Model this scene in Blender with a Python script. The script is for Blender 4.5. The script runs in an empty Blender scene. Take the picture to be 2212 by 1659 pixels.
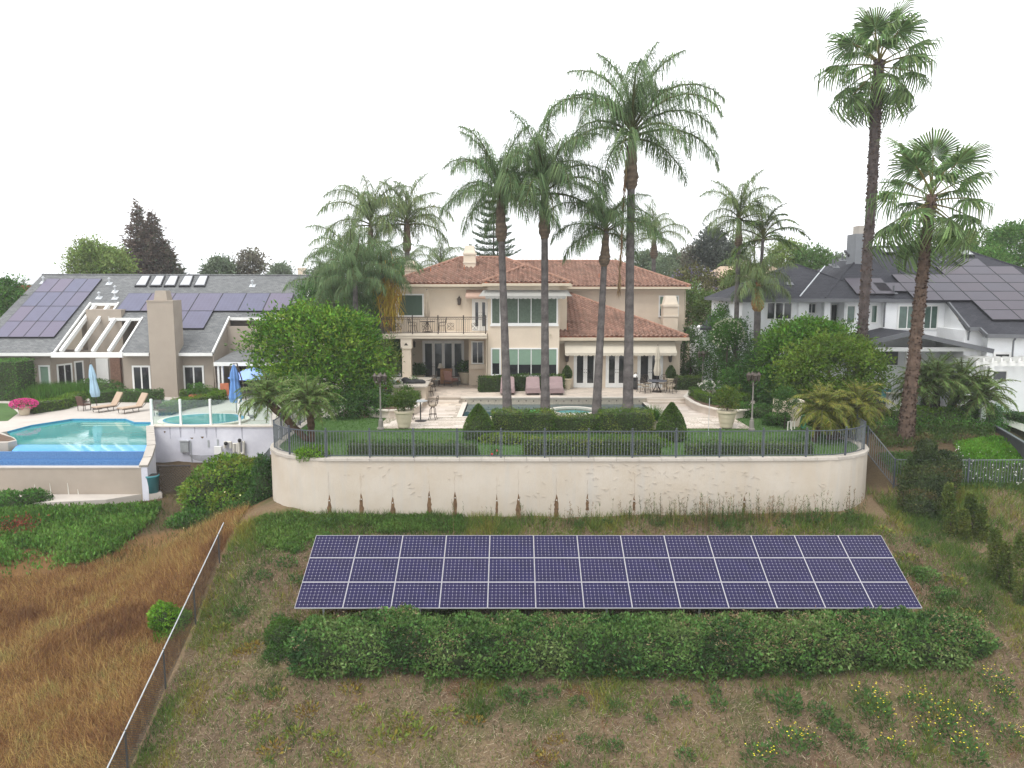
import bpy, bmesh, math, random
import numpy as np
from mathutils import Vector, Matrix
rad = math.radians
SC = bpy.context.scene
COL = SC.collection
random.seed(7); RNG = np.random.default_rng(7)

# ---------------------------------------------------------------- camera, sky, sun, exposure
F_PX, CX, CY = 1660.0, 1106.0, 829.5            # focal length and centre in a 2212 x 1659 frame
PITCH = math.atan((CY - 620.0) / F_PX)
CAMZ = 7.0
cam_d = bpy.data.cameras.new('camera'); cam = bpy.data.objects.new('camera', cam_d); COL.objects.link(cam)
cam_d.sensor_width = 36.0; cam_d.lens = F_PX / 2212.0 * 36.0; cam_d.clip_end = 4000; cam_d.clip_start = .5
cam.location = (0, 0, CAMZ); cam.rotation_euler = (rad(90) - PITCH, 0, 0)
SC.camera = cam
SUN_EL, SUN_ROT = 62.0, 215.0
w = bpy.data.worlds.new('World'); SC.world = w; w.use_nodes = True
nt = w.node_tree; nt.nodes.clear()
wo = nt.nodes.new('ShaderNodeOutputWorld'); bg = nt.nodes.new('ShaderNodeBackground')
sk = nt.nodes.new('ShaderNodeTexSky'); sk.sky_type = 'NISHITA'; sk.sun_disc = False
sk.sun_elevation = rad(SUN_EL); sk.sun_rotation = rad(SUN_ROT); sk.dust_density = 4; sk.air_density = 1.0
hs = nt.nodes.new('ShaderNodeHueSaturation'); hs.inputs['Saturation'].default_value = .12
mx = nt.nodes.new('ShaderNodeMix'); mx.data_type = 'RGBA'; mx.inputs[0].default_value = .82
mx.inputs[7].default_value = (13.0, 13.25, 13.6, 1)        # the even white cloud deck
nt.links.new(sk.outputs[0], hs.inputs['Color']); nt.links.new(hs.outputs[0], mx.inputs[6])
nt.links.new(mx.outputs[2], bg.inputs['Color']); bg.inputs['Strength'].default_value = .10
nt.links.new(bg.outputs[0], wo.inputs[0])
sun_d = bpy.data.lights.new('sun', 'SUN'); sun_d.energy = 1.5; sun_d.angle = rad(25); sun_d.color = (1, .96, .9)
sun = bpy.data.objects.new('sun', sun_d); COL.objects.link(sun)
sun.rotation_euler = Vector((math.sin(rad(SUN_ROT)) * math.cos(rad(SUN_EL)), math.cos(rad(SUN_ROT)) * math.cos(rad(SUN_EL)), math.sin(rad(SUN_EL)))).to_track_quat('Z', 'Y').to_euler()
vs = SC.view_settings; vs.view_transform = 'Standard'; vs.look = 'None'; vs.exposure = .6; vs.gamma = 1; vs.use_curve_mapping = False
SC.cycles.max_bounces = 6; SC.cycles.diffuse_bounces = 3; SC.cycles.transparent_max_bounces = 8
SC.cycles.use_denoising = True

# ---------------------------------------------------------------- pixel -> place
cp, sp = math.cos(PITCH), math.sin(PITCH)
def ray(px, py):
    x = (px - CX) / F_PX; yu = -(py - CY) / F_PX
    return Vector((x, cp + yu * sp, -sp + yu * cp))
def DY(px, py, Y):
    r = ray(px, py); t = Y / r.y
    return Vector((r.x * t, Y, CAMZ + r.z * t))
def DZ(px, py, Z=0.0):
    r = ray(px, py); t = (Z - CAMZ) / r.z
    return Vector((r.x * t, r.y * t, Z))
def DS(px, py, z0, y0, k):          # the sloping plane Z = z0 + k (Y - y0)
    r = ray(px, py); t = (z0 - k * y0 - CAMZ) / (r.z - k * r.y)
    return Vector((r.x * t, r.y * t, CAMZ + r.z * t))
_ZO = {1: (0, 450, 3.16), 2: (0, 850, 3.16), 3: (650, 450, 3.687), 4: (1150, 550, 3.687), 5: (850, 850, 4.0218), 6: (1350, 850, 3.687), 7: (1700, 500, 2.765), 8: (1900, 900, 3.687)}
def zc(k, x, y):
    ox, oy, s = _ZO[k]
    return ((ox + x / s) / 1.13018, (oy + y / s) / 1.13018)

# ---------------------------------------------------------------- objects
BASE = {}
def tag(o, label=None, cat=None, group=None, kind=None):
    if label: o['label'] = label
    if cat: o['category'] = cat
    if group: o['group'] = group
    if kind: o['kind'] = kind
    return o
def E(name, loc, label=None, cat=None, group=None):
    o = bpy.data.objects.new(name, None); COL.objects.link(o); o.location = loc; o.empty_display_size = .2
    BASE[o.name] = Vector(loc)
    return tag(o, label, cat, group)
def link(name, me, parent=None):
    o = bpy.data.objects.new(name, me); COL.objects.link(o)
    if parent is not None:
        o.parent = parent; BASE[o.name] = BASE[parent.name]
    else: BASE[o.name] = Vector((0, 0, 0))
    return o
def np_mesh(name, V, F, mat, parent=None, cols=None, smooth=False):
    V = np.asarray(V, dtype=np.float64)
    if parent is not None: V = V - np.array(BASE[parent.name])
    F = np.asarray(F, dtype=np.int32); k = F.shape[1]
    me = bpy.data.meshes.new(name)
    me.vertices.add(len(V)); me.vertices.foreach_set('co', V.astype(np.float32).ravel())
    me.loops.add(F.size); me.loops.foreach_set('vertex_index', F.ravel())
    me.polygons.add(len(F)); me.polygons.foreach_set('loop_start', np.arange(len(F), dtype=np.int32) * k)
    try: me.polygons.foreach_set('loop_total', np.full(len(F), k, dtype=np.int32))
    except Exception: pass
    if cols is not None:
        ca = me.color_attributes.new('col', 'FLOAT_COLOR', 'POINT')
        c4 = np.ones((len(V), 4), dtype=np.float32); c4[:, :3] = cols; ca.data.foreach_set('color', c4.ravel())
    me.update(calc_edges=True)
    if smooth: me.polygons.foreach_set('use_smooth', np.ones(len(F), dtype=bool))
    me.materials.append(M[mat] if isinstance(mat, str) else mat)
    return link(name, me, parent)
class MB:
    def __init__(s): s.v = []; s.f = []
    def quad(s, *p):
        i = len(s.v); s.v += [tuple(q) for q in p]; s.f.append(tuple(range(i, i + len(p)))); return s
    def hexa(s, b, t):                 # bottom ring, top ring
        i = len(s.v); n = len(b); s.v += [tuple(q) for q in b] + [tuple(q) for q in t]
        s.f.append(tuple(range(i + n - 1, i - 1, -1))); s.f.append(tuple(range(i + n, i + 2 * n)))
        for k in range(n): s.f.append((i + k, i + (k + 1) % n, i + n + (k + 1) % n, i + n + k))
        return s
    def box(s, x0, y0, z0, x1, y1, z1):
        x0, x1 = min(x0, x1), max(x0, x1); y0, y1 = min(y0, y1), max(y0, y1); z0, z1 = min(z0, z1), max(z0, z1)
        return s.hexa([(x0, y0, z0), (x1, y0, z0), (x1, y1, z0), (x0, y1, z0)], [(x0, y0, z1), (x1, y0, z1), (x1, y1, z1), (x0, y1, z1)])
    def obox(s, c, size, rz=0, tilt=0):
        m = Matrix.Translation(c) @ Matrix.Rotation(rz, 4, 'Z') @ Matrix.Rotation(tilt, 4, 'X'); a, b, d = [q / 2 for q in size]
        P = lambda x, y, z: m @ Vector((x, y, z))
        return s.hexa([P(-a, -b, -d), P(a, -b, -d), P(a, b, -d), P(-a, b, -d)], [P(-a, -b, d), P(a, -b, d), P(a, b, d), P(-a, b, d)])
    def prism(s, poly, z0, z1):
        a = sum(poly[i][0] * poly[(i + 1) % len(poly)][1] - poly[(i + 1) % len(poly)][0] * poly[i][1] for i in range(len(poly)))
        if a < 0: poly = poly[::-1]
        return s.hexa([(p[0], p[1], z0) for p in poly], [(p[0], p[1], z1) for p in poly])
    def sheet(s, pts, off):            # a flat polygon given thickness by the vector off
        off = Vector(off); return s.hexa([Vector(p) + off for p in pts], [Vector(p) for p in pts])
    def tube(s, pts, r, n=6, cap=True):
        pts = [Vector(p) for p in pts]; rs = r if isinstance(r, (list, tuple)) else [r] * len(pts)
        i0 = len(s.v); px = None
        for k, p in enumerate(pts):
            d = (pts[min(k + 1, len(pts) - 1)] - pts[max(k - 1, 0)]).normalized()
            if px is None: px = d.cross(Vector((0, 0, 1)) if abs(d.z) < .9 else Vector((1, 0, 0))).normalized()
            else: px = (px - d * px.dot(d)).normalized()
            py = d.cross(px)
            for j in range(n):
                a = 2 * math.pi * j / n; s.v.append(tuple(p + (px * math.cos(a) + py * math.sin(a)) * rs[k]))
        for k in range(len(pts) - 1):
            for j in range(n):
                a = i0 + k * n + j; b = i0 + k * n + (j + 1) % n; s.f.append((a, b, b + n, a + n))
        if cap:
            s.f.append(tuple(range(i0 + n - 1, i0 - 1, -1))); e = i0 + (len(pts) - 1) * n; s.f.append(tuple(range(e, e + n)))
        return s
    def bar(s, a, b, wd=.04, h=None):
        a = Vector(a); b = Vector(b); d = (b - a); L = d.length; d.normalize(); h = h or wd
        x = d.cross(Vector((0, 0, 1)) if abs(d.z) < .95 else Vector((0, 1, 0))).normalized(); y = x.cross(d)
        q = [(-wd / 2, -h / 2), (wd / 2, -h / 2), (wd / 2, h / 2), (-wd / 2, h / 2)]
        return s.hexa([a + x * u + y * v for u, v in q], [b + x * u + y * v for u, v in q])
    def lathe(s, prof, c=(0, 0, 0), n=12, sx=1, sy=1):
        c = Vector(c); i0 = len(s.v)
        for r, z in prof:
            for j in range(n):
                a = 2 * math.pi * j / n; s.v.append((c.x + r * sx * math.cos(a), c.y + r * sy * math.sin(a), c.z + z))
        for k in range(len(prof) - 1):
            for j in range(n):
                a = i0 + k * n + j; b = i0 + k * n + (j + 1) % n; s.f.append((a, b, b + n, a + n))
        s.f.append(tuple(range(i0 + n - 1, i0 - 1, -1))); e = i0 + (len(prof) - 1) * n; s.f.append(tuple(range(e, e + n)))
        return s
    def ball(s, c, r, n=10, sz=1):
        return s.lathe([(max(1e-3, r * math.cos(t)), r * sz * math.sin(t)) for t in np.linspace(-1.57, 1.57, n // 2 + 2)], c, n)
    def ob(s, name, mat, parent=None, smooth=False):
        b = BASE[parent.name] if parent is not None else Vector((0, 0, 0))
        me = bpy.data.meshes.new(name); me.from_pydata([(x - b.x, y - b.y, z - b.z) for x, y, z in s.v], [], s.f); me.update()
        me.materials.append(M[mat] if isinstance(mat, str) else mat)
        if smooth:
            me.polygons.foreach_set('use_smooth', np.ones(len(me.polygons), dtype=bool))
        return link(name, me, parent)
def dup(o, parent=None, loc=None, rot=None, scale=None):
    c = o.copy(); COL.objects.link(c); BASE[c.name] = Vector((0, 0, 0))
    if parent is not None: c.parent = parent
    if loc is not None: c.location = loc
    if rot is not None: c.rotation_euler = rot if hasattr(rot, '__len__') else (0, 0, rot)
    if scale is not None: c.scale = scale if hasattr(scale, '__len__') else (scale,) * 3
    for ch in o.children: dup(ch, c)
    return c
def place(proto, used, loc, rz=0, label=None, scale=None):      # the first time moves the prototype itself, then copies it
    if proto.name not in used: used.add(proto.name); c = proto; c.location = loc; c.rotation_euler = (0, 0, rz)
    else: c = dup(proto, None, loc, rz)
    if scale: c.scale = (scale,) * 3
    if label: c['label'] = label
    return c
USED = set()
def shared(name, src, parent, loc=(0, 0, 0), rot=(0, 0, 0), scale=(1, 1, 1)):   # a part that shares mesh data; loc is a place in the world
    o = bpy.data.objects.new(name, src.data if hasattr(src, 'data') else src); COL.objects.link(o)
    o.parent = parent; o.location = Vector(loc) - BASE[parent.name]; o.rotation_euler = rot; o.scale = scale
    BASE[o.name] = BASE[parent.name]
    return o
def mesh_of(mb, name, mat):
    me = bpy.data.meshes.new(name); me.from_pydata([tuple(q) for q in mb.v], [], mb.f); me.update(); me.materials.append(M[mat]); return me

# ---------------------------------------------------------------- materials
M = {}
def nodes(name):
    m = bpy.data.materials.new(name); m.use_nodes = True; M[name] = m
    t = m.node_tree; t.nodes.clear()
    o = t.nodes.new('ShaderNodeOutputMaterial'); b = t.nodes.new('ShaderNodeBsdfPrincipled'); t.links.new(b.outputs[0], o.inputs[0])
    return m, t, b, o
def NN(t, kind, **kw):
    n = t.nodes.new(kind)
    for k, v in kw.items(): setattr(n, k, v)
    return n
def math_(t, op, a, b=None, clamp=False):
    n = t.nodes.new('ShaderNodeMath'); n.operation = op; n.use_clamp = clamp
    for i, q in enumerate((a, b)):
        if q is None: continue
        if isinstance(q, (int, float)): n.inputs[i].default_value = q
        else: t.links.new(q, n.inputs[i])
    return n.outputs[0]
def mixc(t, fac, a, b, mode='MIX'):
    n = t.nodes.new('ShaderNodeMix'); n.data_type = 'RGBA'; n.blend_type = mode
    for i, q in ((0, fac), (6, a), (7, b)):
        if isinstance(q, (int, float)): n.inputs[i].default_value = q
        elif isinstance(q, tuple): n.inputs[i].default_value = (*q[:3], 1)
        else: t.links.new(q, n.inputs[i])
    return n.outputs[2]
def noise(t, vec, scale, detail=4, rough=.6, dist=0):
    n = t.nodes.new('ShaderNodeTexNoise'); n.inputs['Scale'].default_value = scale; n.inputs['Detail'].default_value = detail
    n.inputs['Roughness'].default_value = rough; n.inputs['Distortion'].default_value = dist
    if vec is not None: t.links.new(vec, n.inputs['Vector'])
    return n.outputs['Fac']
def ramp(t, fac, lo, hi):
    n = t.nodes.new('ShaderNodeMapRange'); n.inputs[1].default_value = lo; n.inputs[2].default_value = hi; t.links.new(fac, n.inputs[0]); return n.outputs[0]
def mapping(t, vec, scale):
    n = t.nodes.new('ShaderNodeMapping'); n.inputs['Scale'].default_value = scale; t.links.new(vec, n.inputs[0]); return n.outputs[0]
def pm(name, col, rough=.8, var=.12, scale=2.5, bump=0, bscale=40, metal=0, spec=.4, col2=None, trans=0):
    m, t, b, o = nodes(name); tc = NN(t, 'ShaderNodeTexCoord').outputs['Object']
    g = NN(t, 'ShaderNodeNewGeometry').outputs['Position']
    f = ramp(t, noise(t, g, scale, 5), .3, .7)
    c2 = col2 if col2 else tuple(min(1, c * (1 + var)) for c in col); c1 = tuple(c * (1 - var) for c in col) if not col2 else col
    t.links.new(mixc(t, f, c1, c2), b.inputs['Base Color'])
    b.inputs['Roughness'].default_value = rough; b.inputs['Metallic'].default_value = metal; b.inputs['Specular IOR Level'].default_value = spec
    if bump:
        bn = NN(t, 'ShaderNodeBump'); bn.inputs['Strength'].default_value = bump; bn.inputs['Distance'].default_value = .03
        t.links.new(noise(t, g, bscale, 4), bn.inputs['Height']); t.links.new(bn.outputs[0], b.inputs['Normal'])
    return m
def veg_mat(name, trans=.30, rough=.55, spec=.2, jit=.35, gain=1.0):
    m, t, b, o = nodes(name)
    at = NN(t, 'ShaderNodeAttribute', attribute_name='col'); ri = NN(t, 'ShaderNodeNewGeometry').outputs['Random Per Island']
    h = NN(t, 'ShaderNodeHueSaturation'); t.links.new(at.outputs['Color'], h.inputs['Color'])
    t.links.new(math_(t, 'ADD', math_(t, 'MULTIPLY', ri, jit * 2 * gain), (1 - jit) * gain), h.inputs['Value'])
    t.links.new(math_(t, 'ADD', math_(t, 'MULTIPLY', ri, .04), .48), h.inputs['Hue'])
    t.links.new(h.outputs[0], b.inputs['Base Color']); b.inputs['Roughness'].default_value = rough; b.inputs['Specular IOR Level'].default_value = spec
    tr = NN(t, 'ShaderNodeBsdfTranslucent'); t.links.new(h.outputs[0], tr.inputs[0])
    ms = NN(t, 'ShaderNodeMixShader'); ms.inputs[0].default_value = trans
    t.links.new(b.outputs[0], ms.inputs[1]); t.links.new(tr.outputs[0], ms.inputs[2]); t.links.new(ms.outputs[0], o.inputs[0])
    return m
veg_mat('leaf', gain=1.28); veg_mat('blade', trans=.2, rough=.8, spec=.08, jit=.35); veg_mat('petal', trans=.2, jit=.1, spec=.1)
def attr_mat(name, rough=.85, jit=.15, spec=.25, bump=0, bscale=30):
    m, t, b, o = nodes(name)
    at = NN(t, 'ShaderNodeAttribute', attribute_name='col'); g = NN(t, 'ShaderNodeNewGeometry').outputs['Position']
    f = ramp(t, noise(t, g, 9, 4), .25, .75)
    t.links.new(mixc(t, f, mixc(t, 1.0, at.outputs['Color'], (1 - jit,) * 3, 'MULTIPLY'), at.outputs['Color']), b.inputs['Base Color'])
    b.inputs['Roughness'].default_value = rough; b.inputs['Specular IOR Level'].default_value = spec
    if bump:
        bn = NN(t, 'ShaderNodeBump'); bn.inputs['Strength'].default_value = bump; bn.inputs['Distance'].default_value = .02
        t.links.new(noise(t, g, bscale, 4), bn.inputs['Height']); t.links.new(bn.outputs[0], b.inputs['Normal'])
    return m
attr_mat('tile', bump=.4, jit=.3); attr_mat('paver', rough=.6, jit=.1); attr_mat('bark', rough=.95, jit=.45, bump=.8, bscale=25)
pm('stucco', (.64, .545, .435), .9, .07, .7, .25, 60); pm('stucco_trim', (.66, .58, .475), .85, .04, 1.5)
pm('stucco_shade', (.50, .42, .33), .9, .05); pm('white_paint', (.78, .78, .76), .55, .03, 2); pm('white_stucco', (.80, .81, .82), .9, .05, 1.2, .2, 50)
pm('taupe', (.335, .285, .235), .92, .06, 1.0, .25, 60); pm('taupe_trim', (.70, .70, .68), .6, .05)
pm('gutter', (.55, .47, .36), .5, .04); pm('iron', (.035, .03, .028), .55, .2, 8, spec=.4); pm('grey_iron', (.065, .075, .092), .5, .15, 6)
pm('grey_iron_pale', (.125, .138, .145), .55, .15, 6)
pm('galv', (.42, .44, .45), .45, .15, 6, metal=.3); pm('dark_metal', (.05, .05, .05), .5, .2); pm('bronze', (.06, .045, .035), .5, .2, 8)
pm('cushion', (.36, .30, .23), .95, .1); pm('cover_pink', (.285, .205, .205), .85, .08, 3, .3, 12); pm('canvas_cream', (.50, .455, .375), .9, .05)
pm('canvas_grey', (.31, .305, .285), .9, .05); pm('canvas_brown', (.42, .29, .23), .9, .06); pm('terra', (.42, .14, .07), .85, .15)
pm('pot', (.53, .46, .34), .8, .08, 4, .15, 20); pm('wood_brown', (.25, .12, .05), .6, .2, 6); pm('wood_gate', (.20, .115, .08), .8, .25, 8); pm('wicker', (.10, .055, .04), .7, .2, 20)
pm('black_cloth', (.02, .02, .022), .7, .2); pm('stone_counter', (.52, .47, .41), .4, .12, 5); pm('soil', (.12, .075, .05), 1, .3, 4, .6, 20)
pm('grey_stucco', (.20, .21, .225), .9, .06); pm('grey_trim', (.12, .125, .135), .7, .08); pm('concrete', (.40, .365, .325), .9, .1, 1.2, .2, 30)
pm('concrete_path', (.44, .40, .36), .9, .08, 1.0); pm('blue_cloth', (.12, .24, .50), .9, .06); pm('blue_cloth_pale', (.33, .47, .58), .9, .06)
pm('blue_open', (.27, .40, .84), .9, .03); pm('tan_cloth', (.40, .30, .22), .9, .05); pm('pipe_white', (.62, .60, .54), .5, .05); pm('bin_teal', (.05, .22, .25), .5, .1)
pm('lattice', (.035, .028, .026), .8, .2); pm('ceramic', (.05, .17, .07), .4, .1); pm('yellow', (.6, .55, .05), .5, .05); pm('red', (.5, .02, .03), .5, .05); pm('purple', (.09, .05, .45), .5, .05)
pm('brick_red', (.33, .09, .06), .9, .15); pm('roof_tan', (.40, .30, .22), .9, .12, 3); pm('lamp_glass', (.42, .42, .40), .25, .05); pm('hose', (.02, .16, .09), .5, .1)
pm('dark_board', (.075, .075, .085), .7, .15, 5); pm('interior', (.035, .03, .027), .9, .3); pm('curtain', (.22, .24, .22), .9, .2, 6)
pm('shade_green', (.055, .095, .065), .6, .06, 6); pm('blind_green', (.19, .29, .215), .7, .05, 5); pm('curtain_green', (.10, .135, .10), .8, .2, 7)
pm('white_weathered', (.55, .55, .62), .9, .12, .9, .2, 30, col2=(.70, .70, .76)); pm('lavender_bowl', (.5, .2, .26), .7, .2)
def glass_mat(name, col, rough=.08, spec=.6):
    m = pm(name, col, rough, .35, 1.4, spec=spec); return m
glass_mat('glass_dark', (.02, .022, .024)); glass_mat('glass_grey', (.05, .06, .065)); glass_mat('glass_green', (.06, .11, .085))
pm('skylight_pane', (.42, .43, .45), .15, .1); pm('vent_metal', (.5, .52, .54), .4, .1, metal=.2)
def clear_glass():
    m, t, b, o = nodes('glass_clear'); tr = NN(t, 'ShaderNodeBsdfTransparent'); tr.inputs[0].default_value = (.88, .95, .93, 1)
    gl = NN(t, 'ShaderNodeBsdfGlossy'); gl.inputs['Roughness'].default_value = .02; gl.inputs[0].default_value = (.8, .9, .9, 1)
    ms = NN(t, 'ShaderNodeMixShader'); ms.inputs[0].default_value = .05
    t.links.new(tr.outputs[0], ms.inputs[1]); t.links.new(gl.outputs[0], ms.inputs[2]); t.links.new(ms.outputs[0], o.inputs[0])
clear_glass()
def water_mat(name, col, col2, bump=.05, scale=1.3):
    m, t, b, o = nodes(name); g = NN(t, 'ShaderNodeNewGeometry').outputs['Position']
    t.links.new(mixc(t, ramp(t, noise(t, g, .35, 2), .3, .7), col, col2), b.inputs['Base Color'])
    b.inputs['Roughness'].default_value = .04; b.inputs['IOR'].default_value = 1.33
    bn = NN(t, 'ShaderNodeBump'); bn.inputs['Strength'].default_value = bump; bn.inputs['Distance'].default_value = .05
    t.links.new(noise(t, g, scale, 3), bn.inputs['Height']); t.links.new(bn.outputs[0], b.inputs['Normal'])
water_mat('water_dark', (.035, .075, .085), (.055, .11, .12)); water_mat('water_teal', (.05, .235, .235), (.075, .30, .29)); water_mat('water_ledge', (.13, .42, .85), (.15, .47, .90), .02)
water_mat('water_spa', (.10, .33, .33), (.14, .40, .40)); water_mat('water_pale', (.36, .38, .42), (.42, .43, .47))
def shingle(name, c1, c2, rows=7.0, wd=3.2):
    m, t, b, o = nodes(name); g = NN(t, 'ShaderNodeNewGeometry').outputs['Position']
    bt = NN(t, 'ShaderNodeTexBrick'); t.links.new(g, bt.inputs['Vector'])
    sx = NN(t, 'ShaderNodeSeparateXYZ'); t.links.new(g, sx.inputs[0]); cx = NN(t, 'ShaderNodeCombineXYZ')
    t.links.new(sx.outputs[0], cx.inputs[0]); t.links.new(math_(t, 'ADD', sx.outputs[1], sx.outputs[2]), cx.inputs[1]); t.links.new(cx.outputs[0], bt.inputs['Vector'])
    bt.inputs['Scale'].default_value = 1; bt.inputs['Brick Width'].default_value = .33; bt.inputs['Row Height'].default_value = .22; bt.inputs['Mortar Size'].default_value = .012
    bt.inputs['Color1'].default_value = (*c1, 1); bt.inputs['Color2'].default_value = (*c2, 1); bt.inputs['Mortar'].default_value = (*[q * .55 for q in c1], 1)
    f = ramp(t, noise(t, g, 6, 5), .3, .7); f2 = ramp(t, noise(t, g, .5, 3), .3, .7)
    c = mixc(t, math_(t, 'MULTIPLY', f, .5), bt.outputs['Color'], c2); c = mixc(t, math_(t, 'MULTIPLY', f2, .3), c, c1)
    t.links.new(c, b.inputs['Base Color']); b.inputs['Roughness'].default_value = .95; b.inputs['Specular IOR Level'].default_value = .2
    bn = NN(t, 'ShaderNodeBump'); bn.inputs['Strength'].default_value = .5; bn.inputs['Distance'].default_value = .03
    t.links.new(bt.outputs['Fac'], bn.inputs['Height']); bn.invert = True; t.links.new(bn.outputs[0], b.inputs['Normal'])
shingle('shingle_grey', (.105, .11, .115), (.20, .205, .205)); shingle('shingle_dark', (.028, .029, .036), (.052, .053, .062))
def cells(name, base, line, nx, ny, W, H, lw=.035, dia=.16, var=.15, rough=.12, jitter=0, spec=.5):
    m, t, b, o = nodes(name); tc = NN(t, 'ShaderNodeTexCoord').outputs['Object']; sx = NN(t, 'ShaderNodeSeparateXYZ'); t.links.new(tc, sx.inputs[0])
    fx = math_(t, 'FRACT', math_(t, 'MULTIPLY', sx.outputs[0], nx / W)); fy = math_(t, 'FRACT', math_(t, 'MULTIPLY', sx.outputs[1], ny / H))
    ax = math_(t, 'ABSOLUTE', math_(t, 'SUBTRACT', fx, .5)); ay = math_(t, 'ABSOLUTE', math_(t, 'SUBTRACT', fy, .5))
    ln = math_(t, 'GREATER_THAN', math_(t, 'MAXIMUM', ax, ay), .5 - lw)
    fac = math_(t, 'MULTIPLY', ln, .26)
    if dia: fac = math_(t, 'MAXIMUM', fac, math_(t, 'GREATER_THAN', math_(t, 'ADD', ax, ay), 1 - dia))
    oi = NN(t, 'ShaderNodeObjectInfo').outputs['Random']; f = ramp(t, noise(t, tc, 1.2, 3), .3, .7)
    bc = mixc(t, f, tuple(q * (1 - var) for q in base), tuple(q * (1 + var) for q in base))
    if jitter: bc = mixc(t, math_(t, 'MULTIPLY', oi, jitter), bc, (base[0] * 1.5, base[1] * 1.1, base[2] * .95))
    t.links.new(mixc(t, fac, bc, line), b.inputs['Base Color']); b.inputs['Roughness'].default_value = rough; b.inputs['Specular IOR Level'].default_value = spec
cells('cells_mono', (.010, .0085, .042), (.50, .48, .56), 12, 8, 1.559, 1.046, .022, .105, .32, .15, .30, .16)
cells('cells_poly', (.075, .078, .135), (.17, .17, .235), 6, 10, 1.6, 2.2, .05, 0, .12, .3, .8)
cells('cells_black', (.036, .032, .048), (.055, .05, .066), 10, 6, 1.7, 1.05, .03, 0, .1, .32, .5, .35)
pm('frame_white', (.46, .45, .48), .4, .03); pm('frame_black', (.02, .02, .025), .4, .1)
def wall_mat():
    m, t, b, o = nodes('retaining'); g = NN(t, 'ShaderNodeNewGeometry').outputs['Position']
    f1 = ramp(t, noise(t, g, .55, 5, .65), .3, .72); c = mixc(t, f1, (.455, .39, .31), (.52, .47, .405))
    st = mapping(t, g, (1.6, 1.6, .16)); f2 = ramp(t, noise(t, st, 1.6, 5, .7), .50, .78); c = mixc(t, math_(t, 'MULTIPLY', f2, .7), c, (.43, .41, .38))
    f3 = ramp(t, noise(t, mapping(t, g, (1, 1, .35)), 3.0, 6, .7), .60, .80); c = mixc(t, math_(t, 'MULTIPLY', f3, .45), c, (.37, .28, .185))
    f5 = ramp(t, noise(t, g, 22, 3), .66, .74); f6 = ramp(t, noise(t, g, 1.4, 2), .5, .62)
    c = mixc(t, math_(t, 'MULTIPLY', math_(t, 'MULTIPLY', f5, f6), .6), c, (.33, .27, .22))
    t.links.new(c, b.inputs['Base Color']); b.inputs['Roughness'].default_value = .95; b.inputs['Specular IOR Level'].default_value = .15
    bn = NN(t, 'ShaderNodeBump'); bn.inputs['Strength'].default_value = .35; bn.inputs['Distance'].default_value = .03
    h = math_(t, 'ADD', noise(t, g, 14, 6, .7), math_(t, 'MULTIPLY', math_(t, 'MULTIPLY', f5, f6), .5)); t.links.new(h, bn.inputs['Height']); t.links.new(bn.outputs[0], b.inputs['Normal'])
wall_mat()
pm('rust', (.085, .05, .028), .95, .4, 7, .8, 18, col2=(.21, .125, .062)); pm('crack', (.38, .31, .25), .95, .2)
pm('pool_tile', (.045, .125, .29), .35, .3, 16, col2=(.09, .215, .42)); pm('pool_rim', (.05, .25, .42), .35, .15, 10); pm('tile_band', (.46, .41, .33), .6, .15, 8)
pm('mosaic_dot', (.12, .09, .09), .6, .2)
def noise2(x, y, s, seed=0):
    x = np.asarray(x) * s + seed * 17.3; y = np.asarray(y) * s + seed * 9.1
    xi = np.floor(x).astype(np.int64); yi = np.floor(y).astype(np.int64); fx = x - xi; fy = y - yi; fx = fx * fx * (3 - 2 * fx); fy = fy * fy * (3 - 2 * fy)
    def h(a, b):
        n = (a * 374761393 + b * 668265263 + seed * 1442695041) & 0x7fffffff
        n = ((n ^ (n >> 13)) * 1274126177) & 0x7fffffff
        return ((n ^ (n >> 16)) & 0xffff) / 65535.0
    return (h(xi, yi) * (1 - fx) + h(xi + 1, yi) * fx) * (1 - fy) + (h(xi, yi + 1) * (1 - fx) + h(xi + 1, yi + 1) * fx) * fy
def fbm(x, y, s, seed=0):
    return noise2(x, y, s, seed) * .5 + noise2(x, y, s * 2.1, seed + 1) * .3 + noise2(x, y, s * 4.3, seed + 2) * .2
def nrm(a): return a / (np.linalg.norm(a, axis=1, keepdims=True) + 1e-9)
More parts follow.
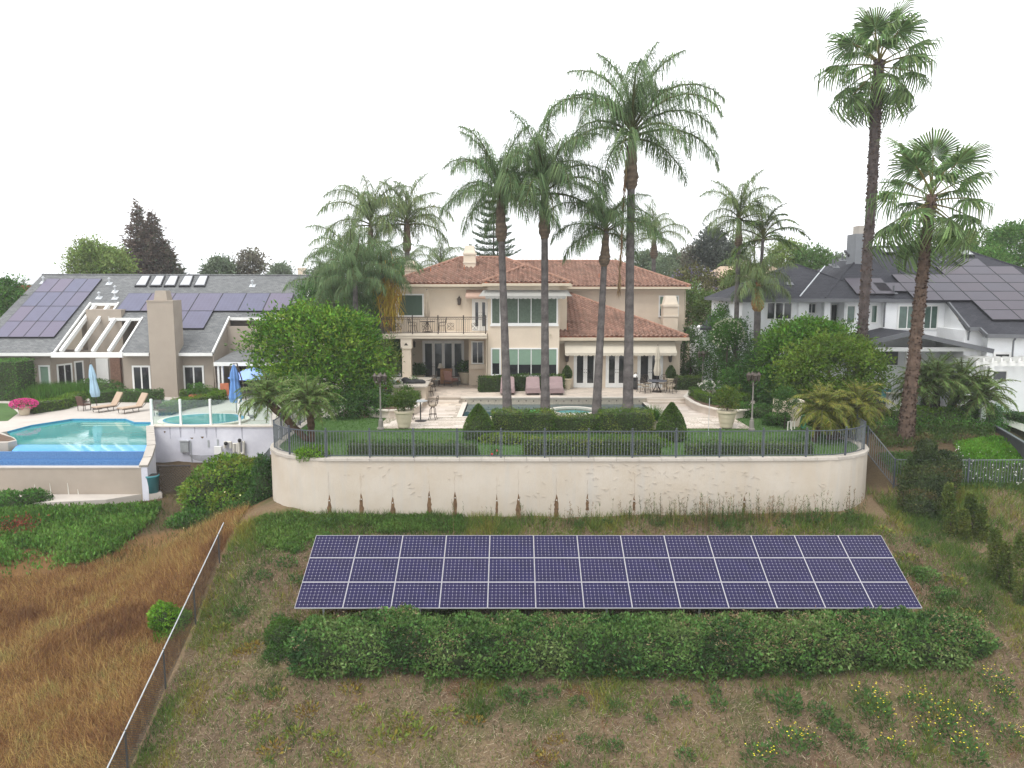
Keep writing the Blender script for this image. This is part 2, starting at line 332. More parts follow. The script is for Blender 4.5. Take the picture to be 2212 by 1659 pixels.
# ---------------------------------------------------------------- foliage makers
def leaves(name, P, A, S, C, parent=None, aspect=.45, mat='leaf', bend=.15):
    n = len(P); P = np.asarray(P); A = nrm(np.asarray(A)); S = np.asarray(S).reshape(-1, 1) if np.ndim(S) else np.full((n, 1), S)
    R = RNG.normal(size=(n, 3)); side = nrm(np.cross(A, R)); up = np.cross(side, A)
    V = np.empty((n, 4, 3)); V[:, 0] = P; V[:, 1] = P + A * S * .5 + side * S * aspect * .5 + up * S * bend
    V[:, 2] = P + A * S; V[:, 3] = P + A * S * .5 - side * S * aspect * .5 + up * S * bend
    C = np.broadcast_to(np.asarray(C, dtype=float), (n, 3))
    return np_mesh(name, V.reshape(-1, 3), np.arange(4 * n).reshape(n, 4), mat, parent, np.repeat(C, 4, axis=0))
def blades(name, P, A, L, W, C, parent=None, mat='blade', label=None, kind=None):
    n = len(P); P = np.asarray(P); A = np.asarray(A); L = np.asarray(L).reshape(-1, 1) if np.ndim(L) else np.full((n, 1), L); W = np.asarray(W).reshape(-1, 1) if np.ndim(W) else np.full((n, 1), W)
    th = RNG.uniform(0, 6.283, n); sd = np.stack([np.cos(th), np.sin(th), np.zeros(n)], 1)
    V = np.empty((n, 3, 3)); V[:, 0] = P - sd * W / 2; V[:, 1] = P + sd * W / 2; V[:, 2] = P + A * L
    C = np.broadcast_to(np.asarray(C, dtype=float), (n, 3))
    return np_mesh(name, V.reshape(-1, 3), np.arange(3 * n).reshape(n, 3), mat, parent, np.repeat(C, 3, axis=0))
def pick(pal, n, t=None):
    pal = np.asarray(pal, dtype=float); t = RNG.random(n) if t is None else np.clip(t, 0, 1); x = t * (len(pal) - 1); i = np.minimum(x.astype(int), len(pal) - 2); f = (x - i)[:, None]
    return pal[i] * (1 - f) + pal[i + 1] * f
def sphere_dirs(n, up=.15):
    d = nrm(RNG.normal(size=(n, 3))); d[:, 2] += up; return nrm(d)
def crown(name, parent, ells, nclump, per, ls, pal, csize=.5, shell=(.6, 1.0), up=.25, aspect=.45, ray_out=.8, zmin=None, lump=.13):
    """leaf clumps spread through a set of ellipsoids ((centre, radii), ...)"""
    ells = [(np.array(c, float), np.array(r, float)) for c, r in ells]
    wt = np.array([(r[0] * r[1] * r[2]) ** (2 / 3) for c, r in ells]); wt /= wt.sum(); idx = RNG.choice(len(ells), nclump, p=wt)
    c0 = np.array([ells[i][0] for i in idx]); r0 = np.array([ells[i][1] for i in idx])
    d = sphere_dirs(nclump, .2); rr = RNG.uniform(shell[0], shell[1], nclump)[:, None] * (1 + lump * RNG.normal(size=(nclump, 1)))
    cc = c0 + d * r0 * rr
    keep = np.ones(nclump, bool)
    for c, r in ells: keep &= (((cc - c) / r) ** 2).sum(1) > .34
    if zmin is not None: keep &= cc[:, 2] > zmin
    cc = cc[keep]; d = d[keep]; n = len(cc); tc = RNG.random(n)
    P = np.repeat(cc, per, 0); off = RNG.normal(size=(n * per, 3)) * csize * .42; off[:, 2] *= .7; P = P + off
    A = np.repeat(d, per, 0) * ray_out * .5 + off / csize * .6 + RNG.normal(size=P.shape) * .65; A[:, 2] += up
    t = np.repeat(tc, per) * .75 + RNG.random(len(P)) * .25
    S = ls * RNG.uniform(.7, 1.35, len(P))
    return leaves(name, P, A, S, pick(pal, len(P), t), parent, aspect)
def trunk_mesh(name, parent, pts, rs, col, n=10, ring=None, rough=.0, mat='bark', seg=None):
    pts = [Vector(p) for p in pts]
    if seg:
        Q = []; R = []
        for k in range(seg + 1):
            x = k / seg * (len(pts) - 1); i = min(int(x), len(pts) - 2); f = x - i; Q.append(pts[i].lerp(pts[i + 1], f)); R.append(rs[i] * (1 - f) + rs[i + 1] * f)
        pts, rs = Q, R
    mb = MB(); mb.tube(pts, list(rs), n); V = np.array(mb.v)
    if rough:
        c = np.repeat(np.array([tuple(p) for p in pts]), n, 0); V = c + (V - c) * (1 + RNG.normal(size=(len(V), 1)) * rough)
    lv = np.repeat(np.arange(len(pts)), n)
    C = np.tile(np.array(col, float), (len(V), 1)) * (1 + .12 * RNG.normal(size=(len(V), 1)))
    if ring: C *= np.where((lv % ring) == 0, .72, 1.0)[:, None]
    C = np.clip(C, .01, 1)
    me_v = V; o = MB(); o.v = [tuple(q) for q in me_v]; o.f = mb.f
    ob = o.ob(name, mat, parent, True)
    ca = ob.data.color_attributes.new('col', 'FLOAT_COLOR', 'POINT'); c4 = np.ones((len(V), 4), np.float32); c4[:, :3] = C; ca.data.foreach_set('color', c4.ravel())
    return ob
def bush(name, ells, n, ls, pal, parent=None, jit=.10, aspect=.5, core=True, up=.2, zmin=None, tone=1.2, corecol=None, wobble=.2):
    """a clipped or round shrub: leaves on the outer skin of joined ellipsoids round a twiggy core"""
    E_ = [(np.array(c, float), np.array(r, float)) for c, r in ells]
    ar = np.array([(r[0] * r[1]) + (r[0] * r[2]) + (r[1] * r[2]) for c, r in E_]); k = (ar / ar.sum() * n).astype(int)
    Ps, As = [], []
    for i, (c, r) in enumerate(E_):
        d = sphere_dirs(k[i], .15); wob = 1 + wobble * (fbm(d[:, 0] * 2 + i * 7, d[:, 1] * 2 + d[:, 2] * 2, 1.5, i) - .5) * 2
        p = c + d * r * wob[:, None] * (1 - np.abs(RNG.normal(size=(k[i], 1))) * jit); m = np.ones(len(p), bool)
        for j, (c2, r2) in enumerate(E_):
            if j != i: m &= (((p - c2) / r2) ** 2).sum(1) > .85
        if zmin is not None: m &= p[:, 2] > zmin
        Ps.append(p[m]); As.append(nrm(d / r)[m])
    P = np.concatenate(Ps); A = np.concatenate(As) * .45 + RNG.normal(size=P.shape) * .75; A[:, 2] += up
    t = fbm(P[:, 0] + P[:, 1] * .4, P[:, 2] * 1.2 + P[:, 1], tone, 3); t = (t - .5) * 1.9 + .5 + RNG.normal(size=len(P)) * .15
    o = leaves(name, P, A, ls * RNG.uniform(.6, 1.3, len(P)), pick(pal, len(P), t), parent, aspect)
    if core:
        mb = MB()
        for c, r in E_: mb.lathe([(max(.01, r[0] * .74 * math.cos(a)), r[2] * .74 * math.sin(a)) for a in np.linspace(-1.5, 1.5, 7)], c, 12, 1, r[1] / r[0])
        cm = corecol or 'twig'
        k_ = mb.ob('core', cm, o if parent is None else parent, True)
    return o
pm('twig', (.035, .05, .018), .95, .3, 6)
def hedge(name, pts, wd, h, z0, ls, pal, parent=None, dens=160, jit=.05, round_=.0, label=None, cat='hedge', group=None, zf=None, tone=1.5):
    """a clipped hedge along a path: pts = [(x, y), ...]"""
    pts = [Vector((p[0], p[1], 0)) for p in pts]; Ps, As = [], []; mb = MB()
    zf = zf or (lambda x, y: z0)
    for a, b in zip(pts[:-1], pts[1:]):
        d = b - a; L = d.length; d.normalize(); s = Vector((d.y, -d.x, 0)); n = int(L * (wd + 2 * h) * dens) + int(2 * wd * h * dens)
        u = RNG.uniform(-.02, L + .02, n); q = RNG.uniform(0, wd + 2 * h + 2 * wd * h / max(L, .3), n); v = np.empty(n); z = np.empty(n); an = np.zeros((n, 3))
        m = q < wd; v[m] = q[m] - wd / 2; z[m] = h; an[m, 2] = 1
        m = (q >= wd) & (q < wd + h); v[m] = wd / 2; z[m] = q[m] - wd; an[m] = (s.x, s.y, .15)
        m = (q >= wd + h) & (q < wd + 2 * h); v[m] = -wd / 2; z[m] = q[m] - wd - h; an[m] = (-s.x, -s.y, .15)
        m = q >= wd + 2 * h; e = RNG.random(m.sum()) < .5; u[m] = np.where(e, 0, L); v[m] = RNG.uniform(-wd / 2, wd / 2, m.sum()); z[m] = RNG.uniform(0, h, m.sum())
        an[m] = np.where(e[:, None], [-d.x, -d.y, .1], [d.x, d.y, .1])
        wob = (fbm(u + a.x, z + v + a.y, 1.6, 5) - .5) * jit * 3.0
        P = np.stack([a.x + d.x * u + s.x * v, a.y + d.y * u + s.y * v, z], 1); P += an * (wob + RNG.normal(size=n) * jit * .6 - jit * .3)[:, None]
        P[:, 2] += np.array([zf(x, y) for x, y in P[:, :2]]) if zf and z0 is None else (z0 if z0 is not None else 0)
        Ps.append(P); As.append(an)
        zz = z0 if z0 is not None else min(zf(a.x, a.y), zf(b.x, b.y)); i_ = wd / 2 - jit * 1.2 - .05
        mb.prism([(a.x + s.x * i_, a.y + s.y * i_), (b.x + s.x * i_, b.y + s.y * i_), (b.x - s.x * i_, b.y - s.y * i_), (a.x - s.x * i_, a.y - s.y * i_)], zz - .05, zz + h - jit * 1.2 - .05)
    P = np.concatenate(Ps); A = np.concatenate(As) * .5 + RNG.normal(size=P.shape) * .75; A[:, 2] += .15
    t = (fbm(P[:, 0] + P[:, 1] * .3, P[:, 2] + P[:, 1], tone, 8) - .5) * 1.6 + .5 + RNG.normal(size=len(P)) * .18
    root = parent if parent is not None else E(name, (pts[0].x, pts[0].y, z0 if z0 is not None else zf(pts[0].x, pts[0].y)), label, cat, group)
    leaves('foliage', P, A, ls * RNG.uniform(.6, 1.3, len(P)), pick(pal, len(P), t), root, .55)
    mb.ob('core', 'twig', root)
    return root
# colour ranges of leaves (linear base colours)
G_BRIGHT = [(.035, .085, .010), (.075, .165, .018), (.13, .235, .025)]
G_OLIVE = [(.052, .086, .014), (.098, .144, .023), (.161, .201, .034)]
G_DARK = [(.023, .063, .014), (.047, .108, .023), (.083, .159, .033)]
G_MID = [(.029, .072, .013), (.058, .137, .023), (.098, .195, .033)]
G_BLUE = [(.035, .060, .037), (.062, .094, .056), (.094, .125, .069)]
G_PALM = [(.036, .074, .026), (.058, .106, .036), (.090, .138, .043)]
G_BOX = [(.045, .095, .008), (.085, .155, .012), (.13, .21, .02)]
# ---------------------------------------------------------------- palms
def frond_mesh(name, L=4.2, th0=60, bend=120, n=64, ll=.85, droop=1.0, pal=G_PALM, w=.035, plum=.5, start=.2, seed=0):
    rg = np.random.default_rng(seed); ns = 22; s = np.linspace(0, 1, ns)
    th = np.radians(th0 - bend * s ** 1.35); dx = np.cos(th) * L / (ns - 1); dz = np.sin(th) * L / (ns - 1)
    X = np.concatenate([[0], np.cumsum(dx[:-1])]); Z = np.concatenate([[0], np.cumsum(dz[:-1])])
    sag = .18 * rg.normal(); Yc = sag * s ** 2
    V = []; F = []; C = []
    mb = MB(); mb.tube([(X[i], Yc[i], Z[i]) for i in range(0, ns, 3)], [.05 * (1 - .85 * s[i]) + .006 for i in range(0, ns, 3)], 4)
    V += [tuple(q) for q in mb.v]; C += [(.10, .105, .04)] * len(mb.v); Fq = list(mb.f)
    u = np.linspace(start, .995, n)
    for side in (-1, 1):
        for q in u:
            q2 = min(.999, q + rg.normal() * .006); i = q2 * (ns - 1); k = min(int(i), ns - 2); f = i - k
            p = np.array([X[k] * (1 - f) + X[k + 1] * f, Yc[k] * (1 - f) + Yc[k + 1] * f, Z[k] * (1 - f) + Z[k + 1] * f]); t = th[k]
            fw = np.array([math.cos(t), 0, math.sin(t)]); nu = np.array([-math.sin(t), 0, math.cos(t)])
            le = ll * (math.sin(min(1, (q - start) / (1 - start) * 1.02 + .10) * math.pi) ** .6 * .75 + .25) * rg.uniform(.8, 1.15)
            a = rg.normal() * plum; lat = np.array([0, side, 0]) * math.cos(a) + nu * math.sin(a)
            d0 = lat * .8 + fw * .55 + nu * .1; d0 /= np.linalg.norm(d0); p1 = p + d0 * le * .26
            d1 = d0 * (1 - .6 * droop) + np.array([0, 0, -1]) * droop * rg.uniform(.6, 1.1); d1 /= np.linalg.norm(d1); p2 = p1 + d1 * le * .74
            wv = np.cross(d0, np.array([0, 0, 1.0])) + rg.normal(size=3) * .3; wv /= np.linalg.norm(wv) + 1e-6; ww = w * rg.uniform(.7, 1.2)
            b = len(V); V += [tuple(p - wv * ww * .3), tuple(p + wv * ww * .3), tuple(p1 + wv * ww * .5), tuple(p1 - wv * ww * .5), tuple(p2)]
            cc = pick(pal, 1, np.array([rg.random()]))[0]; C += [tuple(cc)] * 5
            Fq.append((b, b + 1, b + 2, b + 3)); Fq.append((b + 3, b + 2, b + 4))
    me = bpy.data.meshes.new(name); me.from_pydata(V, [], Fq); me.update()
    ca = me.color_attributes.new('col', 'FLOAT_COLOR', 'POINT'); c4 = np.ones((len(V), 4), np.float32); c4[:, :3] = np.array(C); ca.data.foreach_set('color', c4.ravel())
    me.materials.append(M['leaf']); return me
FR = {}
def fronds_set(key, specs, **kw):
    FR[key] = [frond_mesh('frond', th0=a, bend=b, L=l, seed=hash((key, i)) % 1000 if False else i * 13 + len(key), **kw) for i, (a, b, l) in enumerate(specs)]
QSPEC = [(84, 60, 3.6), (76, 95, 4.0), (66, 115, 4.2), (55, 125, 4.2), (42, 120, 4.1), (25, 105, 3.9), (8, 85, 3.5)]
fronds_set('queen', QSPEC, n=112, ll=1.30, droop=1.0, w=.030, plum=.55, start=.14, pal=[(.065, .11, .048), (.095, .15, .062), (.135, .19, .075)])
fronds_set('far', QSPEC, n=80, ll=1.3, droop=1.0, w=.040, plum=.55, start=.14, pal=[(.075, .12, .05), (.11, .16, .062), (.17, .205, .07)])
fronds_set('king', [(82, 70, 3.2), (70, 85, 3.6), (55, 95, 3.8), (40, 95, 3.8), (22, 90, 3.6), (5, 80, 3.2)], n=52, ll=.75, droop=.45, w=.075, plum=.12, pal=[(.025, .055, .015), (.05, .095, .022), (.11, .15, .03)])
fronds_set('pygmy', [(86, 50, 1.7), (70, 85, 1.9), (55, 105, 2.0), (38, 105, 2.0), (18, 95, 1.9), (0, 80, 1.7)], n=52, ll=.42, droop=.35, w=.035, plum=.3, start=.12, pal=[(.07, .125, .03), (.115, .185, .045), (.17, .235, .065)])
fronds_set('gold', [(86, 50, 1.6), (70, 85, 1.8), (55, 105, 1.9), (38, 105, 1.9), (18, 95, 1.8), (0, 80, 1.6), (-25, 50, 1.5)], n=52, ll=.42, droop=.4, w=.035, plum=.3, start=.12, pal=[(.085, .12, .018), (.145, .175, .03), (.26, .22, .04)])
def feather_palm(name, base, top, key, nf, label, cat='palm', group=None, r0=.26, r1=.17, col=(.155, .138, .132), boot=True, sc=1.0, seed=0, mid=None, bootcol=(.19, .14, .10), skirt=None, trunk_n=12, kinds=None, az0=None):
    """trunk, swollen boot and single fronds; base and top are places in the world (top = where the fronds spring)"""
    rg = random.Random(seed); base = Vector(base); top = Vector(top); root = E(name, base, label, cat, group); H = (top - base).length
    m = base.lerp(top, .5) + (Vector(mid) if mid else Vector((0, 0, 0))); pts = [base, base.lerp(m, .5) * .5 + base.lerp(m, .5) * .5, m, m.lerp(top, .5), top]
    trunk_mesh('trunk', root, pts, [r0 * 1.25, r0, (r0 + r1) / 2, r1 * 1.05, r1 * .9], col, trunk_n, 3, .015, seg=max(16, int(H * 5)))
    d = (top - m).normalized()
    if boot:
        p0 = top - d * 2.1 * sc; trunk_mesh('boot', root, [p0, p0 + d * .25 * sc, p0 + d * .6 * sc, p0 + d * 1.1 * sc, p0 + d * 1.7 * sc, top + d * .35 * sc], [r1 * .98, r1 * 1.75, r1 * 1.85, r1 * 1.4, r1 * 1.25, r1 * .55], bootcol, 10, 2, .08, seg=18)
    mm = FR[key]; K = len(mm)
    for i in range(nf):
        f = (i + .5) / nf; k = min(K - 1, int(f ** .9 * K)) if kinds is None else kinds[i % len(kinds)]
        az = (i * 2.39996 + rg.uniform(-.3, .3) + seed) if az0 is None else az0[i % len(az0)]
        s = sc * rg.uniform(.88, 1.1)
        shared('frond', mm[k], root, top + d * (.35 - .5 * f) * sc, (rg.uniform(-.18, .18), rg.uniform(-.12, .12), az), (s, s, s))
    return root
def fan_mesh(name, R=1.0, pet=1.1, n=34, droop=.5, spread=300, seed=0, pal=G_PALM, split=.45, w=1.0):
    rg = np.random.default_rng(seed); V = []; C = []; F = []
    mb = MB(); mb.tube([(0, 0, 0), (pet * .5, 0, .04), (pet, 0, 0)], [.035, .025, .02], 4); V += mb.v; F += mb.f; C += [(.14, .12, .04)] * len(mb.v)
    for i in range(n):
        a0 = np.radians(-spread / 2 + spread * i / n); a1 = np.radians(-spread / 2 + spread * (i + 1) / n); am = (a0 + a1) / 2
        r = R * (.72 + .28 * math.cos(am * .6)) * rg.uniform(.9, 1.1); z = .10 * R * (1 if i % 2 else -1) * .5; b = len(V)
        def q(a, rr, zz): return (pet + math.cos(a) * rr, math.sin(a) * rr, zz)
        sp_ = r * split; fall = -droop * r * rg.uniform(.5, 1.1); wd = (a1 - a0) * .30
        V += [q(am, .02, 0), q(a0, sp_, -droop * .12 * r), q(am, sp_, z - droop * .12 * r), q(a1, sp_, -droop * .12 * r),
              q(am - wd, r * .78, fall * .38), q(am + wd, r * .78, fall * .38), q(am + rg.normal() * .03, r * (1 - .25 * droop), fall)]
        F += [(b, b + 1, b + 2), (b, b + 2, b + 3), (b + 1, b + 4, b + 5, b + 3), (b + 4, b + 6, b + 5)]
        c = pick(pal, 1, np.array([rg.random()]))[0]; C += [tuple(c)] * 7
    me = bpy.data.meshes.new(name); me.from_pydata([tuple(v) for v in V], [], F); me.update()
    ca = me.color_attributes.new('col', 'FLOAT_COLOR', 'POINT'); c4 = np.ones((len(V), 4), np.float32); c4[:, :3] = np.array(C); ca.data.foreach_set('color', c4.ravel())
    me.materials.append(M['leaf']); return me
FAN = [fan_mesh('fan_leaf', 1.05, 1.25, 40, dr, 270, i, pal=[(.065, .115, .038), (.10, .165, .055), (.15, .22, .075)]) for i, dr in enumerate((.5, .8, 1.1, 1.3))]
def fan_palm(name, pts, rs, nf, label, col, seed=0, sc=1.0, scales=900, specs=None):
    rg = random.Random(seed); pts = [Vector(p) for p in pts]; root = E(name, pts[0], label, 'palm', None)
    H = (pts[-1] - pts[0]).length
    trunk_mesh('trunk', root, pts, rs, col, 14, 2, .06, seg=int(H * 5))
    # old leaf bases left on the trunk
    n = scales; u = RNG.random(n) ** .9; x = u * (len(pts) - 1); i = np.minimum(x.astype(int), len(pts) - 2); f = (x - i)[:, None]; PP = np.array([tuple(p) for p in pts]); RR = np.array(rs)
    c = PP[i] * (1 - f) + PP[i + 1] * f; r = RR[i] * (1 - f[:, 0]) + RR[i + 1] * f[:, 0]; a = RNG.uniform(0, 6.283, n); o = np.stack([np.cos(a), np.sin(a), np.zeros(n)], 1)
    A = o * .8 + np.array([0, 0, .75]) + RNG.normal(size=(n, 3)) * .2
    lb = leaves('leaf_base', c + o * r[:, None] * .93, A, .115 * RNG.uniform(.6, 1.3, n), pick([(.05, .028, .02), (.11, .065, .045), (.21, .15, .11)], n), root, .8, 'bark'); lb['kind'] = 'stuff'
    top = pts[-1]; d = (pts[-1] - pts[-2]).normalized()
    for j in range(nf):
        if specs: az, el, k, s0 = specs[j]
        else:
            f = (j + .5) / nf; el = 80 - 125 * f + rg.uniform(-10, 10); az = j * 2.39996 + seed; k = min(3, int(f * 4)); s0 = 1
        s = sc * s0 * rg.uniform(.9, 1.12)
        shared('fan_leaf', FAN[k], root, top + d * (.1 - .5 * (80 - el) / 125) * sc, (rg.uniform(-.25, .25), -rad(el), az), (s, s, s))
    return root
# ================================================================ the setting: terrain
_ctl = []
for x in (-6, 0, 6, 12): _ctl += [(x, 30.6, -2.42), (x, 27.6, -3.35), (x, 24.6, -4.4), (x, 20, -5.75), (x, 12, -8.1), (x, 0, -11)]
_ctl += [(-10.6, 31.5, -2.35), (-11.2, 28, -3.5), (-11, 24.5, -4.75), (-10.6, 20.3, -5.95), (-11, 12, -8.2)]
for x in (-15, -22, -32): _ctl += [(x, 38, -3.3 if x == -15 else -3.75), (x, 36.5, -3.5 if x == -15 else -3.6), (x, 31, -4.35), (x, 26, -5.15), (x, 20, -6.1), (x, 12, -8), (x, 0, -11)]
_ctl += [(-12.5, 35, -2.9), (-12.5, 40, -3.1)]
_ctl += [(15.6, 33.2, -1.9), (17.5, 31, -2.4), (17.5, 27, -3.5), (18, 23, -4.6), (24, 31.5, -2.0), (24, 27, -3.2), (24, 22, -4.7), (34, 30, -2.2), (34, 22, -4.6), (18, 12, -8), (30, 12, -8), (20, 33.2, -1.85), (28, 33.2, -1.8)]
_ctl += [(18, 36, -1.3), (24, 36.5, -1.1), (30, 37, -1.0), (18, 40, -.45), (25, 41, -.45), (32, 42, -.45), (40, 40, -.45), (20, 50, -.5), (35, 52, -.5), (20, 62, -.6), (42, 62, -.6)]
for x in (-32, -20): _ctl += [(x, 46, -3.3), (x, 60, -2.6)]
for x in (-6, 3, 12): _ctl += [(x, 36, -1.9), (x, 44, -1.4), (x, 58, -.9)]
for x in (-60, -25, 0, 30, 70): _ctl += [(x, 80, -1.4), (x, 0, -11)]
_ctl += [(-55, 40, -3.3), (-55, 20, -6.2), (60, 38, -.6), (60, 20, -5)]
_c = np.array(sorted(set(_ctl)), float)
def _tps(r2): return np.where(r2 > 0, r2 * np.log(r2 + 1e-12) * .5, 0)
_n = len(_c); _K = _tps(((_c[:, None, :2] - _c[None, :, :2]) ** 2).sum(2)) + np.eye(_n) * 1.5; _Pm = np.concatenate([np.ones((_n, 1)), _c[:, :2]], 1)
_A = np.block([[_K, _Pm], [_Pm.T, np.zeros((3, 3))]]); _w = np.linalg.solve(_A, np.concatenate([_c[:, 2], np.zeros(3)]))
def tz(x, y):
    x = np.atleast_1d(np.asarray(x, float)); y = np.atleast_1d(np.asarray(y, float)); out = np.zeros(len(x))
    for i in range(0, len(x), 20000):
        a = x[i:i + 20000]; b = y[i:i + 20000]; r2 = (a[:, None] - _c[:, 0]) ** 2 + (b[:, None] - _c[:, 1]) ** 2
        out[i:i + 20000] = _tps(r2) @ _w[:_n] + _w[_n] + _w[_n + 1] * a + _w[_n + 2] * b
    out += (fbm(x, y, .35, 4) - .5) * .35 + (fbm(x, y, 1.3, 9) - .5) * .12
    far = np.clip((y - 70) / 20, 0, 1); return out * (1 - far) + -1.6 * far
def tz1(x, y): return float(tz([x], [y])[0])
def on_ground(px, py, z=-3.):
    for _ in range(12):
        p = DZ(px, py, z); z = .5 * z + .5 * tz1(p.x, p.y)
    p = DZ(px, py, z); return Vector((p.x, p.y, tz1(p.x, p.y)))
def gpts(px, py):                                        # many pixels -> ground points
    px = np.asarray(px, float); py = np.asarray(py, float); x = (px - CX) / F_PX; yu = -(py - CY) / F_PX; ry = cp + yu * sp; rz = -sp + yu * cp; z = np.full(len(px), -3.)
    for _ in range(14):
        t = (z - CAMZ) / rz; X = x * t; Y = ry * t; z = .5 * z + .5 * tz(X, Y)
    t = (z - CAMZ) / rz; X = x * t; Y = ry * t; return np.stack([X, Y, tz(X, Y)], 1)
def terrain():
    xs = np.concatenate([[-1800, -600, -200, -90, -60], np.arange(-45, 46, .45), [60, 90, 200, 600, 1800]]); ys = np.concatenate([[-40, 0, 10, 14], np.arange(16, 48, .4), [50, 54, 58, 64, 70, 80, 100, 150, 300, 800, 2600]])
    X, Y = np.meshgrid(xs, ys); zx = tz(np.clip(X.ravel(), -60, 60), Y.ravel()); V = np.stack([X.ravel(), Y.ravel(), zx], 1); nx, ny = len(xs), len(ys)
    i = (np.arange(ny - 1)[:, None] * nx + np.arange(nx - 1)[None]).ravel(); F = np.stack([i, i + 1, i + nx + 1, i + nx], 1)
    x, y = V[:, 0], V[:, 1]
    dirt = np.array([.150, .110, .078]); straw = np.array([.205, .155, .10]); dry = np.array([.19, .11, .05]); grn = np.array([.07, .095, .03]); red = np.array([.16, .075, .045])
    a = np.clip((fbm(x, y, .5, 21) - .35) * 3, 0, 1)[:, None]; C = dirt * (1 - a) + straw * a
    b = np.clip((fbm(x, y, .7, 31) - .60) * 5, 0, 1)[:, None]; C = C * (1 - b) + grn * b
    r = np.clip((fbm(x, y, .9, 41) - .68) * 6, 0, 1)[:, None]; C = C * (1 - r) + red * r
    L = np.clip((-11.1 - x) * 3, 0, 1)[:, None]; C = C * (1 - L) + (dry * (.7 + .6 * fbm(x, y, .8, 51))[:, None]) * L
    up_ = np.clip((y - 33) * 1.5, 0, 1)[:, None]; C = C * (1 - up_) + np.array([.10, .075, .045]) * up_
    far = np.clip((y - 62) / 20, 0, 1)[:, None]; C = C * (1 - far) + np.array([.09, .10, .05]) * far
    m, t, bb, o = nodes('hillside'); at = NN(t, 'ShaderNodeAttribute', attribute_name='col'); g = NN(t, 'ShaderNodeNewGeometry').outputs['Position']
    c = mixc(t, ramp(t, noise(t, g, 14, 6, .75), .3, .75), mixc(t, 1., at.outputs['Color'], (.55, .52, .5), 'MULTIPLY'), mixc(t, 1., at.outputs['Color'], (1.25, 1.2, 1.1), 'MULTIPLY'))
    t.links.new(c, bb.inputs['Base Color']); bb.inputs['Roughness'].default_value = 1; bb.inputs['Specular IOR Level'].default_value = .1
    bn = NN(t, 'ShaderNodeBump'); bn.inputs['Strength'].default_value = .8; bn.inputs['Distance'].default_value = .08; t.links.new(noise(t, g, 9, 7, .75), bn.inputs['Height']); t.links.new(bn.outputs[0], bb.inputs['Normal'])
    ob = np_mesh('terrain', V, F, 'hillside', None, C, True); tag(ob, kind='structure', label='sloping hillside ground of dry straw and bare soil')
terrain()
# a far wooded ridge on the skyline
pm('far_hill', (.19, .22, .21), 1, .15, .02)
mb = MB(); xs = np.linspace(-900, 900, 90); hh = 4.5 + 9 * fbm(xs, xs * 0, .004, 3) + 2.5 * fbm(xs, xs * 0, .03, 5)
for i in range(len(xs) - 1):
    mb.hexa([(xs[i], 900, -6), (xs[i + 1], 900, -6), (xs[i + 1], 1100, -6), (xs[i], 1100, -6)], [(xs[i], 980, hh[i] - .0), (xs[i + 1], 980, hh[i + 1]), (xs[i + 1], 1020, hh[i + 1]), (xs[i], 1020, hh[i])])
tag(mb.ob('hills', 'far_hill'), kind='structure')

# ================================================================ terrace: retaining wall, lawn, patio
def wall_path(off=0.0):
    P = [(-10.95, 42.0), (-10.85, 36.5), (-10.75, 34.6)]
    for a in np.linspace(180, 270, 11)[1:]: P.append((-7.5 + 3.25 * math.cos(rad(a)), 34.15 + 3.25 * math.sin(rad(a))))
    P += [(-3, 30.88), (1, 30.86), (5, 30.86), (9, 30.9), (12.2, 31.0)]
    for a in np.linspace(270, 385, 13)[1:]: P.append((12.6 + 3.2 * math.cos(rad(a)), 34.2 + 3.2 * math.sin(rad(a))))
    if off:
        Q = []
        for i, p in enumerate(P):
            a = Vector(P[max(i - 1, 0)]); b = Vector(P[min(i + 1, len(P) - 1)]); d = (b - a).normalized(); Q.append((p[0] - d.y * off, p[1] + d.x * off))
        P = Q
    return P
WP = wall_path()
def resample(P, step, start=0):
    out = []; acc = -start; 
    for a, b in zip(P[:-1], P[1:]):
        a = Vector(a); b = Vector(b); L = (b - a).length
        while acc + 1e-9 <= L:
            if acc >= 0: out.append((a.lerp(b, acc / L), (b - a).normalized()))
            acc += step
        acc -= L
    return out
rw = E('retaining_wall', (2.5, 30.9, -2.4), 'long curved cream stucco retaining wall below the iron fence, streaked with brown weep stains', 'wall')
fine = [p for p, d in resample(WP, .4)]; IN = wall_path(.28); fin2 = [p for p, d in resample(IN, .4)]
mb = MB(); n = min(len(fine), len(fin2)); o0 = wall_path(0); i0 = IN
for k in range(len(o0) - 1):
    a, b, c, d = o0[k], o0[k + 1], i0[k + 1], i0[k]
    mb.hexa([(*a, -3.4), (*b, -3.4), (*c, -3.4), (*d, -3.4)], [(*a, -.08), (*b, -.08), (*c, -.08), (*d, -.08)])
mb.ob('wall', 'retaining', rw)
# coping stones, one by one, thin joints between them
cap_o = wall_path(-.06); cap_i = wall_path(.34); capm = attr_mat('coping', jit=.2)
cs = resample(cap_o, .92); ci = resample(cap_i, .92)
for k in range(len(cs) - 1):
    a, da = cs[k]; b, db = cs[k + 1]; b2 = a.lerp(b, .985); na = Vector((-da.y, da.x)); nb = Vector((-db.y, db.x)); q = .40
    z = random.uniform(-.003, .003); m = MB(); m.hexa([(*a, -.08), (*b2, -.08), (*(b2 + nb * q), -.08), (*(a + na * q), -.08)], [(*a, .03 + z), (*b2, .03 + z), (*(b2 + nb * q), .03 + z), (*(a + na * q), .03 + z)])
    o = m.ob('coping_stone', 'coping', rw); ca = o.data.color_attributes.new('col', 'FLOAT_COLOR', 'POINT'); s = random.uniform(.88, 1.08); ca.data.foreach_set('color', [.50 * s, .455 * s, .40 * s, 1] * 8)
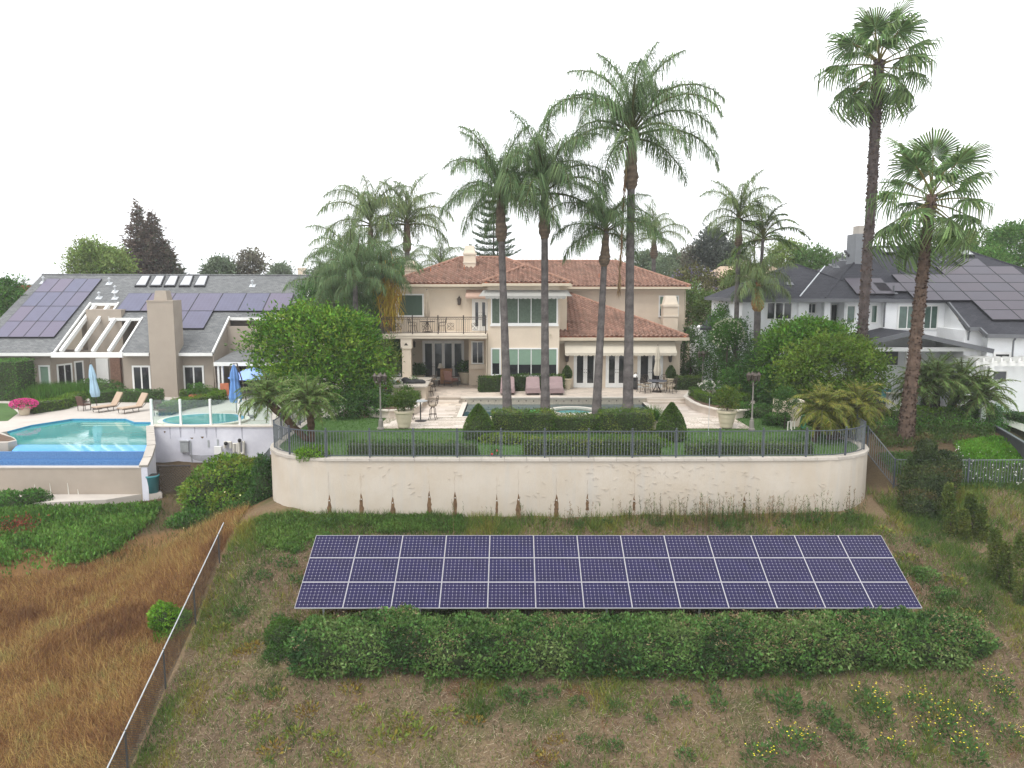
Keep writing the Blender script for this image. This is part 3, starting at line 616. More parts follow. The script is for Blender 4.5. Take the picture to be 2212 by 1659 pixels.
# broken weep holes with brown stains: (display x, top y, bottom y, half width px)
for px, y0, y1, hw in ((711, 1075, 1128, 5.5), (780, 1072, 1122, 5), (848, 1080, 1128, 5.5), (927, 1067, 1122, 5), (983, 1069, 1118, 4.5), (1073, 1075, 1112, 3), (1120, 1073, 1118, 5), (1202, 1074, 1114, 4.5), (1269, 1073, 1090, 3), (1370, 1076, 1090, 2.6), (1608, 1078, 1100, 3.2)):
    X = DY(px, y1, 30.86).x; front = min((abs(p[0] - X), p[1]) for p in [(q[0].x, q[0].y) for q in resample(WP, .1)])[1] - .006
    top = DY(px, y0 - 6, front); bot = DY(px, y1, front); hwm = hw * random.uniform(.95, 1.35) / F_PX * front; Ls, Rs = [], []; nn = 14; ex_ = random.uniform(.5, .95)
    for i in range(nn):
        f = i / (nn - 1); wv = hwm * (.10 + .90 * min(1, (f * 1.9) ** ex_)) * random.uniform(.72, 1.12); z = top.z + (bot.z - .25 - top.z) * f; cxm = top.x + random.uniform(-.012, .012)
        Ls.append((cxm - wv, front, z)); Rs.append((cxm + wv, front, z))
    m = MB(); m.sheet(Ls + Rs[::-1], (0, .02, 0)); m.ob('weep_stain', 'rust', rw)
    m = MB(); zt = top.z; pts = [(top.x + random.uniform(-.02, .02), front + .003, zt + .12 * k) for k in range(0, random.randint(4, 9))]; m.tube(pts, [.006] + [.004] * (len(pts) - 1), 4)
    if len(pts) > 1: m.ob('crack', 'crack', rw)
    if y1 - y0 > 12: m = MB(); m.tube([(top.x, front - .02, zt - .24), (top.x, front + .05, zt - .24)], .024, 8); m.ob('weep_pipe', 'pipe_white', rw)
# spalled flecks of render
fl = MB()
for _ in range(150):
    X = random.uniform(-7, 13); yy = 30.885 if X < 10 else 30.98
    if random.random() < .6: X = random.uniform(3, 10)
    z = random.uniform(-1.9, -.15); a = random.uniform(-.8, .8); L = random.uniform(.03, .14)
    yf = min((abs(q[0].x - X), q[0].y) for q in resample(WP, .25))[1] - .012
    fl.tube([(X - L * math.cos(a), yf, z - L * math.sin(a)), (X, yf - .012, z), (X + L * math.cos(a), yf, z + L * math.sin(a))], [.004, .011, .004], 4)
o = fl.ob('render_flake', 'retaining', rw); o['kind'] = 'stuff'
# conduit on the left of the wall
p1 = DY(606, 1000, 32.4); m = MB(); m.tube([(-9.98, 32.25, -.1), (-9.93, 32.2, -.9), (-9.93, 32.2, -2.2)], .016, 5); m.ob('conduit', 'retaining', rw)
# lawn inside the wall
lawn_poly = [tuple(p) for p in wall_path(.3)][:-1] + [(14.9, 41), (-10.3, 41)]
def grass_mat():
    m, t, b, o = nodes('lawn_grass'); g = NN(t, 'ShaderNodeNewGeometry').outputs['Position']
    c = mixc(t, ramp(t, noise(t, g, 3, 6, .7), .3, .7), (.035, .085, .015), (.065, .13, .025)); t.links.new(c, b.inputs['Base Color']); b.inputs['Roughness'].default_value = 1
    bn = NN(t, 'ShaderNodeBump'); bn.inputs['Strength'].default_value = .6; bn.inputs['Distance'].default_value = .03; t.links.new(noise(t, g, 60, 4), bn.inputs['Height']); t.links.new(bn.outputs[0], b.inputs['Normal'])
grass_mat()
mb = MB(); mb.prism(lawn_poly, -.6, -.012); tag(mb.ob('lawn', 'lawn_grass'), 'mown lawn inside the iron fence', kind='structure')
def scatter_poly(poly, n):
    poly = np.array(poly); lo = poly.min(0); hi = poly.max(0); P = RNG.uniform(lo, hi, (n, 2)); ins = np.zeros(n, bool); j = len(poly) - 1
    for i in range(len(poly)):
        xi, yi = poly[i]; xj, yj = poly[j]; c = ((yi > P[:, 1]) != (yj > P[:, 1])) & (P[:, 0] < (xj - xi) * (P[:, 1] - yi) / (yj - yi + 1e-12) + xi); ins ^= c; j = i
    return P[ins]
g = scatter_poly(lawn_poly, 60000); P = np.concatenate([g, np.full((len(g), 1), -.012)], 1); A = RNG.normal(size=P.shape) * .35; A[:, 2] = 1
tag(blades('lawn_blades', P, A, .06, .02, pick([(.03, .08, .012), (.06, .135, .022), (.085, .15, .03)], len(P), fbm(P[:, 0], P[:, 1], .8, 2) + RNG.normal(size=len(P)) * .15)), 'short grass of the mown lawn by the iron fence', 'grass', kind='stuff')
# travertine patio: lower level, pavers one by one at the front, upper level, steps
POOL = (-2.72, 41.2, 7.95, 46.35)
TRAV = lambda s: (.60 * s, .515 * s, .435 * s)
pt = E('patio', (0, 40, 0), None, None); pt['kind'] = 'structure'
pm('grout', (.40, .345, .285), .9, .1); pm('travertine', (.57, .49, .41), .6, .1, 1.5, col2=(.66, .58, .50)); pm('coping_pool', (.64, .58, .51), .6, .06)
LX0, LX1, FY = -6.75, 11.95, 37.75
mb = MB()
mb.box(LX0, FY, -.2, POOL[0], 46.4, .004); mb.box(POOL[2], FY, -.2, LX1, 46.4, .004); mb.box(POOL[0], FY, -.2, POOL[2], POOL[1], .004); mb.ob('bedding', 'grout', pt)
pv = {}
for kx, (wx, wy) in enumerate(((.61, .41), (.41, .41), (.61, .61), (.92, .41))):
    m = MB(); m.box(.004, .004, 0, wx - .004, wy - .004, .022); pv[kx] = (m, wx, wy)
pmesh = {}
for kx, (m, wx, wy) in pv.items():
    for tone in range(4):
        me = mesh_of(m, 'paver', 'paver'); ca = me.color_attributes.new('col', 'FLOAT_COLOR', 'POINT'); s = (.86, .95, 1.03, 1.12)[tone]; ca.data.foreach_set('color', [.60 * s, .515 * s * (1 + .01 * tone), .435 * s * (1 + .03 * tone), 1] * 8); pmesh[(kx, tone)] = me
npav = 0; rowmb = {k: MB() for k in range(4)}
y = FY + .01
while y < 46.2:
    x = LX0 + .01 + random.uniform(-.3, 0); 
    while x < LX1 - .3:
        k = random.choice((0, 0, 1, 3)); wx = pv[k][1]; x1 = x + wx
        if not (x1 > POOL[0] - .25 and x < POOL[2] + .25 and y + .41 > POOL[1] - .25) and x >= LX0 and x1 <= LX1 and not (-1.2 < (x + x1) / 2 < 7.6 and y < 39.6):
            if npav < 300 and (y < 44.5): shared('paver', pmesh[(k, random.randrange(4))], pt, (x, y, .004)); npav += 1
            else: rowmb[random.randrange(4)].box(x + .004, y + .004, .004, x1 - .004, y + .406, .026)
        x = x1
    y += .41
for tone, m in rowmb.items():
    if m.v:
        o = m.ob('paving', 'paver', pt); o['kind'] = 'stuff'; s = (.86, .95, 1.03, 1.12)[tone]; ca = o.data.color_attributes.new('col', 'FLOAT_COLOR', 'POINT'); ca.data.foreach_set('color', [.60 * s, .515 * s, .435 * s, 1] * len(m.v))
mb = MB(); mb.box(-9.0, 46.42, -.2, 12.0, 62, .30); mb.ob('upper_bedding', 'grout', pt)
um = {k: MB() for k in range(4)}; y = 46.4
while y < 52.5:
    x = -9.0 + random.uniform(0, .3); dpt = .41
    while x < 11.6:
        wx = random.choice((.61, .41, .92, .61)); um[random.randrange(4)].box(x + .004, y + .004, .302, x + wx - .004, y + dpt - .004, .325); x += wx
    y += dpt
for tone, m in um.items():
    o = m.ob('upper_paving', 'paver', pt); o['kind'] = 'stuff'; s = (.88, .96, 1.03, 1.1)[tone]; ca = o.data.color_attributes.new('col', 'FLOAT_COLOR', 'POINT'); ca.data.foreach_set('color', [.60 * s, .515 * s, .435 * s, 1] * len(m.v))
mb = MB(); mb.box(8.2, 45.75, .004, 10.55, 46.39, .155); mb.box(8.2, 46.05, .155, 10.55, 46.38, .30); mb.ob('step', 'travertine', pt)
mb = MB(); mb.box(-5.0, 45.85, .004, -3.2, 46.39, .155); mb.ob('step', 'travertine', pt)
# tiled upstand behind the pool, each mosaic dot a tile
mb = MB(); mb.box(POOL[0] - .3, 46.36, -.5, POOL[2] + .25, 46.41, .27); mb.ob('tiled_upstand', 'tile_band', pt)
mb = MB(); mb.box(POOL[0] - .4, 46.30, .27, POOL[2] + .3, 46.62, .335); mb.ob('coping_edge', 'coping_pool', pt)
dm = MB(); dm.box(-.035, 0, -.035, .035, .008, .035); dmesh = mesh_of(dm, 'mosaic_tile', 'mosaic_dot')
for i, x in enumerate(np.arange(POOL[0] - .1, POOL[2] + .2, .46)): shared('mosaic_tile', dmesh, pt, (x, 46.35, .10 if i % 2 else .12), (0, rad(45), 0))
# pool water and basin
mb = MB(); mb.box(POOL[0], POOL[1], -1.2, POOL[2], POOL[3] - .0, -.10); tag(mb.ob('pool_water', 'water_dark'), 'dark blue green water of the long rectangular patio pool', kind='structure')
mb = MB(); mb.box(POOL[0] - .28, POOL[1] - .28, -.3, POOL[0], POOL[3], .034); mb.box(POOL[2], POOL[1] - .28, -.3, POOL[2] + .28, POOL[3], .034); mb.box(POOL[0], POOL[1] - .28, -.3, POOL[2], POOL[1], .034); mb.ob('pool_coping', 'coping_pool', pt)
# round raised spa between the palms
sp_ = E('spa', (3.3, 41.0, 0), 'round raised spa with pale stone rim between the tall palms', 'spa')
mb = MB(); n = 36
def ring(mb, c, r0, r1, z0, z1, n=36, a0=0, a1=360):
    for k in range(n):
        a = rad(a0 + (a1 - a0) * k / n); b = rad(a0 + (a1 - a0) * (k + 1) / n); q = lambda r, t, z: (c[0] + r * math.cos(t), c[1] + r * math.sin(t), z)
        mb.hexa([q(r0, a, z0), q(r1, a, z0), q(r1, b, z0), q(r0, b, z0)], [q(r0, a, z1), q(r1, a, z1), q(r1, b, z1), q(r0, b, z1)])
    return mb
ring(MB(), (3.3, 41.0), 1.1, 1.42, .30, .40).ob('rim', 'coping_pool', sp_); ring(MB(), (3.3, 41.0), 1.16, 1.36, -.3, .30).ob('spa_wall', 'tile_band', sp_)
m = MB(); m.lathe([(1.16, -.3), (1.16, .22)], (3.3, 41.0, 0), 30); m.ob('water', 'water_spa', sp_)
for a in range(0, 360, 24): m = MB(); m.obox((3.3 + 1.365 * math.cos(rad(a)), 41 + 1.365 * math.sin(rad(a)), .18), (.10, .03, .10), rad(a + 90)); m.ob('tile', 'mosaic_dot', sp_)
# ================================================================ iron fence on the wall
fe = E('iron_fence', (0, 31.0, .03), 'long grey iron fence with thin pickets curving along the top of the cream wall', 'fence')
FP = wall_path(.14); posts = resample(FP, 1.80, .02); H = 1.10
pkm = MB(); pkm.box(-.009, -.009, .10, .009, .009, H - .02); pk0 = mesh_of(pkm, 'picket', 'grey_iron_pale')
pkm = MB(); pkm.box(-.009, -.009, .10, .009, .009, H - .02); pkm.ball((0, 0, .56), .03, 6, 1.2); pk1 = mesh_of(pkm, 'picket', 'grey_iron_pale')
pst = MB(); pst.box(-.029, -.029, 0, .029, .029, H + .03); pst.box(-.04, -.04, H + .03, .04, .04, H + .05); pst.ball((0, 0, H + .10), .042, 8); pst0 = mesh_of(pst, 'post', 'grey_iron')
npk = 0
rt = MB(); rb = MB(); pth = [p for p, d in resample(FP, .3)]
for a, b in zip(pth[:-1], pth[1:]): rt.bar((*a, .03 + H), (*b, .03 + H), .035, .035); rb.bar((*a, .12), (*b, .12), .03, .03)
rt.ob('top_rail', 'grey_iron', fe); rb.ob('bottom_rail', 'grey_iron', fe)
for i, (p, d) in enumerate(posts): shared('post', pst0, fe, (p.x, p.y, .03), (0, 0, math.atan2(d.y, d.x)))
PK = resample(FP, 1.80 / 14, .02 + 1.80 / 28)
back = [q for q in PK if q[0].y > 37.5]; PK = [q for q in PK if q[0].y <= 37.5]
for i, (p, d) in enumerate(PK):
    if npk < 300: shared('picket', pk1 if i % 2 else pk0, fe, (p.x, p.y, .03), (0, 0, math.atan2(d.y, d.x))); npk += 1
    else: back.append((p, d))
if back:
    m = MB()
    for p, d in back: m.box(p.x - .009, p.y - .009, .13, p.x + .009, p.y + .009, H)
    o = m.ob('far_picket', 'grey_iron_pale', fe); o['kind'] = 'stuff'
# ================================================================ ground mounted solar array
AX0, AX1 = DY(636, 1315, 23.95), DY(1992, 1311, 23.95)
a_bl = DY(637, 1315, 23.95); a_br = DY(1992, 1313, 23.95); a_tl = DY(683, 1158, 26.95); a_tr = DY(1902, 1157, 26.95)
SA = E('ground_solar_array', ((a_bl.x + a_br.x) / 2, 25.4, -4.6), 'wide ground mounted array of thirty nine dark blue solar panels on the slope', 'solar array')
PW, PH = 1.559, 1.046; wid = 13 * PW + 12 * .012; sx = ((a_br.x - a_bl.x) + (a_tr.x - a_tl.x)) / 2 / wid; tilt = math.atan2(a_tl.z - a_bl.z, a_tl.y - a_bl.y); slope = math.hypot(a_tl.z - a_bl.z, a_tl.y - a_bl.y); sy = slope / (3 * PH + 2 * .016)
gm = MB(); gm.box(.0102, .0102, 0, PW - .0102, PH - .0102, .036); g0 = mesh_of(gm, 'solar_panel', 'cells_mono')
fm = MB(); fm.box(0, 0, -.004, PW, .010, .04); fm.box(0, PH - .010, -.004, PW, PH, .04); fm.box(0, .0105, -.004, .010, PH - .0105, .04); fm.box(PW - .010, .0105, -.004, PW, PH - .0105, .04); f0 = mesh_of(fm, 'panel_frame', 'frame_white')
x0 = ((a_bl.x + a_tl.x) / 2 + (a_br.x + a_tr.x) / 2) / 2 - wid * sx / 2
for r in range(3):
    for c in range(13):
        s = r * (PH + .016) * sy; L = (x0 + c * (PW + .012) * sx, a_bl.y + s * math.cos(tilt), a_bl.z + s * math.sin(tilt))
        p = shared('solar_panel', g0, SA, L, (tilt, 0, 0), (sx, sy, 1)); q = bpy.data.objects.new('panel_frame', f0); COL.objects.link(q); q.parent = p
mb = MB()
for s in (.25, 1.1, 1.9, 2.75): mb.bar((x0 + .05, a_bl.y + s * sy * math.cos(tilt), a_bl.z + s * sy * math.sin(tilt) - .07), (x0 + wid * sx - .05, a_bl.y + s * sy * math.cos(tilt), a_bl.z + s * sy * math.sin(tilt) - .07), .05, .09)
mb.ob('rail', 'galv', SA)
for px in (700, 908, 1105, 1310, 1510, 1712, 1905):
    X = DY(px, 1330, 24.3).x
    for s in (.35, 2.6):
        yy = a_bl.y + s * math.cos(tilt); zt = a_bl.z + s * math.sin(tilt) - .12; g = tz1(X, yy)
        m = MB(); m.tube([(X, yy, g - .2), (X, yy, zt)], .035, 8); m.ob('post', 'galv', SA)
        m = MB(); m.lathe([(.14, -.15), (.145, .30), (.12, .32)], (X, yy, g), 12); m.ob('footing', 'concrete', SA)
# ================================================================ main house
def WZ(k, x, y, Y): return DY(*zc(k, x, y), Y)
def window(parent, k, r, Y, n=1, glass='glass_dark', fw=.07, mull=.05, frame='white_paint', sill=False, rows=0, name='window', blind=None, blind_h=.6, bmat=None, yaw=0):
    a = WZ(k, r[0], r[1], Y); b = WZ(k, r[2], r[3], Y); x0, x1 = a.x, b.x; z1, z0 = a.z, b.z
    return window_m(parent, x0, z0, x1, z1, Y, n, glass, fw, mull, frame, rows, name, blind, blind_h)
def window_m(parent, x0, z0, x1, z1, Y, n=1, glass='glass_dark', fw=.07, mull=.05, frame='white_paint', rows=0, name='window', blind=None, blind_h=.6):
    m = MB(); y0, y1 = Y - .06, Y + .02
    m.box(x0, y0, z0, x1, y1, z0 + fw).box(x0, y0, z1 - fw, x1, y1, z1).box(x0, y0, z0 + fw, x0 + fw, y1, z1 - fw).box(x1 - fw, y0, z0 + fw, x1, y1, z1 - fw)
    st = (x1 - x0 - 2 * fw + mull) / n
    for i in range(1, n): xx = x0 + fw + st * i - mull; m.box(xx, y0 + .005, z0 + fw, xx + mull, y1, z1 - fw)
    wobj = m.ob(name, frame, parent)
    for i in range(n):
        xa = x0 + fw + st * i; g = MB(); g.box(xa, Y - .022, z0 + fw, xa + st - mull, Y - .006, z1 - fw); g.ob('pane', glass, wobj)
        if blind: bz = z1 - fw - (z1 - z0 - 2 * fw) * blind_h; g = MB(); g.box(xa + .01, Y - .030, bz, xa + st - mull - .01, Y - .0225, z1 - fw - .005); g.ob('blind', blind, wobj)
    return wobj
def french(parent, x0, z0, x1, z1, Y, leaves_=2, glass='glass_dark', frame='white_paint', st=.13):
    m = MB(); m.box(x0, Y - .05, z0, x0 + .08, Y + .02, z1).box(x1 - .08, Y - .05, z0, x1, Y + .02, z1).box(x0 + .08, Y - .05, z1 - .09, x1 - .08, Y + .02, z1); m.box(x0 + .08, Y - .05, z0, x1 - .08, Y + .02, z0 + .03); m.ob('door_frame', frame, parent)
    w = (x1 - x0 - .16) / leaves_
    for i in range(leaves_):
        a = x0 + .08 + w * i + .004; b = a + w - .008; d = MB(); q0, q1 = Y - .035, Y + .005
        d.box(a, q0, z0 + .035, b, q1, z0 + .30).box(a, q0, z1 - .22, b, q1, z1 - .095).box(a, q0, z0 + .30, a + st, q1, z1 - .22).box(b - st, q0, z0 + .30, b, q1, z1 - .22)
        do = d.ob('door', frame, parent); g = MB(); g.box(a + st, Y - .015, z0 + .30, b - st, Y - .004, z1 - .22); g.ob('pane', glass, do)
        hx = b - st / 2 if i % 2 == 0 else a + st / 2; h = MB(); h.ball((hx, q0 - .03, z0 + 1.02), .03, 6); h.ball((hx, q0 - .02, z0 + 1.22), .022, 6); h.ob('handle', 'bronze', do)
def roof_tiles(parent, poly, u, name='roof_tiles', per=.30, exp=.36, amp=.075, base=(.275, .155, .115), thick=.1):
    poly = [Vector(p) for p in poly]; u = Vector(u).normalized(); nn_ = (poly[1] - poly[0]).cross(poly[2] - poly[0]).normalized()
    if nn_.z < 0: nn_ = -nn_
    s = nn_.cross(u).normalized()
    if s.z < 0: s = -s
    o = poly[0]; m = MB(); m.sheet(poly, nn_ * -thick) if (poly[1] - poly[0]).cross(poly[2] - poly[0]).z > 0 else m.sheet(poly[::-1], nn_ * -thick); ro = m.ob('roof', 'terra', parent)
    uv = np.array([((p - o).dot(u), (p - o).dot(s)) for p in poly]); lo = uv.min(0); hi = uv.max(0); SS = 6
    nu = int((hi[0] - lo[0]) / per) + 1; nv = int((hi[1] - lo[1]) / exp) + 1
    ph = np.arange(SS + 1) / SS; prof = np.where(ph < .62, np.sin(ph / .62 * math.pi), -.35 * np.sin((ph - .62) / .38 * math.pi)) * amp + .03
    V = []; C = []; F = []
    def inside(P):
        ins = np.zeros(len(P), bool); j = len(uv) - 1
        for i in range(len(uv)):
            xi, yi = uv[i]; xj, yj = uv[j]; ins ^= ((yi > P[:, 1]) != (yj > P[:, 1])) & (P[:, 0] < (xj - xi) * (P[:, 1] - yi) / (yj - yi + 1e-12) + xi); j = i
        return ins
    O = np.array(o); U = np.array(u); S_ = np.array(s); Nn = np.array(nn_)
    for j in range(nv):
        v0 = lo[1] + j * exp - .03; us = lo[0] + np.arange(nu) * per; ok = inside(np.stack([us + per / 2, np.full(nu, v0 + exp * .55)], 1)); 
        for a in us[ok]:
            x = a + ph * per; jt = random.uniform(-.008, .008); b = len(V)
            lowp = O + np.outer(x, U) + S_ * v0 + np.outer(prof + .055 + jt, Nn); hip = O + np.outer(x, U) + S_ * (v0 + exp + .03) + np.outer(prof - .002 + jt, Nn); bot = lowp - Nn * .055
            V.extend(map(tuple, bot)); V.extend(map(tuple, lowp)); V.extend(map(tuple, hip)); k = SS + 1
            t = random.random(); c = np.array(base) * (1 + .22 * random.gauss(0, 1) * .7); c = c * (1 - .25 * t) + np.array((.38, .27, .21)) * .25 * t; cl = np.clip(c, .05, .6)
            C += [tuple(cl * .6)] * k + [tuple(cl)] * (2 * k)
            for q in range(SS): F.append((b + q, b + q + 1, b + k + q + 1, b + k + q)); F.append((b + k + q, b + k + q + 1, b + 2 * k + q + 1, b + 2 * k + q))
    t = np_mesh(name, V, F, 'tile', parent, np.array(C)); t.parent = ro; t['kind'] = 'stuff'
    return ro
rc_m = MB(); rc_m.tube([(0, 0, 0), (.36, 0, .012)], [.12, .095], 8); rc_mesh = None
def ridge_caps(parent, a, b):
    global rc_mesh
    if rc_mesh is None: rc_mesh = mesh_of(rc_m, 'ridge_tile', 'terra_cap')
    a = Vector(a); b = Vector(b); d = b - a; L = d.length; n = max(1, int(L / .34)); d.normalize()
    for i in range(n):
        p = a + d * (i * L / n); shared('ridge_tile', rc_mesh, parent, p + Vector((0, 0, .05)), (0, -math.asin(max(-1, min(1, d.z))), math.atan2(d.y, d.x)))
pm('terra_cap', (.27, .15, .105), .9, .25, 4, .3, 30)
def hip_roof(parent, x0, x1, y0, y1, z, k, back=True):
    d = min(x1 - x0, y1 - y0) / 2; A, B, Cc, D_ = [Vector(p) for p in ((x0, y0, z), (x1, y0, z), (x1, y1, z), (x0, y1, z))]
    if (x1 - x0) >= (y1 - y0): R0 = Vector((x0 + d, y0 + d, z + d * k)); R1 = Vector((x1 - d, y0 + d, z + d * k)); fr = [A, B, R1, R0]; lf = [D_, A, R0]; rt = [B, Cc, R1]; bk = [Cc, D_, R0, R1]
    else: R0 = Vector((x0 + d, y0 + d, z + d * k)); R1 = Vector((x0 + d, y1 - d, z + d * k)); fr = [A, B, R0]; lf = [D_, A, R0, R1]; rt = [B, Cc, R1, R0]; bk = [Cc, D_, R1]
    roof_tiles(parent, fr, (1, 0, 0)); roof_tiles(parent, lf, (0, -1, 0)); roof_tiles(parent, rt, (0, 1, 0))
    m = MB(); m.sheet(bk, (0, 0, -.1)); m.ob('roof', 'terra', parent)
    ridge_caps(parent, A, R0); ridge_caps(parent, B, R0 if (x1 - x0) < (y1 - y0) else R1); ridge_caps(parent, R0, R1)
    e = .035; m = MB(); m.box(x0, y0 - .06, z - .20, x1, y0 + .06, z - .03).box(x0 - .02, y0 + .061, z - .2, x0 + .1, y1, z - .03).box(x1 - .1, y0 + .061, z - .2, x1 + .02, y1, z - .03); m.ob('gutter', 'gutter', parent)
    m = MB(); m.box(x0 + .101, y0 + .061, z - .19, x1 - .101, y1 - .2, z - .13); m.ob('soffit', 'stucco_trim', parent)
H_ = E('beige_house', (1.5, 51, .3), 'two storey beige stucco house with terracotta tile roof behind the pool', 'house')
m = MB(); m.box(-7.9, 52.2, 3.72, -1.5, 60, 7.05); m.ob('wall', 'stucco', H_)
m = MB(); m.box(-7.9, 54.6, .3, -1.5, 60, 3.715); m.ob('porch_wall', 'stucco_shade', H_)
m = MB(); m.box(-2.95, 52.25, .3, -1.585, 54.59, 3.66); m.ob('porch_wall', 'stucco', H_)
m = MB(); m.box(-1.58, 50, .3, 3.08, 57, 7.1); m.ob('bay_wall', 'stucco', H_)
m = MB(); m.box(3.081, 51.3, .3, 3.65, 58, 7.08); m.ob('wall', 'stucco', H_)
m = MB(); m.box(3.655, 51, .3, 11.2, 57.75, 3.6); m.ob('wing_wall', 'stucco', H_)
m = MB(); m.box(3.0, 57.8, .3, 12.9, 66, 6.95); m.ob('wall', 'stucco', H_)
m = MB(); m.box(-1.60, 49.94, 6.62, 3.10, 49.99, 6.78).box(-7.95, 52.12, 6.80, -1.59, 52.19, 6.92).box(3.66, 57.72, 6.65, 12.95, 57.79, 6.78); m.ob('frieze', 'stucco_trim', H_)
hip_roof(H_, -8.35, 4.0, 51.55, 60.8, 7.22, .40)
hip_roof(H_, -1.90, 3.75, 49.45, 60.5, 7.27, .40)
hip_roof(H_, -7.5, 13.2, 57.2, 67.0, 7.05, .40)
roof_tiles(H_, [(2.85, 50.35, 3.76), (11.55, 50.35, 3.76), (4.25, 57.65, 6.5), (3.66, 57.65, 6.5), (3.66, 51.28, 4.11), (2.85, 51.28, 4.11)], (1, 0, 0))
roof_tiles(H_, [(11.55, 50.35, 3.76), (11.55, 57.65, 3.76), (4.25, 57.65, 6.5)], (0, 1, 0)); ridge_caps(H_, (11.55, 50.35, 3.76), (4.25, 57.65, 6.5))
m = MB(); m.box(2.80, 50.27, 3.52, 11.62, 50.42, 3.72); m.ob('gutter', 'gutter', H_); m = MB(); m.box(2.85, 50.43, 3.5, 11.5, 50.99, 3.58); m.ob('soffit', 'stucco_trim', H_)
m = MB(); m.box(3.1, 50.86, 3.28, 11.25, 50.985, 3.49); m.ob('frieze', 'stucco_trim', H_)
# chimneys
def chimney(parent, px0, px1, py0, pyb, Y, dep, mat='stucco', taper=.72):
    a = DY(px0, py0, Y); b = DY(px1, pyb, Y); w_ = b.x - a.x; h = a.z - b.z
    m = MB(); m.box(a.x, Y, b.z - 1.2, b.x, Y + dep, a.z - h * .32); c = m.ob('chimney', mat, parent)
    m = MB(); m.box(a.x - .06, Y - .06, a.z - h * .32, b.x + .06, Y + dep + .06, a.z - h * .25); m.box(a.x - .04, Y - .04, a.z - h * .62, b.x + .04, Y - .001, a.z - h * .57); m.ob('moulding', 'stucco_trim', c)
    q = w_ * (1 - taper) / 2; z0 = a.z - h * .25; m = MB(); m.hexa([(a.x + .03, Y + .03, z0), (b.x - .03, Y + .03, z0), (b.x - .03, Y + dep - .03, z0), (a.x + .03, Y + dep - .03, z0)], [(a.x + q, Y + q, a.z), (b.x - q, Y + q, a.z), (b.x - q, Y + dep - q, a.z), (a.x + q, Y + dep - q, a.z)]); m.ob('chimney_cap', 'stucco_trim', c)
chimney(H_, 1001, 1027, 530, 592, 54.2, .9); chimney(H_, 874, 899, 563, 600, 55.0, .9)
a, b = DY(1435, 640, 56.2), DY(1467, 700, 56.2)
chimney(H_, 1434, 1464, 639, 712, 56.3, .9)
# windows and doors
window(H_, 3, (1178, 985, 1420, 1192), 52.2, 1, 'shade_green', .10)
W0 = window(H_, 4, (178, 640, 268, 892), 50, 1, 'glass_dark', .08, blind='curtain_green', blind_h=.99)
window(H_, 4, (300, 640, 780, 892), 50, 4, 'glass_dark', .09, .05, blind='curtain_green', blind_h=.99)
window(H_, 4, (178, 1103, 268, 1352), 50, 1, 'glass_dark', .09, blind='blind_green', blind_h=.56)
window(H_, 4, (300, 1103, 780, 1358), 50, 4, 'glass_dark', .09, .05, blind='blind_green', blind_h=.60)
for q in ((178, 892, 268, 908), (300, 892, 780, 908)):
    a = WZ(4, q[0], q[1], 50); b = WZ(4, q[2], q[3], 50); m = MB(); m.box(a.x - .05, 49.92, b.z, b.x + .05, 49.999, a.z); m.ob('sill', 'white_paint', H_)
window(H_, 4, (1690, 632, 1866, 828), 57.8, 2, 'glass_grey', .10, blind='blind_green', blind_h=.62)
window(H_, 3, (1845, 1410, 1960, 1618), 52.25, 2, 'glass_dark', .09)
a = WZ(3, 1835, 1620, 52.2); b = WZ(3, 1990, 1660, 52.2); m = MB(); m.box(a.x, 52.02, b.z, b.x, 52.245, a.z); m.ob('sill', 'stucco_trim', H_)
a = WZ(3, 1852, 1032, 52.2); b = WZ(3, 2000, 1300, 52.2); french(H_, a.x, 4.06, b.x, a.z, 52.2)
for q in ((925, 1130), (1214, 1410), (1500, 1722)):
    a = WZ(4, q[0], 1120, 51); b = WZ(4, q[1], 1445, 51); french(H_, a.x, .33, b.x, 2.78, 51)
a = WZ(3, 1405, 1405, 54.6); b = WZ(3, 1782, 1640, 54.6); french(H_, a.x, .33, b.x, a.z, 54.6, 4, 'glass_grey', st=.10)
# balcony
m = MB(); m.box(-8.25, 48.95, 3.72, -1.62, 52.19, 4.02); bs = m.ob('balcony_floor', 'stucco_trim', H_)
m = MB(); m.box(-8.33, 48.86, 3.92, -1.60, 48.945, 4.03).box(-8.29, 48.90, 3.78, -1.60, 48.944, 3.86); m.ob('moulding', 'stucco_trim', bs)
m = MB(); m.box(-8.30, 48.95, 3.725, -8.26, 52.1, 4.025); m.ob('moulding', 'stucco_trim', bs)
cl = DY(869, 800, 49.05); cr = DY(888, 800, 49.05)
m = MB(); m.box(cl.x, 49.05, .3, cr.x, 49.60, 3.1); co = m.ob('column', 'stucco', H_); m = MB(); m.box(cl.x - .07, 48.98, 3.1, cr.x + .07, 49.67, 3.715); m.ob('capital', 'stucco_trim', co)
cm_ = (cl.x + cr.x) / 2; m = MB(); m.sheet([(cm_ - .13, 48.972, 3.30), (cm_ + .13, 48.972, 3.30), (cm_ + .05, 48.972, 3.42), (cm_, 48.972, 3.47), (cm_ - .05, 48.972, 3.42)], (0, .006, 0)); m.ob('ornament', 'bronze', co)
rl = E('balcony_railing', (-5, 49.05, 4.02), 'dark wrought iron balcony railing with scrollwork on the beige house', 'railing'); RY = 49.06
m = MB(); m.bar((-8.15, RY, 5.10), (-1.6, RY, 5.10), .05, .035).bar((-8.15, RY, 4.96), (-1.6, RY, 4.96), .025, .02).bar((-8.15, RY, 4.12), (-1.6, RY, 4.12), .03, .03); m.bar((-8.15, RY, 5.10), (-8.15, 52.1, 5.10), .05, .035).bar((-8.15, RY, 4.12), (-8.15, 52.1, 4.12), .03, .03); m.ob('rail', 'bronze', rl)
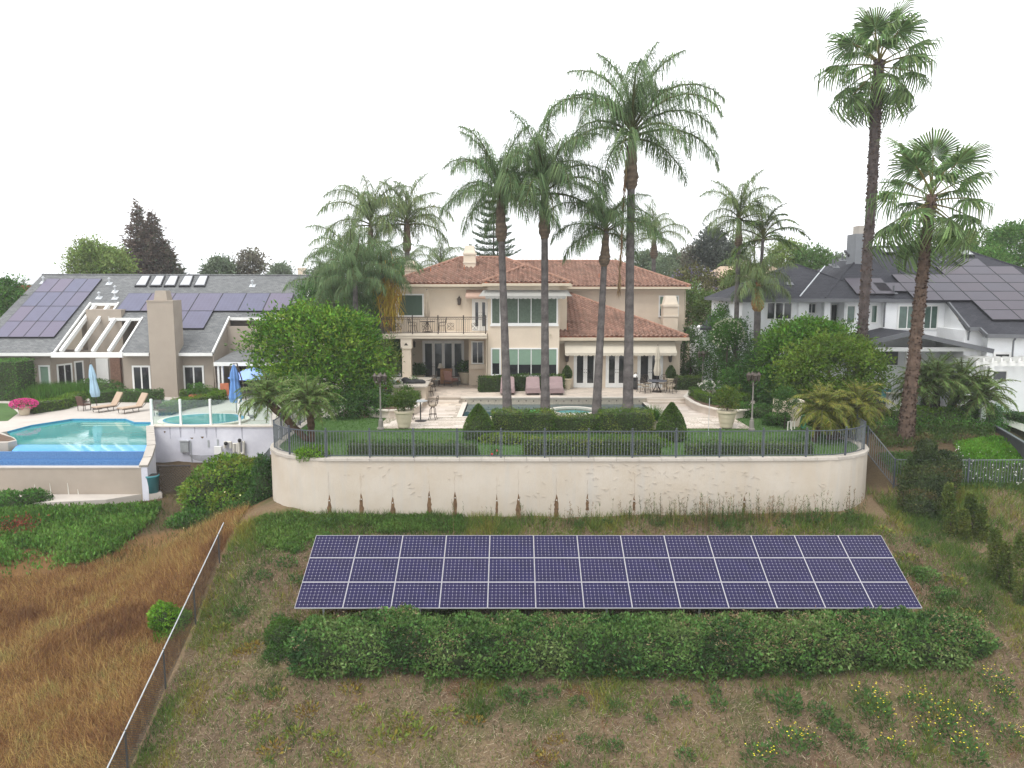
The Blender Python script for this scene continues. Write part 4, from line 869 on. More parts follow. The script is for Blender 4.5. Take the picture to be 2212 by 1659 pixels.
bm = MB(); bm.box(-.010, -.010, .10, .010, .010, .94); b0 = mesh_of(bm, 'baluster', 'bronze'); pm_ = MB(); pm_.box(-.035, -.035, 0, .035, .035, 1.12); pm_.ball((0, 0, 1.16), .045, 6); po_ = mesh_of(pm_, 'post', 'bronze')
PX = [-8.15, WZ(3, 1315, 1200, RY).x, WZ(3, 1545, 1200, RY).x, WZ(3, 1775, 1200, RY).x, -1.68]
for x in PX: shared('post', po_, rl, (x, RY, 4.02))
shared('post', po_, rl, (-8.15, 51.9, 4.02))
sc_ = MB()
for k in range(4):
    cx_, cz_ = ((-.11, .56), (.11, .56), (-.11, .34), (.11, .34))[k]; pts = [(cx_ + .10 * math.cos(t), 0, cz_ + .10 * math.sin(t)) for t in np.linspace(0, 6.283, 13)]; sc_.tube(pts, .011, 4)
sc_.tube([(0, 0, .45 + .24), (.2, 0, .45), (0, 0, .45 - .24), (-.2, 0, .45), (0, 0, .45 + .24)], .010, 4); sc_me = mesh_of(sc_, 'scroll_panel', 'bronze')
cu = MB(); cu.tube([(.065 * math.cos(t), 0, .065 * math.sin(t) * .8) for t in np.linspace(0, 6.283, 9)], .009, 4); cu_me = mesh_of(cu, 'scroll', 'bronze')
for a_, b_ in zip(PX[:-1], PX[1:]):
    n = max(4, int((b_ - a_) / .115)); mid = (a_ + b_) / 2
    for i in range(1, n):
        x = a_ + (b_ - a_) * i / n
        if abs(x - mid) > .24: shared('baluster', b0, rl, (x, RY, 4.02))
    shared('scroll_panel', sc_me, rl, (mid, RY, 4.06))
    for i in range(int((b_ - a_) / .16)): shared('scroll', cu_me, rl, (a_ + .1 + i * .16, RY, 5.03))
for i in range(1, 24): shared('baluster', b0, rl, (-8.15, RY + i * .12, 4.02))
# awnings
def awning(parent, x0, x1, z_top, z_bot, Yw, proj, mat, val=.22, name='awning', sides=True):
    m = MB(); t = .015; m.hexa([(x0, Yw - .01, z_top - t), (x1, Yw - .01, z_top - t), (x1, Yw - proj, z_bot - t), (x0, Yw - proj, z_bot - t)][::-1], [(x0, Yw - .01, z_top), (x1, Yw - .01, z_top), (x1, Yw - proj, z_bot), (x0, Yw - proj, z_bot)][::-1])
    aw = m.ob(name, mat, parent)
    n = max(3, int((x1 - x0) / .30)); m = MB(); top = []; bot = []
    for i in range(n * 6 + 1): x = x0 + (x1 - x0) * i / (n * 6); top.append((x, Yw - proj - .004, z_bot + .005)); bot.append((x, Yw - proj - .004, z_bot - val * (.68 + .32 * abs(math.sin(math.pi * i / 6)))))
    for i in range(len(top) - 1): m.hexa([bot[i], bot[i + 1], (bot[i + 1][0], bot[i + 1][1] + .01, bot[i + 1][2]), (bot[i][0], bot[i][1] + .01, bot[i][2])], [top[i], top[i + 1], (top[i + 1][0], top[i + 1][1] + .01, top[i + 1][2]), (top[i][0], top[i][1] + .01, top[i][2])])
    m.ob('valance', mat, aw)
    if sides:
        for x in (x0, x1): m = MB(); m.sheet([(x, Yw - .02, z_top), (x, Yw - proj, z_bot), (x, Yw - proj, z_bot - val * .7), (x, Yw - .02, z_bot - val * .7)], (.01 if x == x0 else -.01, 0, 0)); m.ob('side_panel', mat, aw)
    return aw
a = WZ(4, 832, 1050, 51); b = WZ(4, 1868, 1150, 50.0)
awning(H_, a.x + .05, b.x - .1, 3.485, WZ(4, 900, 1150, 50.0).z, 50.85, .85, 'canvas_cream', .2)
z0, z1 = WZ(4, 300, 582, 50).z, WZ(4, 300, 636, 49.2).z
awning(H_, WZ(4, 130, 600, 49.6).x, WZ(4, 850, 600, 49.6).x, z0, z1, 49.93, .75, 'canvas_grey', .2, sides=False)
for q, s in ((130, -1), (850, 1)):
    x = WZ(4, q, 600, 49.6).x; xo = x + s * .45; m = MB(); m.sheet([(x, 49.92, z0), (x, 49.18, z1), (xo, 49.7, z1 - .02), (xo * .35 + x * .65, 49.92, z0 - .02)], (0, 0, -.014)); m.ob('awning', 'canvas_grey', H_)
a, b = WZ(3, 1800, 948, 52.1), WZ(3, 1990, 1018, 51.2); awning(H_, a.x, b.x, a.z, b.z + .05, 52.11, .9, 'canvas_brown', .14)
# wall lanterns, down pipe
def lantern(parent, p, s=1):
    p = Vector(p); m = MB(); m.lathe([(.06 * s, -.26 * s), (.10 * s, -.2 * s), (.13 * s, .12 * s), (.15 * s, .15 * s), (.05 * s, .28 * s), (.015, .36 * s)], p + Vector((0, -.16, 0)), 6); m.bar(p + Vector((0, 0, .1 * s)), p + Vector((0, -.16, .3 * s)), .03); return m.ob('lantern', 'bronze', parent)
lantern(H_, WZ(3, 1738, 1052, 52.18)); lantern(H_, WZ(4, 862, 1192, 50.98)); lantern(H_, WZ(4, 1790, 1196, 50.98)); lantern(H_, WZ(3, 1335, 1440, 54.5), .8)
m = MB(); m.tube([(-1.66, 49.93, 3.7), (-1.66, 49.93, .35)], .045, 8); m.ob('down_pipe', 'gutter', H_)
m = MB(); m.tube([(12.93, 57.7, 6.8), (12.93, 57.7, 4.0)], .04, 6); m.ob('down_pipe', 'gutter', H_)
m = MB(); m.tube([(.9 + 1.6, 49.99, 3.9), (.9 + 1.6, 49.90, 3.9)], .07, 10); m.ob('vent', 'pot', H_)
for (x, y) in ((-5.6, 53.5), (-3.3, 54.0), (6.6, 58.8)):
    z = 7.22 + .4 * (y - 51.55) if y < 57 else 7.05 + .4 * (y - 57.2); m = MB(); m.tube([(x, y, z - .05), (x, y, z + .32)], .035, 6); m.ob('roof_vent', 'terra', H_)
# ================================================================ left neighbour: grey shingle house, pool yard
LZ = -1.25                                              # level of the neighbour's yard
LPL = (2.0, 58.0, .60)                                  # roof plane Z = 2 + .6 (Y - 58)
def L1(x, y): return DS(*zc(1, x, y), *LPL)
NL = E('grey_roof_house', (-30, 58.6, LZ), 'low taupe stucco house with steep grey shingle roof at the left', 'house')
def up(v, h=.0): return Vector(v) + Vector((0, -.51, .857)) * h
out = [(325, 698), (-264, 1300), (418, 1300), (700, 915), (915, 915), (840, 1030), (1100, 1030), (930, 1300), (1640, 1300), (1770, 1025), (2323, 1030), (2424, 705)]
m = MB(); m.sheet([L1(*p) for p in out], (0, .10, -.17)); m.ob('roof', 'shingle_grey', NL)
R0, R1 = L1(325, 698), L1(2424, 705); m = MB(); m.sheet([R0, R1, R1 + Vector((0, 9, -5.4)), R0 + Vector((0, 9, -5.4))], (0, 0, -.2)); m.ob('roof', 'shingle_grey', NL)
m = MB(); m.tube([R0 + Vector((0, 0, .02)), R1 + Vector((0, 0, .02))], .09, 6); m.ob('ridge_cap', 'shingle_grey', NL)
def strip(a, b, h, t, mat, name, parent=NL):             # white fascia board along an edge
    a = Vector(a); b = Vector(b); m = MB(); m.bar(a + Vector((0, -t, -h / 2)), b + Vector((0, -t, -h / 2)), t, h); return m.ob(name, mat, parent)
for p, q in (((-264, 1300), (418, 1300)), ((930, 1300), (1150, 1300)), ((1375, 1300), (1640, 1300)), ((1770, 1025), (2323, 1030)), ((700, 915), (915, 915)), ((840, 1030), (1100, 1030))): strip(L1(*p), L1(*q), .24, .06, 'taupe_trim', 'fascia')
for p, q in (((1640, 1300), (1770, 1025)), ((915, 915), (840, 1030)), ((1100, 1030), (930, 1300)), ((2424, 705), (2323, 1030)), ((418, 1300), (700, 915))): m = MB(); m.bar(L1(*p) + Vector((0, 0, .01)), L1(*q) + Vector((0, 0, .01)), .12, .16); m.ob('rake_board', 'taupe_trim', NL)
# open rafters over the courtyard
for a, b in (((470, 1290), (735, 930)), ((590, 1290), (840, 930)), ((715, 1290), (885, 1040)), ((840, 1290), (1000, 1045))): m = MB(); m.bar(L1(*a) + Vector((0, 0, -.02)), L1(*b) + Vector((0, 0, -.02)), .20, .30); m.ob('rafter', 'white_paint', NL)
m = MB(); a, b = L1(400, 1300), L1(950, 1300); m.bar(a + Vector((0, -.06, -.15)), b + Vector((0, -.06, -.15)), .22, .38); m.ob('beam', 'white_paint', NL)
# walls
YW = 58.7
def lbox(x0, x1, Y0, Y1, z0, z1, mat='taupe', name='wall'):
    a = DY(*zc(1, x0, 1400), Y0).x; b = DY(*zc(1, x1, 1400), Y0).x; m = MB(); m.box(a, Y0, z0, b, Y1, z1); return m.ob(name, mat, NL)
lbox(-264, 395, YW, YW + 4, LZ - .3, 1.93); lbox(950, 1645, YW, YW + 4, LZ - .3, 1.95)
a = DY(*zc(1, 395, 1400), YW).x; b = DY(*zc(1, 700, 1400), 62.2).x
m = MB(); m.prism([(a, YW + .02), (b, 62.2), (b, 66), (a, 66)], LZ - .3, 1.9); m.ob('wall', 'taupe', NL)       # angled courtyard side
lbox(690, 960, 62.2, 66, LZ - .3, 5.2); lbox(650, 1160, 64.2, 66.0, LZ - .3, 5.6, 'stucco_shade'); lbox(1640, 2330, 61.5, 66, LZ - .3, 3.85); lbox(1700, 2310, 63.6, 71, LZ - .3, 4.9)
m = MB(); A = [L1(1640, 1300), L1(1770, 1025)]; m.sheet([A[0] + Vector((.04, .1, -.2)), A[1] + Vector((.04, .1, -.2)), Vector((A[1].x + .04, A[1].y, LZ)), Vector((A[0].x + .04, A[0].y + .4, LZ))], (-.1, 0, 0)); m.ob('wall', 'taupe', NL)
# chimney
a = DY(*zc(1, 1130, 895), 57.5); b = DY(*zc(1, 1365, 1620), 57.5); m = MB(); m.box(a.x, 57.5, LZ - .3, a.x + 1.95, 59.0, a.z); ch = m.ob('chimney', 'taupe', NL)
m = MB(); x0 = a.x + .42; m.hexa([(x0, 57.75, a.z), (x0 + 1.0, 57.75, a.z), (x0 + 1.0, 58.7, a.z), (x0, 58.7, a.z)], [(x0 + .1, 57.85, a.z + .72), (x0 + .9, 57.85, a.z + .72), (x0 + .9, 58.6, a.z + .72), (x0 + .1, 58.6, a.z + .72)]); m.ob('chimney_cap', 'taupe', ch)
m = MB(); m.box(a.x - .03, 57.46, a.z - .10, a.x + 1.98, 57.499, a.z - .02); m.ob('band', 'taupe', ch)
# windows
window(NL, 1, (298, 1395, 398, 1585), YW, 1, 'blind_green', .12, name='window'); window(NL, 1, (1018, 1398, 1172, 1622), YW, 2, 'glass_dark', .13, .10); window(NL, 1, (1412, 1398, 1582, 1605), YW, 2, 'glass_dark', .13, .10)
ax, bx = (395, 700); pa = Vector((DY(*zc(1, 395, 1400), YW).x, YW + .02, 0)); pb = Vector((DY(*zc(1, 700, 1400), 62.2).x, 62.2, 0)); dr = (pb - pa); an = math.atan2(dr.y, dr.x)
for f0, f1, z0, z1, gl, n in ((.12, .50, -.8, 1.05, 'glass_dark', 2), (.56, .80, LZ + .05, 1.15, 'glass_grey', 1)):
    w_ = dr.length * (f1 - f0); wo_ = window_m(NL, 0, z0, w_, z1, 0, n, gl, .12, .09); p = pa.lerp(pb, f0)
    off = Vector(BASE[NL.name]); 
    for o in [wo_]:
        o.location = Vector((p.x, p.y, 0)) - off; o.rotation_euler = (0, 0, an)
        for v in o.data.vertices: v.co += off
        for c in o.children:
            for v in c.data.vertices: v.co += off
a = DY(*zc(1, 742, 1342), 62.2); b = DY(*zc(1, 850, 1570), 62.2); m = MB(); m.box(a.x, 62.1, b.z, b.x, 62.19, a.z); m.ob('door', 'white_paint', NL)
m = MB(); a = DY(*zc(1, 850, 1335), 62.0); m.box(a.x, 61.9, LZ, a.x + .8, 62.19, a.z); m.ob('post', 'wood_gate', NL)
window(NL, 1, (768, 1005, 855, 1072), 64.2, 1, 'glass_green', .10); window(NL, 1, (942, 1172, 1010, 1270), 64.15, 1, 'glass_dark', .12)
# skylights, vents
for i, (xt, xb) in enumerate(((1098, 1040), (1208, 1155), (1315, 1265), (1428, 1380), (1542, 1495))):
    q = [L1(xb, 795), L1(xb + 88, 795), L1(xt + 70, 712), L1(xt, 712)]; m = MB(); m.sheet([up(p, .16) for p in q], (0, .08, -.14)); sk_ = m.ob('skylight', 'frame_black', NL)
    c = sum(q, Vector()) / 4; m = MB(); m.sheet([up(c + (p - c) * .82, .17) for p in q], (0, .004, -.008)); m.ob('pane', 'skylight_pane', sk_)
for i, (x, y) in enumerate(((335, 760), (843, 768), (888, 830), (765, 878), (888, 882), (1948, 785))):
    p = L1(x, y); m = MB(); m.tube([p, p + Vector((0, 0, .42))], .06, 6); m.lathe([(.13, .40), (.13, .48), (.03, .54)], p, 8); m.obox(up(p, .03), (.5, .45, .03), 0, math.atan(.6)); m.ob('roof_vent', 'vent_metal', NL)
# covered porch at the right end of the house
PYF = 57.4; a = DY(*zc(1, 1650, 1370), PYF); b = DY(*zc(1, 2230, 1370), PYF); zt = a.z
m = MB(); m.sheet([(a.x, PYF, zt), (b.x, PYF, zt), (b.x, 61.4, zt + .55), (a.x + .2, 61.4, zt + .55)], (0, 0, -.12)); m.ob('porch_roof', 'shingle_grey', NL)
m = MB(); m.box(a.x, PYF - .08, zt - .30, b.x, PYF - .005, zt - .02); m.ob('fascia', 'taupe_trim', NL)
for x in (1690, 1720, 2225): q = DY(*zc(1, x, 1500), PYF + .15).x; m = MB(); m.box(q - .07, PYF + .05, LZ, q + .07, PYF + .2, zt - .2); m.ob('porch_post', 'taupe_trim', NL)
m = MB(); m.box(a.x + .4, 61.2, LZ, b.x, 61.3, zt + .1); m.ob('glass_wall', 'glass_dark', NL)
# roof solar arrays
def roof_panels(name, label, quads, mat, loc, framemat='frame_black', w0=1.6, h0=2.2):
    A = E(name, loc, label, 'solar array')
    gm = MB(); gm.box(.02, .02, 0, w0 - .02, h0 - .02, .04); g = mesh_of(gm, 'solar_panel', mat); fm = MB(); fm.box(0, 0, -.07, w0, .02, .045); fm.box(0, h0 - .02, -.07, w0, h0, .045); fm.box(0, .0205, -.07, .02, h0 - .0205, .045); fm.box(w0 - .02, .0205, -.07, w0, h0 - .0205, .045); f = mesh_of(fm, 'panel_frame', framemat)
    for (p, w_, h_, tl) in quads:
        o = shared('solar_panel', g, A, p, (tl, 0, 0), (w_ / w0, h_ / h0, 1)); q = bpy.data.objects.new('panel_frame', f); COL.objects.link(q); q.parent = o
    return A
tl = math.atan(LPL[2]); cs_ = math.cos(tl)
def grid_on(xl, xr, yb, yt, nc, nr, gap=.03):            # world X limits, world Y limits on the roof plane
    out = []; w_ = (xr - xl) / nc; h_ = (yt - yb) / nr
    for r in range(nr):
        for c in range(nc): y = yb + r * h_; out.append((up(Vector((xl + c * w_, y, LPL[0] + LPL[2] * (y - LPL[1]))), .12), w_ - gap, h_ / cs_ - gap, tl))
    return out
BR, TR, TL_ = L1(432, 1190), L1(785, 738), L1(345, 740); xr = (BR.x + TR.x) / 2; wl = xr - (TL_.x + L1(-25, 1187).x) / 2
roof_panels('roof_solar_array', 'four by four block of violet blue solar panels on the grey shingle roof', grid_on(xr - wl, xr, BR.y, TR.y, 4, 4), 'cells_poly', BR)
q0, q1, q2 = L1(912, 988), L1(985, 850), L1(2065, 985); xl = (q0.x + q1.x) / 2; dx = (L1(2065, 985).x - L1(1110, 985).x) / 5.07; yb = q0.y; yt = q1.y; y2 = L1(1590, 1123).y
quads = grid_on(xl, xl + 7 * dx, yb, yt, 7, 1) + grid_on(xl + 2 * dx, xl + 4 * dx, y2, yb, 2, 1)
roof_panels('roof_solar_array', 'stepped row of violet blue solar panels behind the taupe chimney', quads, 'cells_poly', q0)
# ---------------------------------------------------------------- yard slab, pool
water_mat('water_step', (.20, .40, .36), (.26, .45, .40)); pm('stain_grey', (.40, .40, .46), .95, .2, 4)
def PZ(k, x, y, z): return DZ(*zc(k, x, y), z)
pool = [(60, 650), (240, 598), (560, 550), (970, 550), (1040, 575), (1165, 575), (1165, 742), (1145, 795), (90, 795), (135, 740)]
WZl = LZ - .12
PW_ = [PZ(2, *p, WZl) for p in pool]
m = MB(); m.hexa([(p.x, p.y, -2.2) for p in PW_[::-1]], [(p.x, p.y, WZl) for p in PW_[::-1]]); tag(m.ob('pool_water', 'water_teal'), 'turquoise water of the infinity pool at the left', kind='structure')
led = [PZ(2, *p, WZl + .006) for p in ((90, 795), (1145, 795), (1165, 748), (132, 745))]; m = MB(); m.sheet(led, (0, 0, -.004)); tag(m.ob('pool_ledge', 'water_ledge'), 'bright blue shallow overflow ledge along the infinity pool edge', kind='structure')
LY = E('pool_deck', (-25, 46, LZ), None, None); LY['kind'] = 'structure'
def deck(poly, name='deck', mat='concrete_path', z1=LZ, z0=-3.6): m = MB(); m.prism([(p.x, p.y) for p in poly], z0, z1); return m.ob(name, mat, LY)
far_l = [Vector((-52, 45, 0)), Vector((-52, 60, 0))]
D_ = [PZ(2, *p, LZ) for p in ((-600, 640), (60, 640), (240, 592), (560, 543), (970, 543), (1040, 569), (1165, 569))]
dk = [Vector((-52, 41, 0))] + [PZ(2, -60, 660, LZ)] + D_[1:] + [Vector((-21.2, 44.85, 0)), Vector((-13.2, 44.85, 0)), Vector((-11.4, 46, 0)), Vector((-11.4, 70, 0)), Vector((-52, 70, 0))]
deck(dk)
rim = D_[1:]
m = MB()
for a, b in zip(rim[:-1], rim[1:]): m.bar((a.x, a.y - .03, LZ - .06), (b.x, b.y - .03, LZ - .06), .08, .11)
m.ob('pool_rim', 'pool_rim', LY)
for f, z in ((.06, -.03), (.12, -.06)):                                        # submerged steps seen as paler bands
    q = [PZ(2, 640, 560 + f * 260, WZl + .004), PZ(2, 1000, 560 + f * 260, WZl + .004), PZ(2, 1010, 568 + f * 260, WZl + .004), PZ(2, 620, 568 + f * 260, WZl + .004)]; m = MB(); m.sheet(q, (0, 0, -.003)); m.ob('pool_step', 'water_step', LY)
YV = 44.85; vx0, vx1 = DY(*zc(2, 1165, 600), YV).x, DY(*zc(2, 2100, 600), YV).x; vz = DY(*zc(2, 1600, 592), YV).z
# weir, catch basin, lower wall, path
wl0, wl1 = PZ(2, 90, 795, WZl), PZ(2, 1145, 795, WZl); ywr = (wl0.y + wl1.y) / 2
ip = E('infinity_pool_edge', (-27, ywr, -3.3), 'blue tiled overflow weir and taupe catch basin wall of the infinity pool', 'pool wall')
m = MB(); m.box(-40, ywr - .12, -2.6, wl1.x, ywr, WZl - .004); m.ob('weir', 'pool_tile', ip)
zb = -1.98; m = MB(); m.box(-40, ywr - .32, -2.6, wl1.x, ywr - .121, zb + .18); m.ob('weir_ledge', 'pool_tile', ip)
yf = PZ(2, 600, 922, zb).y; m = MB(); m.box(-40, yf + .12, -2.8, wl1.x - .1, ywr - .321, zb - .04); m.ob('catch_water', 'water_pale', ip)
xr_ = PZ(2, 1100, 920, zb).x
m = MB(); m.box(-40, yf - .12, -4.2, xr_, yf + .119, zb); m.ob('basin_wall', 'taupe', ip)
m = MB(); m.box(-40, yf - .15, zb, xr_ + .02, yf + .12, zb + .05); m.ob('basin_cap', 'concrete_path', ip)
# sloping end wall with stone top on the right of the basin
e0, e1, e2 = DY(*zc(2, 1100, 915), yf), DY(*zc(2, 1140, 800), ywr), DY(*zc(2, 1165, 755), 41.0)
poly = [Vector((xr_ - .03, yf - .12, zb + .05)), Vector((xr_ - .12, yf + .55, LZ - .40)), Vector((xr_ - .38, ywr + .5, LZ)), Vector((vx0 - .15, YV - .15, LZ + .02))]
for a, b in zip(poly[:-1], poly[1:]):
    m = MB(); t_ = Vector((.32, .06, 0)); m.hexa([Vector((q.x, q.y, -4.2)) for q in (a, a + t_, b + t_, b)], [a, a + t_, b + t_, b]); m.ob('end_wall', 'white_weathered', ip)
    n_ = max(1, int((b - a).length / .6))
    for i in range(n_): p = a.lerp(b, i / n_); q = a.lerp(b, (i + .96) / n_); m = MB(); m.bar(p + Vector((.16, 0, .05)), q + Vector((.16, 0, .05)), .42, random.uniform(.10, .15)); m.ob('coping_stone', 'concrete', ip)
for x, h in ((265, .55), (383, .6), (520, .62), (595, .3), (140, .25)):
    p = PZ(2, x, 1120, -3.3); m = MB(); X = DY(*zc(2, x, 1050), yf - .13).x; m.tube([(X, yf - .124, -3.35 + h), (X + .02, yf - .124, -3.35 + h * .5), (X + .03, yf - .124, -3.35)], [.008, .02, .035], 5); m.ob('lime_streak', 'pipe_white', ip)
pth_ = [PZ(2, *p, -3.31) for p in ((250, 1195), (820, 1168), (1180, 1112), (1230, 1080))]; m = MB(); m.prism([(-40, 37.4), (-40, yf - .11), (xr_, yf - .11), (xr_ + .9, yf + .1), (xr_ + .9, 37.7)] + [(p.x, p.y) for p in pth_[::-1]], -3.8, -3.31); tag(m.ob('path', 'concrete_path'), kind='structure')
# left planter rim of the pool
a = [PZ(2, *p, LZ + .18) for p in ((-200, 640), (0, 645), (110, 690), (130, 712), (60, 728), (-200, 735))]; pl = E('pool_planter', a[1], 'pale raised stone planter at the left end of the infinity pool', 'planter'); m = MB(); m.prism([(p.x, p.y) for p in a], LZ - 2.2, LZ + .18); m.ob('planter_wall', 'concrete', pl)
c = sum((Vector(p) for p in a), Vector()) / 6; m = MB(); m.prism([(c.x + (p.x - c.x) * .86, c.y + (p.y - c.y) * .75) for p in a], LZ, LZ + .19); m.ob('soil', 'soil', pl)
# white equipment wall with glass screen
ew = E('white_equipment_wall', (vx0, YV, -3.3), 'stained white retaining wall carrying pool pipes beside the turquoise pool', 'wall'); m = MB(); m.box(vx0, YV - .15, -3.8, vx1 + 1.5, YV, vz - .1); m.ob('wall', 'white_weathered', ew)
m = MB(); m.box(vx0 - .04, YV - .22, vz - .1, vx1 + 1.5, YV + .1, vz); m.ob('cap', 'coping_pool', ew)
for x, y0, y1, wd in ((1310, 610, 700, .10), (1390, 608, 690, .14), (1500, 606, 660, .10), (1590, 610, 690, .16), (1665, 608, 690, .10), (1865, 608, 700, .12), (1270, 640, 655, .12), (1480, 690, 700, .2), (1560, 682, 696, .2)):
    a = DY(*zc(2, x, y0), YV - .153); b = DY(*zc(2, x, y1), YV - .153); m = MB(); m.sheet([(a.x - wd / 2, a.y, a.z), (a.x + wd / 2, a.y, a.z), (a.x + wd * .2, a.y, b.z), (a.x - wd * .15, a.y, b.z)], (0, .002, 0)); m.ob('stain', 'stain_grey' if y1 - y0 > 30 else 'rust', ew)
def wq(x, y, Y=YV - .3): return DY(*zc(2, x, y), Y)
pe = E('pool_pipework', wq(1780, 850), 'cream plastic pool pipes and black valves on the white wall', 'pipes')
for pts in (((1735, 770), (1735, 725), (1780, 725), (1780, 770)), ((1805, 800), (1805, 735), (1830, 735), (1830, 800)), ((1845, 850), (1845, 720), (1880, 720), (1880, 810), (1845, 815))): m = MB(); m.tube([wq(*p) for p in pts], .09, 8); m.ob('pipe', 'pipe_white', pe)
for p in ((1742, 735), (1848, 712)): m = MB(); m.ball(wq(*p, YV - .45), .12, 8); m.ob('valve', 'black_cloth', pe)
m = MB(); a = wq(1660, 755); m.box(a.x, a.y - .2, a.z - .45, a.x + .42, a.y, a.z); m.ob('timer_box', 'white_paint', pe)
a, b = wq(1388, 720), wq(1455, 805); cbx = E('control_box', b, 'pale metal electrical box fixed to the stained white wall', 'box'); m = MB(); m.box(a.x, a.y, b.z, b.x, YV - .16, a.z); m.ob('box', 'galv', cbx); m = MB(); m.box(a.x - .03, a.y - .04, a.z, b.x + .05, YV - .16, a.z + .06); m.ob('lid', 'vent_metal', cbx); m = MB(); m.tube([(b.x + .1, YV - .2, a.z + .05), (b.x + .1, YV - .2, b.z - .8)], .03, 6); m.ob('conduit', 'vent_metal', cbx)
for x, y in ((1600, 710), (1672, 705)): a, b = wq(x, y, YV - .17), wq(x + 18, y + 55, YV - .17); m = MB(); m.box(a.x, a.y, b.z, b.x, YV - .151, a.z); m.ob('vent', 'galv', ew)
hs_ = MB()
for i in range(5): hs_.tube([wq(1450 + i * 12, 822 + i * 9, YV - .5), wq(1550, 832 + i * 9, YV - .55), wq(1660, 828 + i * 8, YV - .5)], .018, 5)
tag(hs_.ob('pool_hose', 'grey_trim'), 'grey pool hoses lying along the foot of the white wall', 'hose')
gs = E('glass_screen', (vx0, YV + .02, vz), 'clear glass pool screen with white posts on the white wall', 'fence')
gx = [DY(*zc(2, x, 585), YV).x for x in (1175, 1397, 1628, 1852, 2090)]
hp = [(400, 588), (400, 588), (403, 588), (405, 588), (430, 600)]
for x in gx: m = MB(); m.box(x - .06, YV - .06, vz, x + .06, YV + .06, vz + 1.55); m.ob('post', 'white_paint', gs)
for a, b in zip(gx[:-1], gx[1:]): m = MB(); m.box(a + .07, YV - .008, vz + .05, b - .07, YV + .008, vz + 1.5); m.ob('pane', 'glass_clear', gs)
# spa of the left yard
c = DZ(*zc(2, 1575, 545), LZ + .15); ls_ = E('garden_spa', c, 'round turquoise garden spa behind the glass screen', 'spa')
m = MB(); m.lathe([(2.75, -.6), (2.75, .12), (2.7, .15)], c + Vector((0, 0, -.15)), 28, 1, .82); m.ob('rim', 'coping_pool', ls_); m = MB(); m.lathe([(2.42, 0), (2.42, .03)], c + Vector((0, 0, -.02)), 28, 1, .82); m.ob('tile_ring', 'pool_rim', ls_); m = MB(); m.lathe([(2.30, 0), (2.30, .045)], c + Vector((0, 0, -.02)), 28, 1, .80); m.ob('water', 'water_spa', ls_)
# lattice fence, bin, gate
lf = E('lattice_fence', DY(*zc(2, 1210, 1105), 38.2), 'dark brown diagonal lattice fence below the white equipment wall', 'fence'); a, b = DY(*zc(2, 1208, 902), 38.2), DY(*zc(2, 1480, 1105), 38.2)
m = MB(); m.box(a.x, 38.15, a.z - .06, b.x, 38.25, a.z); m.box(a.x, 38.16, b.z, a.x + .08, 38.24, a.z - .061); m.ob('rail', 'lattice', lf); wd, ht = b.x - a.x, a.z - b.z
for s in (-1, 1):
    k = -ht
    while k < wd:
        x0 = max(0, k); x1 = min(wd, k + ht); z0 = x0 - k; z1 = x1 - k
        if x1 - x0 > .05:
            p, q = ((a.x + x0, b.z + z0), (a.x + x1, b.z + z1)) if s > 0 else ((b.x - x0, b.z + z0), (b.x - x1, b.z + z1)); m = MB(); m.bar((p[0], 38.2 + .012 * s, p[1]), (q[0], 38.2 + .012 * s, q[1]), .05, .012); m.ob('slat', 'lattice', lf)
        k += .16
p = DY(*zc(2, 1178, 1112), 37.9); bn_ = E('trash_bin', (p.x, 37.9, -3.31), 'teal plastic trash bin beside the dark lattice fence', 'trash bin'); m = MB(); m.lathe([(.26, 0), (.33, .8), (.36, .82), (.36, .90)], (p.x, 37.9, -3.31), 14); m.ob('body', 'bin_teal', bn_, True); m = MB(); m.lathe([(.32, .86), (.32, .905)], (p.x, 37.9, -3.31), 14); m.ob('opening', 'interior', bn_)
g0 = DY(*zc(2, 0, 1030), 37.75); g1 = DY(*zc(2, 118, 960), 37.75); gt = E('wooden_gate', (g0.x, 37.75, -3.4), 'brown wooden gate with diagonal brace below the pool wall', 'gate')
n = 8
for i in range(n): x = g1.x - (i + 1) * .16; m = MB(); m.box(x + .005, 37.73, -3.35, x + .155, 37.76, g1.z - .02 * i); m.ob('plank', 'wood_gate', gt)
m = MB(); m.bar((g1.x - .05, 37.70, g1.z - .05), (g1.x - 1.25, 37.70, g1.z - .25), .05, .12).bar((g1.x - .05, 37.70, -3.0), (g1.x - 1.25, 37.70, -3.0), .05, .12).bar((g1.x - .9, 37.69, g1.z - .2), (g1.x - .1, 37.69, -3.0), .05, .10); m.ob('brace', 'wood_gate', gt)
# ---------------------------------------------------------------- furniture of the left yard
def lounger(name, p, rz, label, mat='tan_cloth', back=58):
    root = E(name, (0, 0, 0), label, 'lounger', 'tan sun loungers by the pool')
    m = MB(); m.obox((0, -.55, .36), (.66, 1.35, .07)); m.ob('seat', mat, root)
    t = rad(back); m = MB(); m.obox((0, .14 + .42 * math.cos(t), .38 + .46 * math.sin(t)), (.66, .95, .07), 0, t); m.ob('backrest', mat, root)
    for x in (-.33, .33):
        m = MB(); m.bar((x, -1.25, .30), (x, .15, .30), .04, .05); m.tube([(x, .15, .30), (x, .42, .55), (x, .62, 1.0)], .02, 5); m.ob('side_rail', 'bronze', root)
        for y in (-1.1, -.1): m = MB(); m.tube([(x, y, .30), (x * 1.02, y - .04, .15), (x, y, 0)], .022, 5); m.ob('leg', 'bronze', root)
    root.location = p; root.rotation_euler = (0, 0, rz); return root
lounger('sun_lounger', PZ(2, 868, 480, LZ), -.55, 'tan sun lounger nearer the closed pale blue parasol'); lounger('sun_lounger', PZ(2, 1062, 488, LZ), -.55, 'tan sun lounger in front of the taupe chimney')
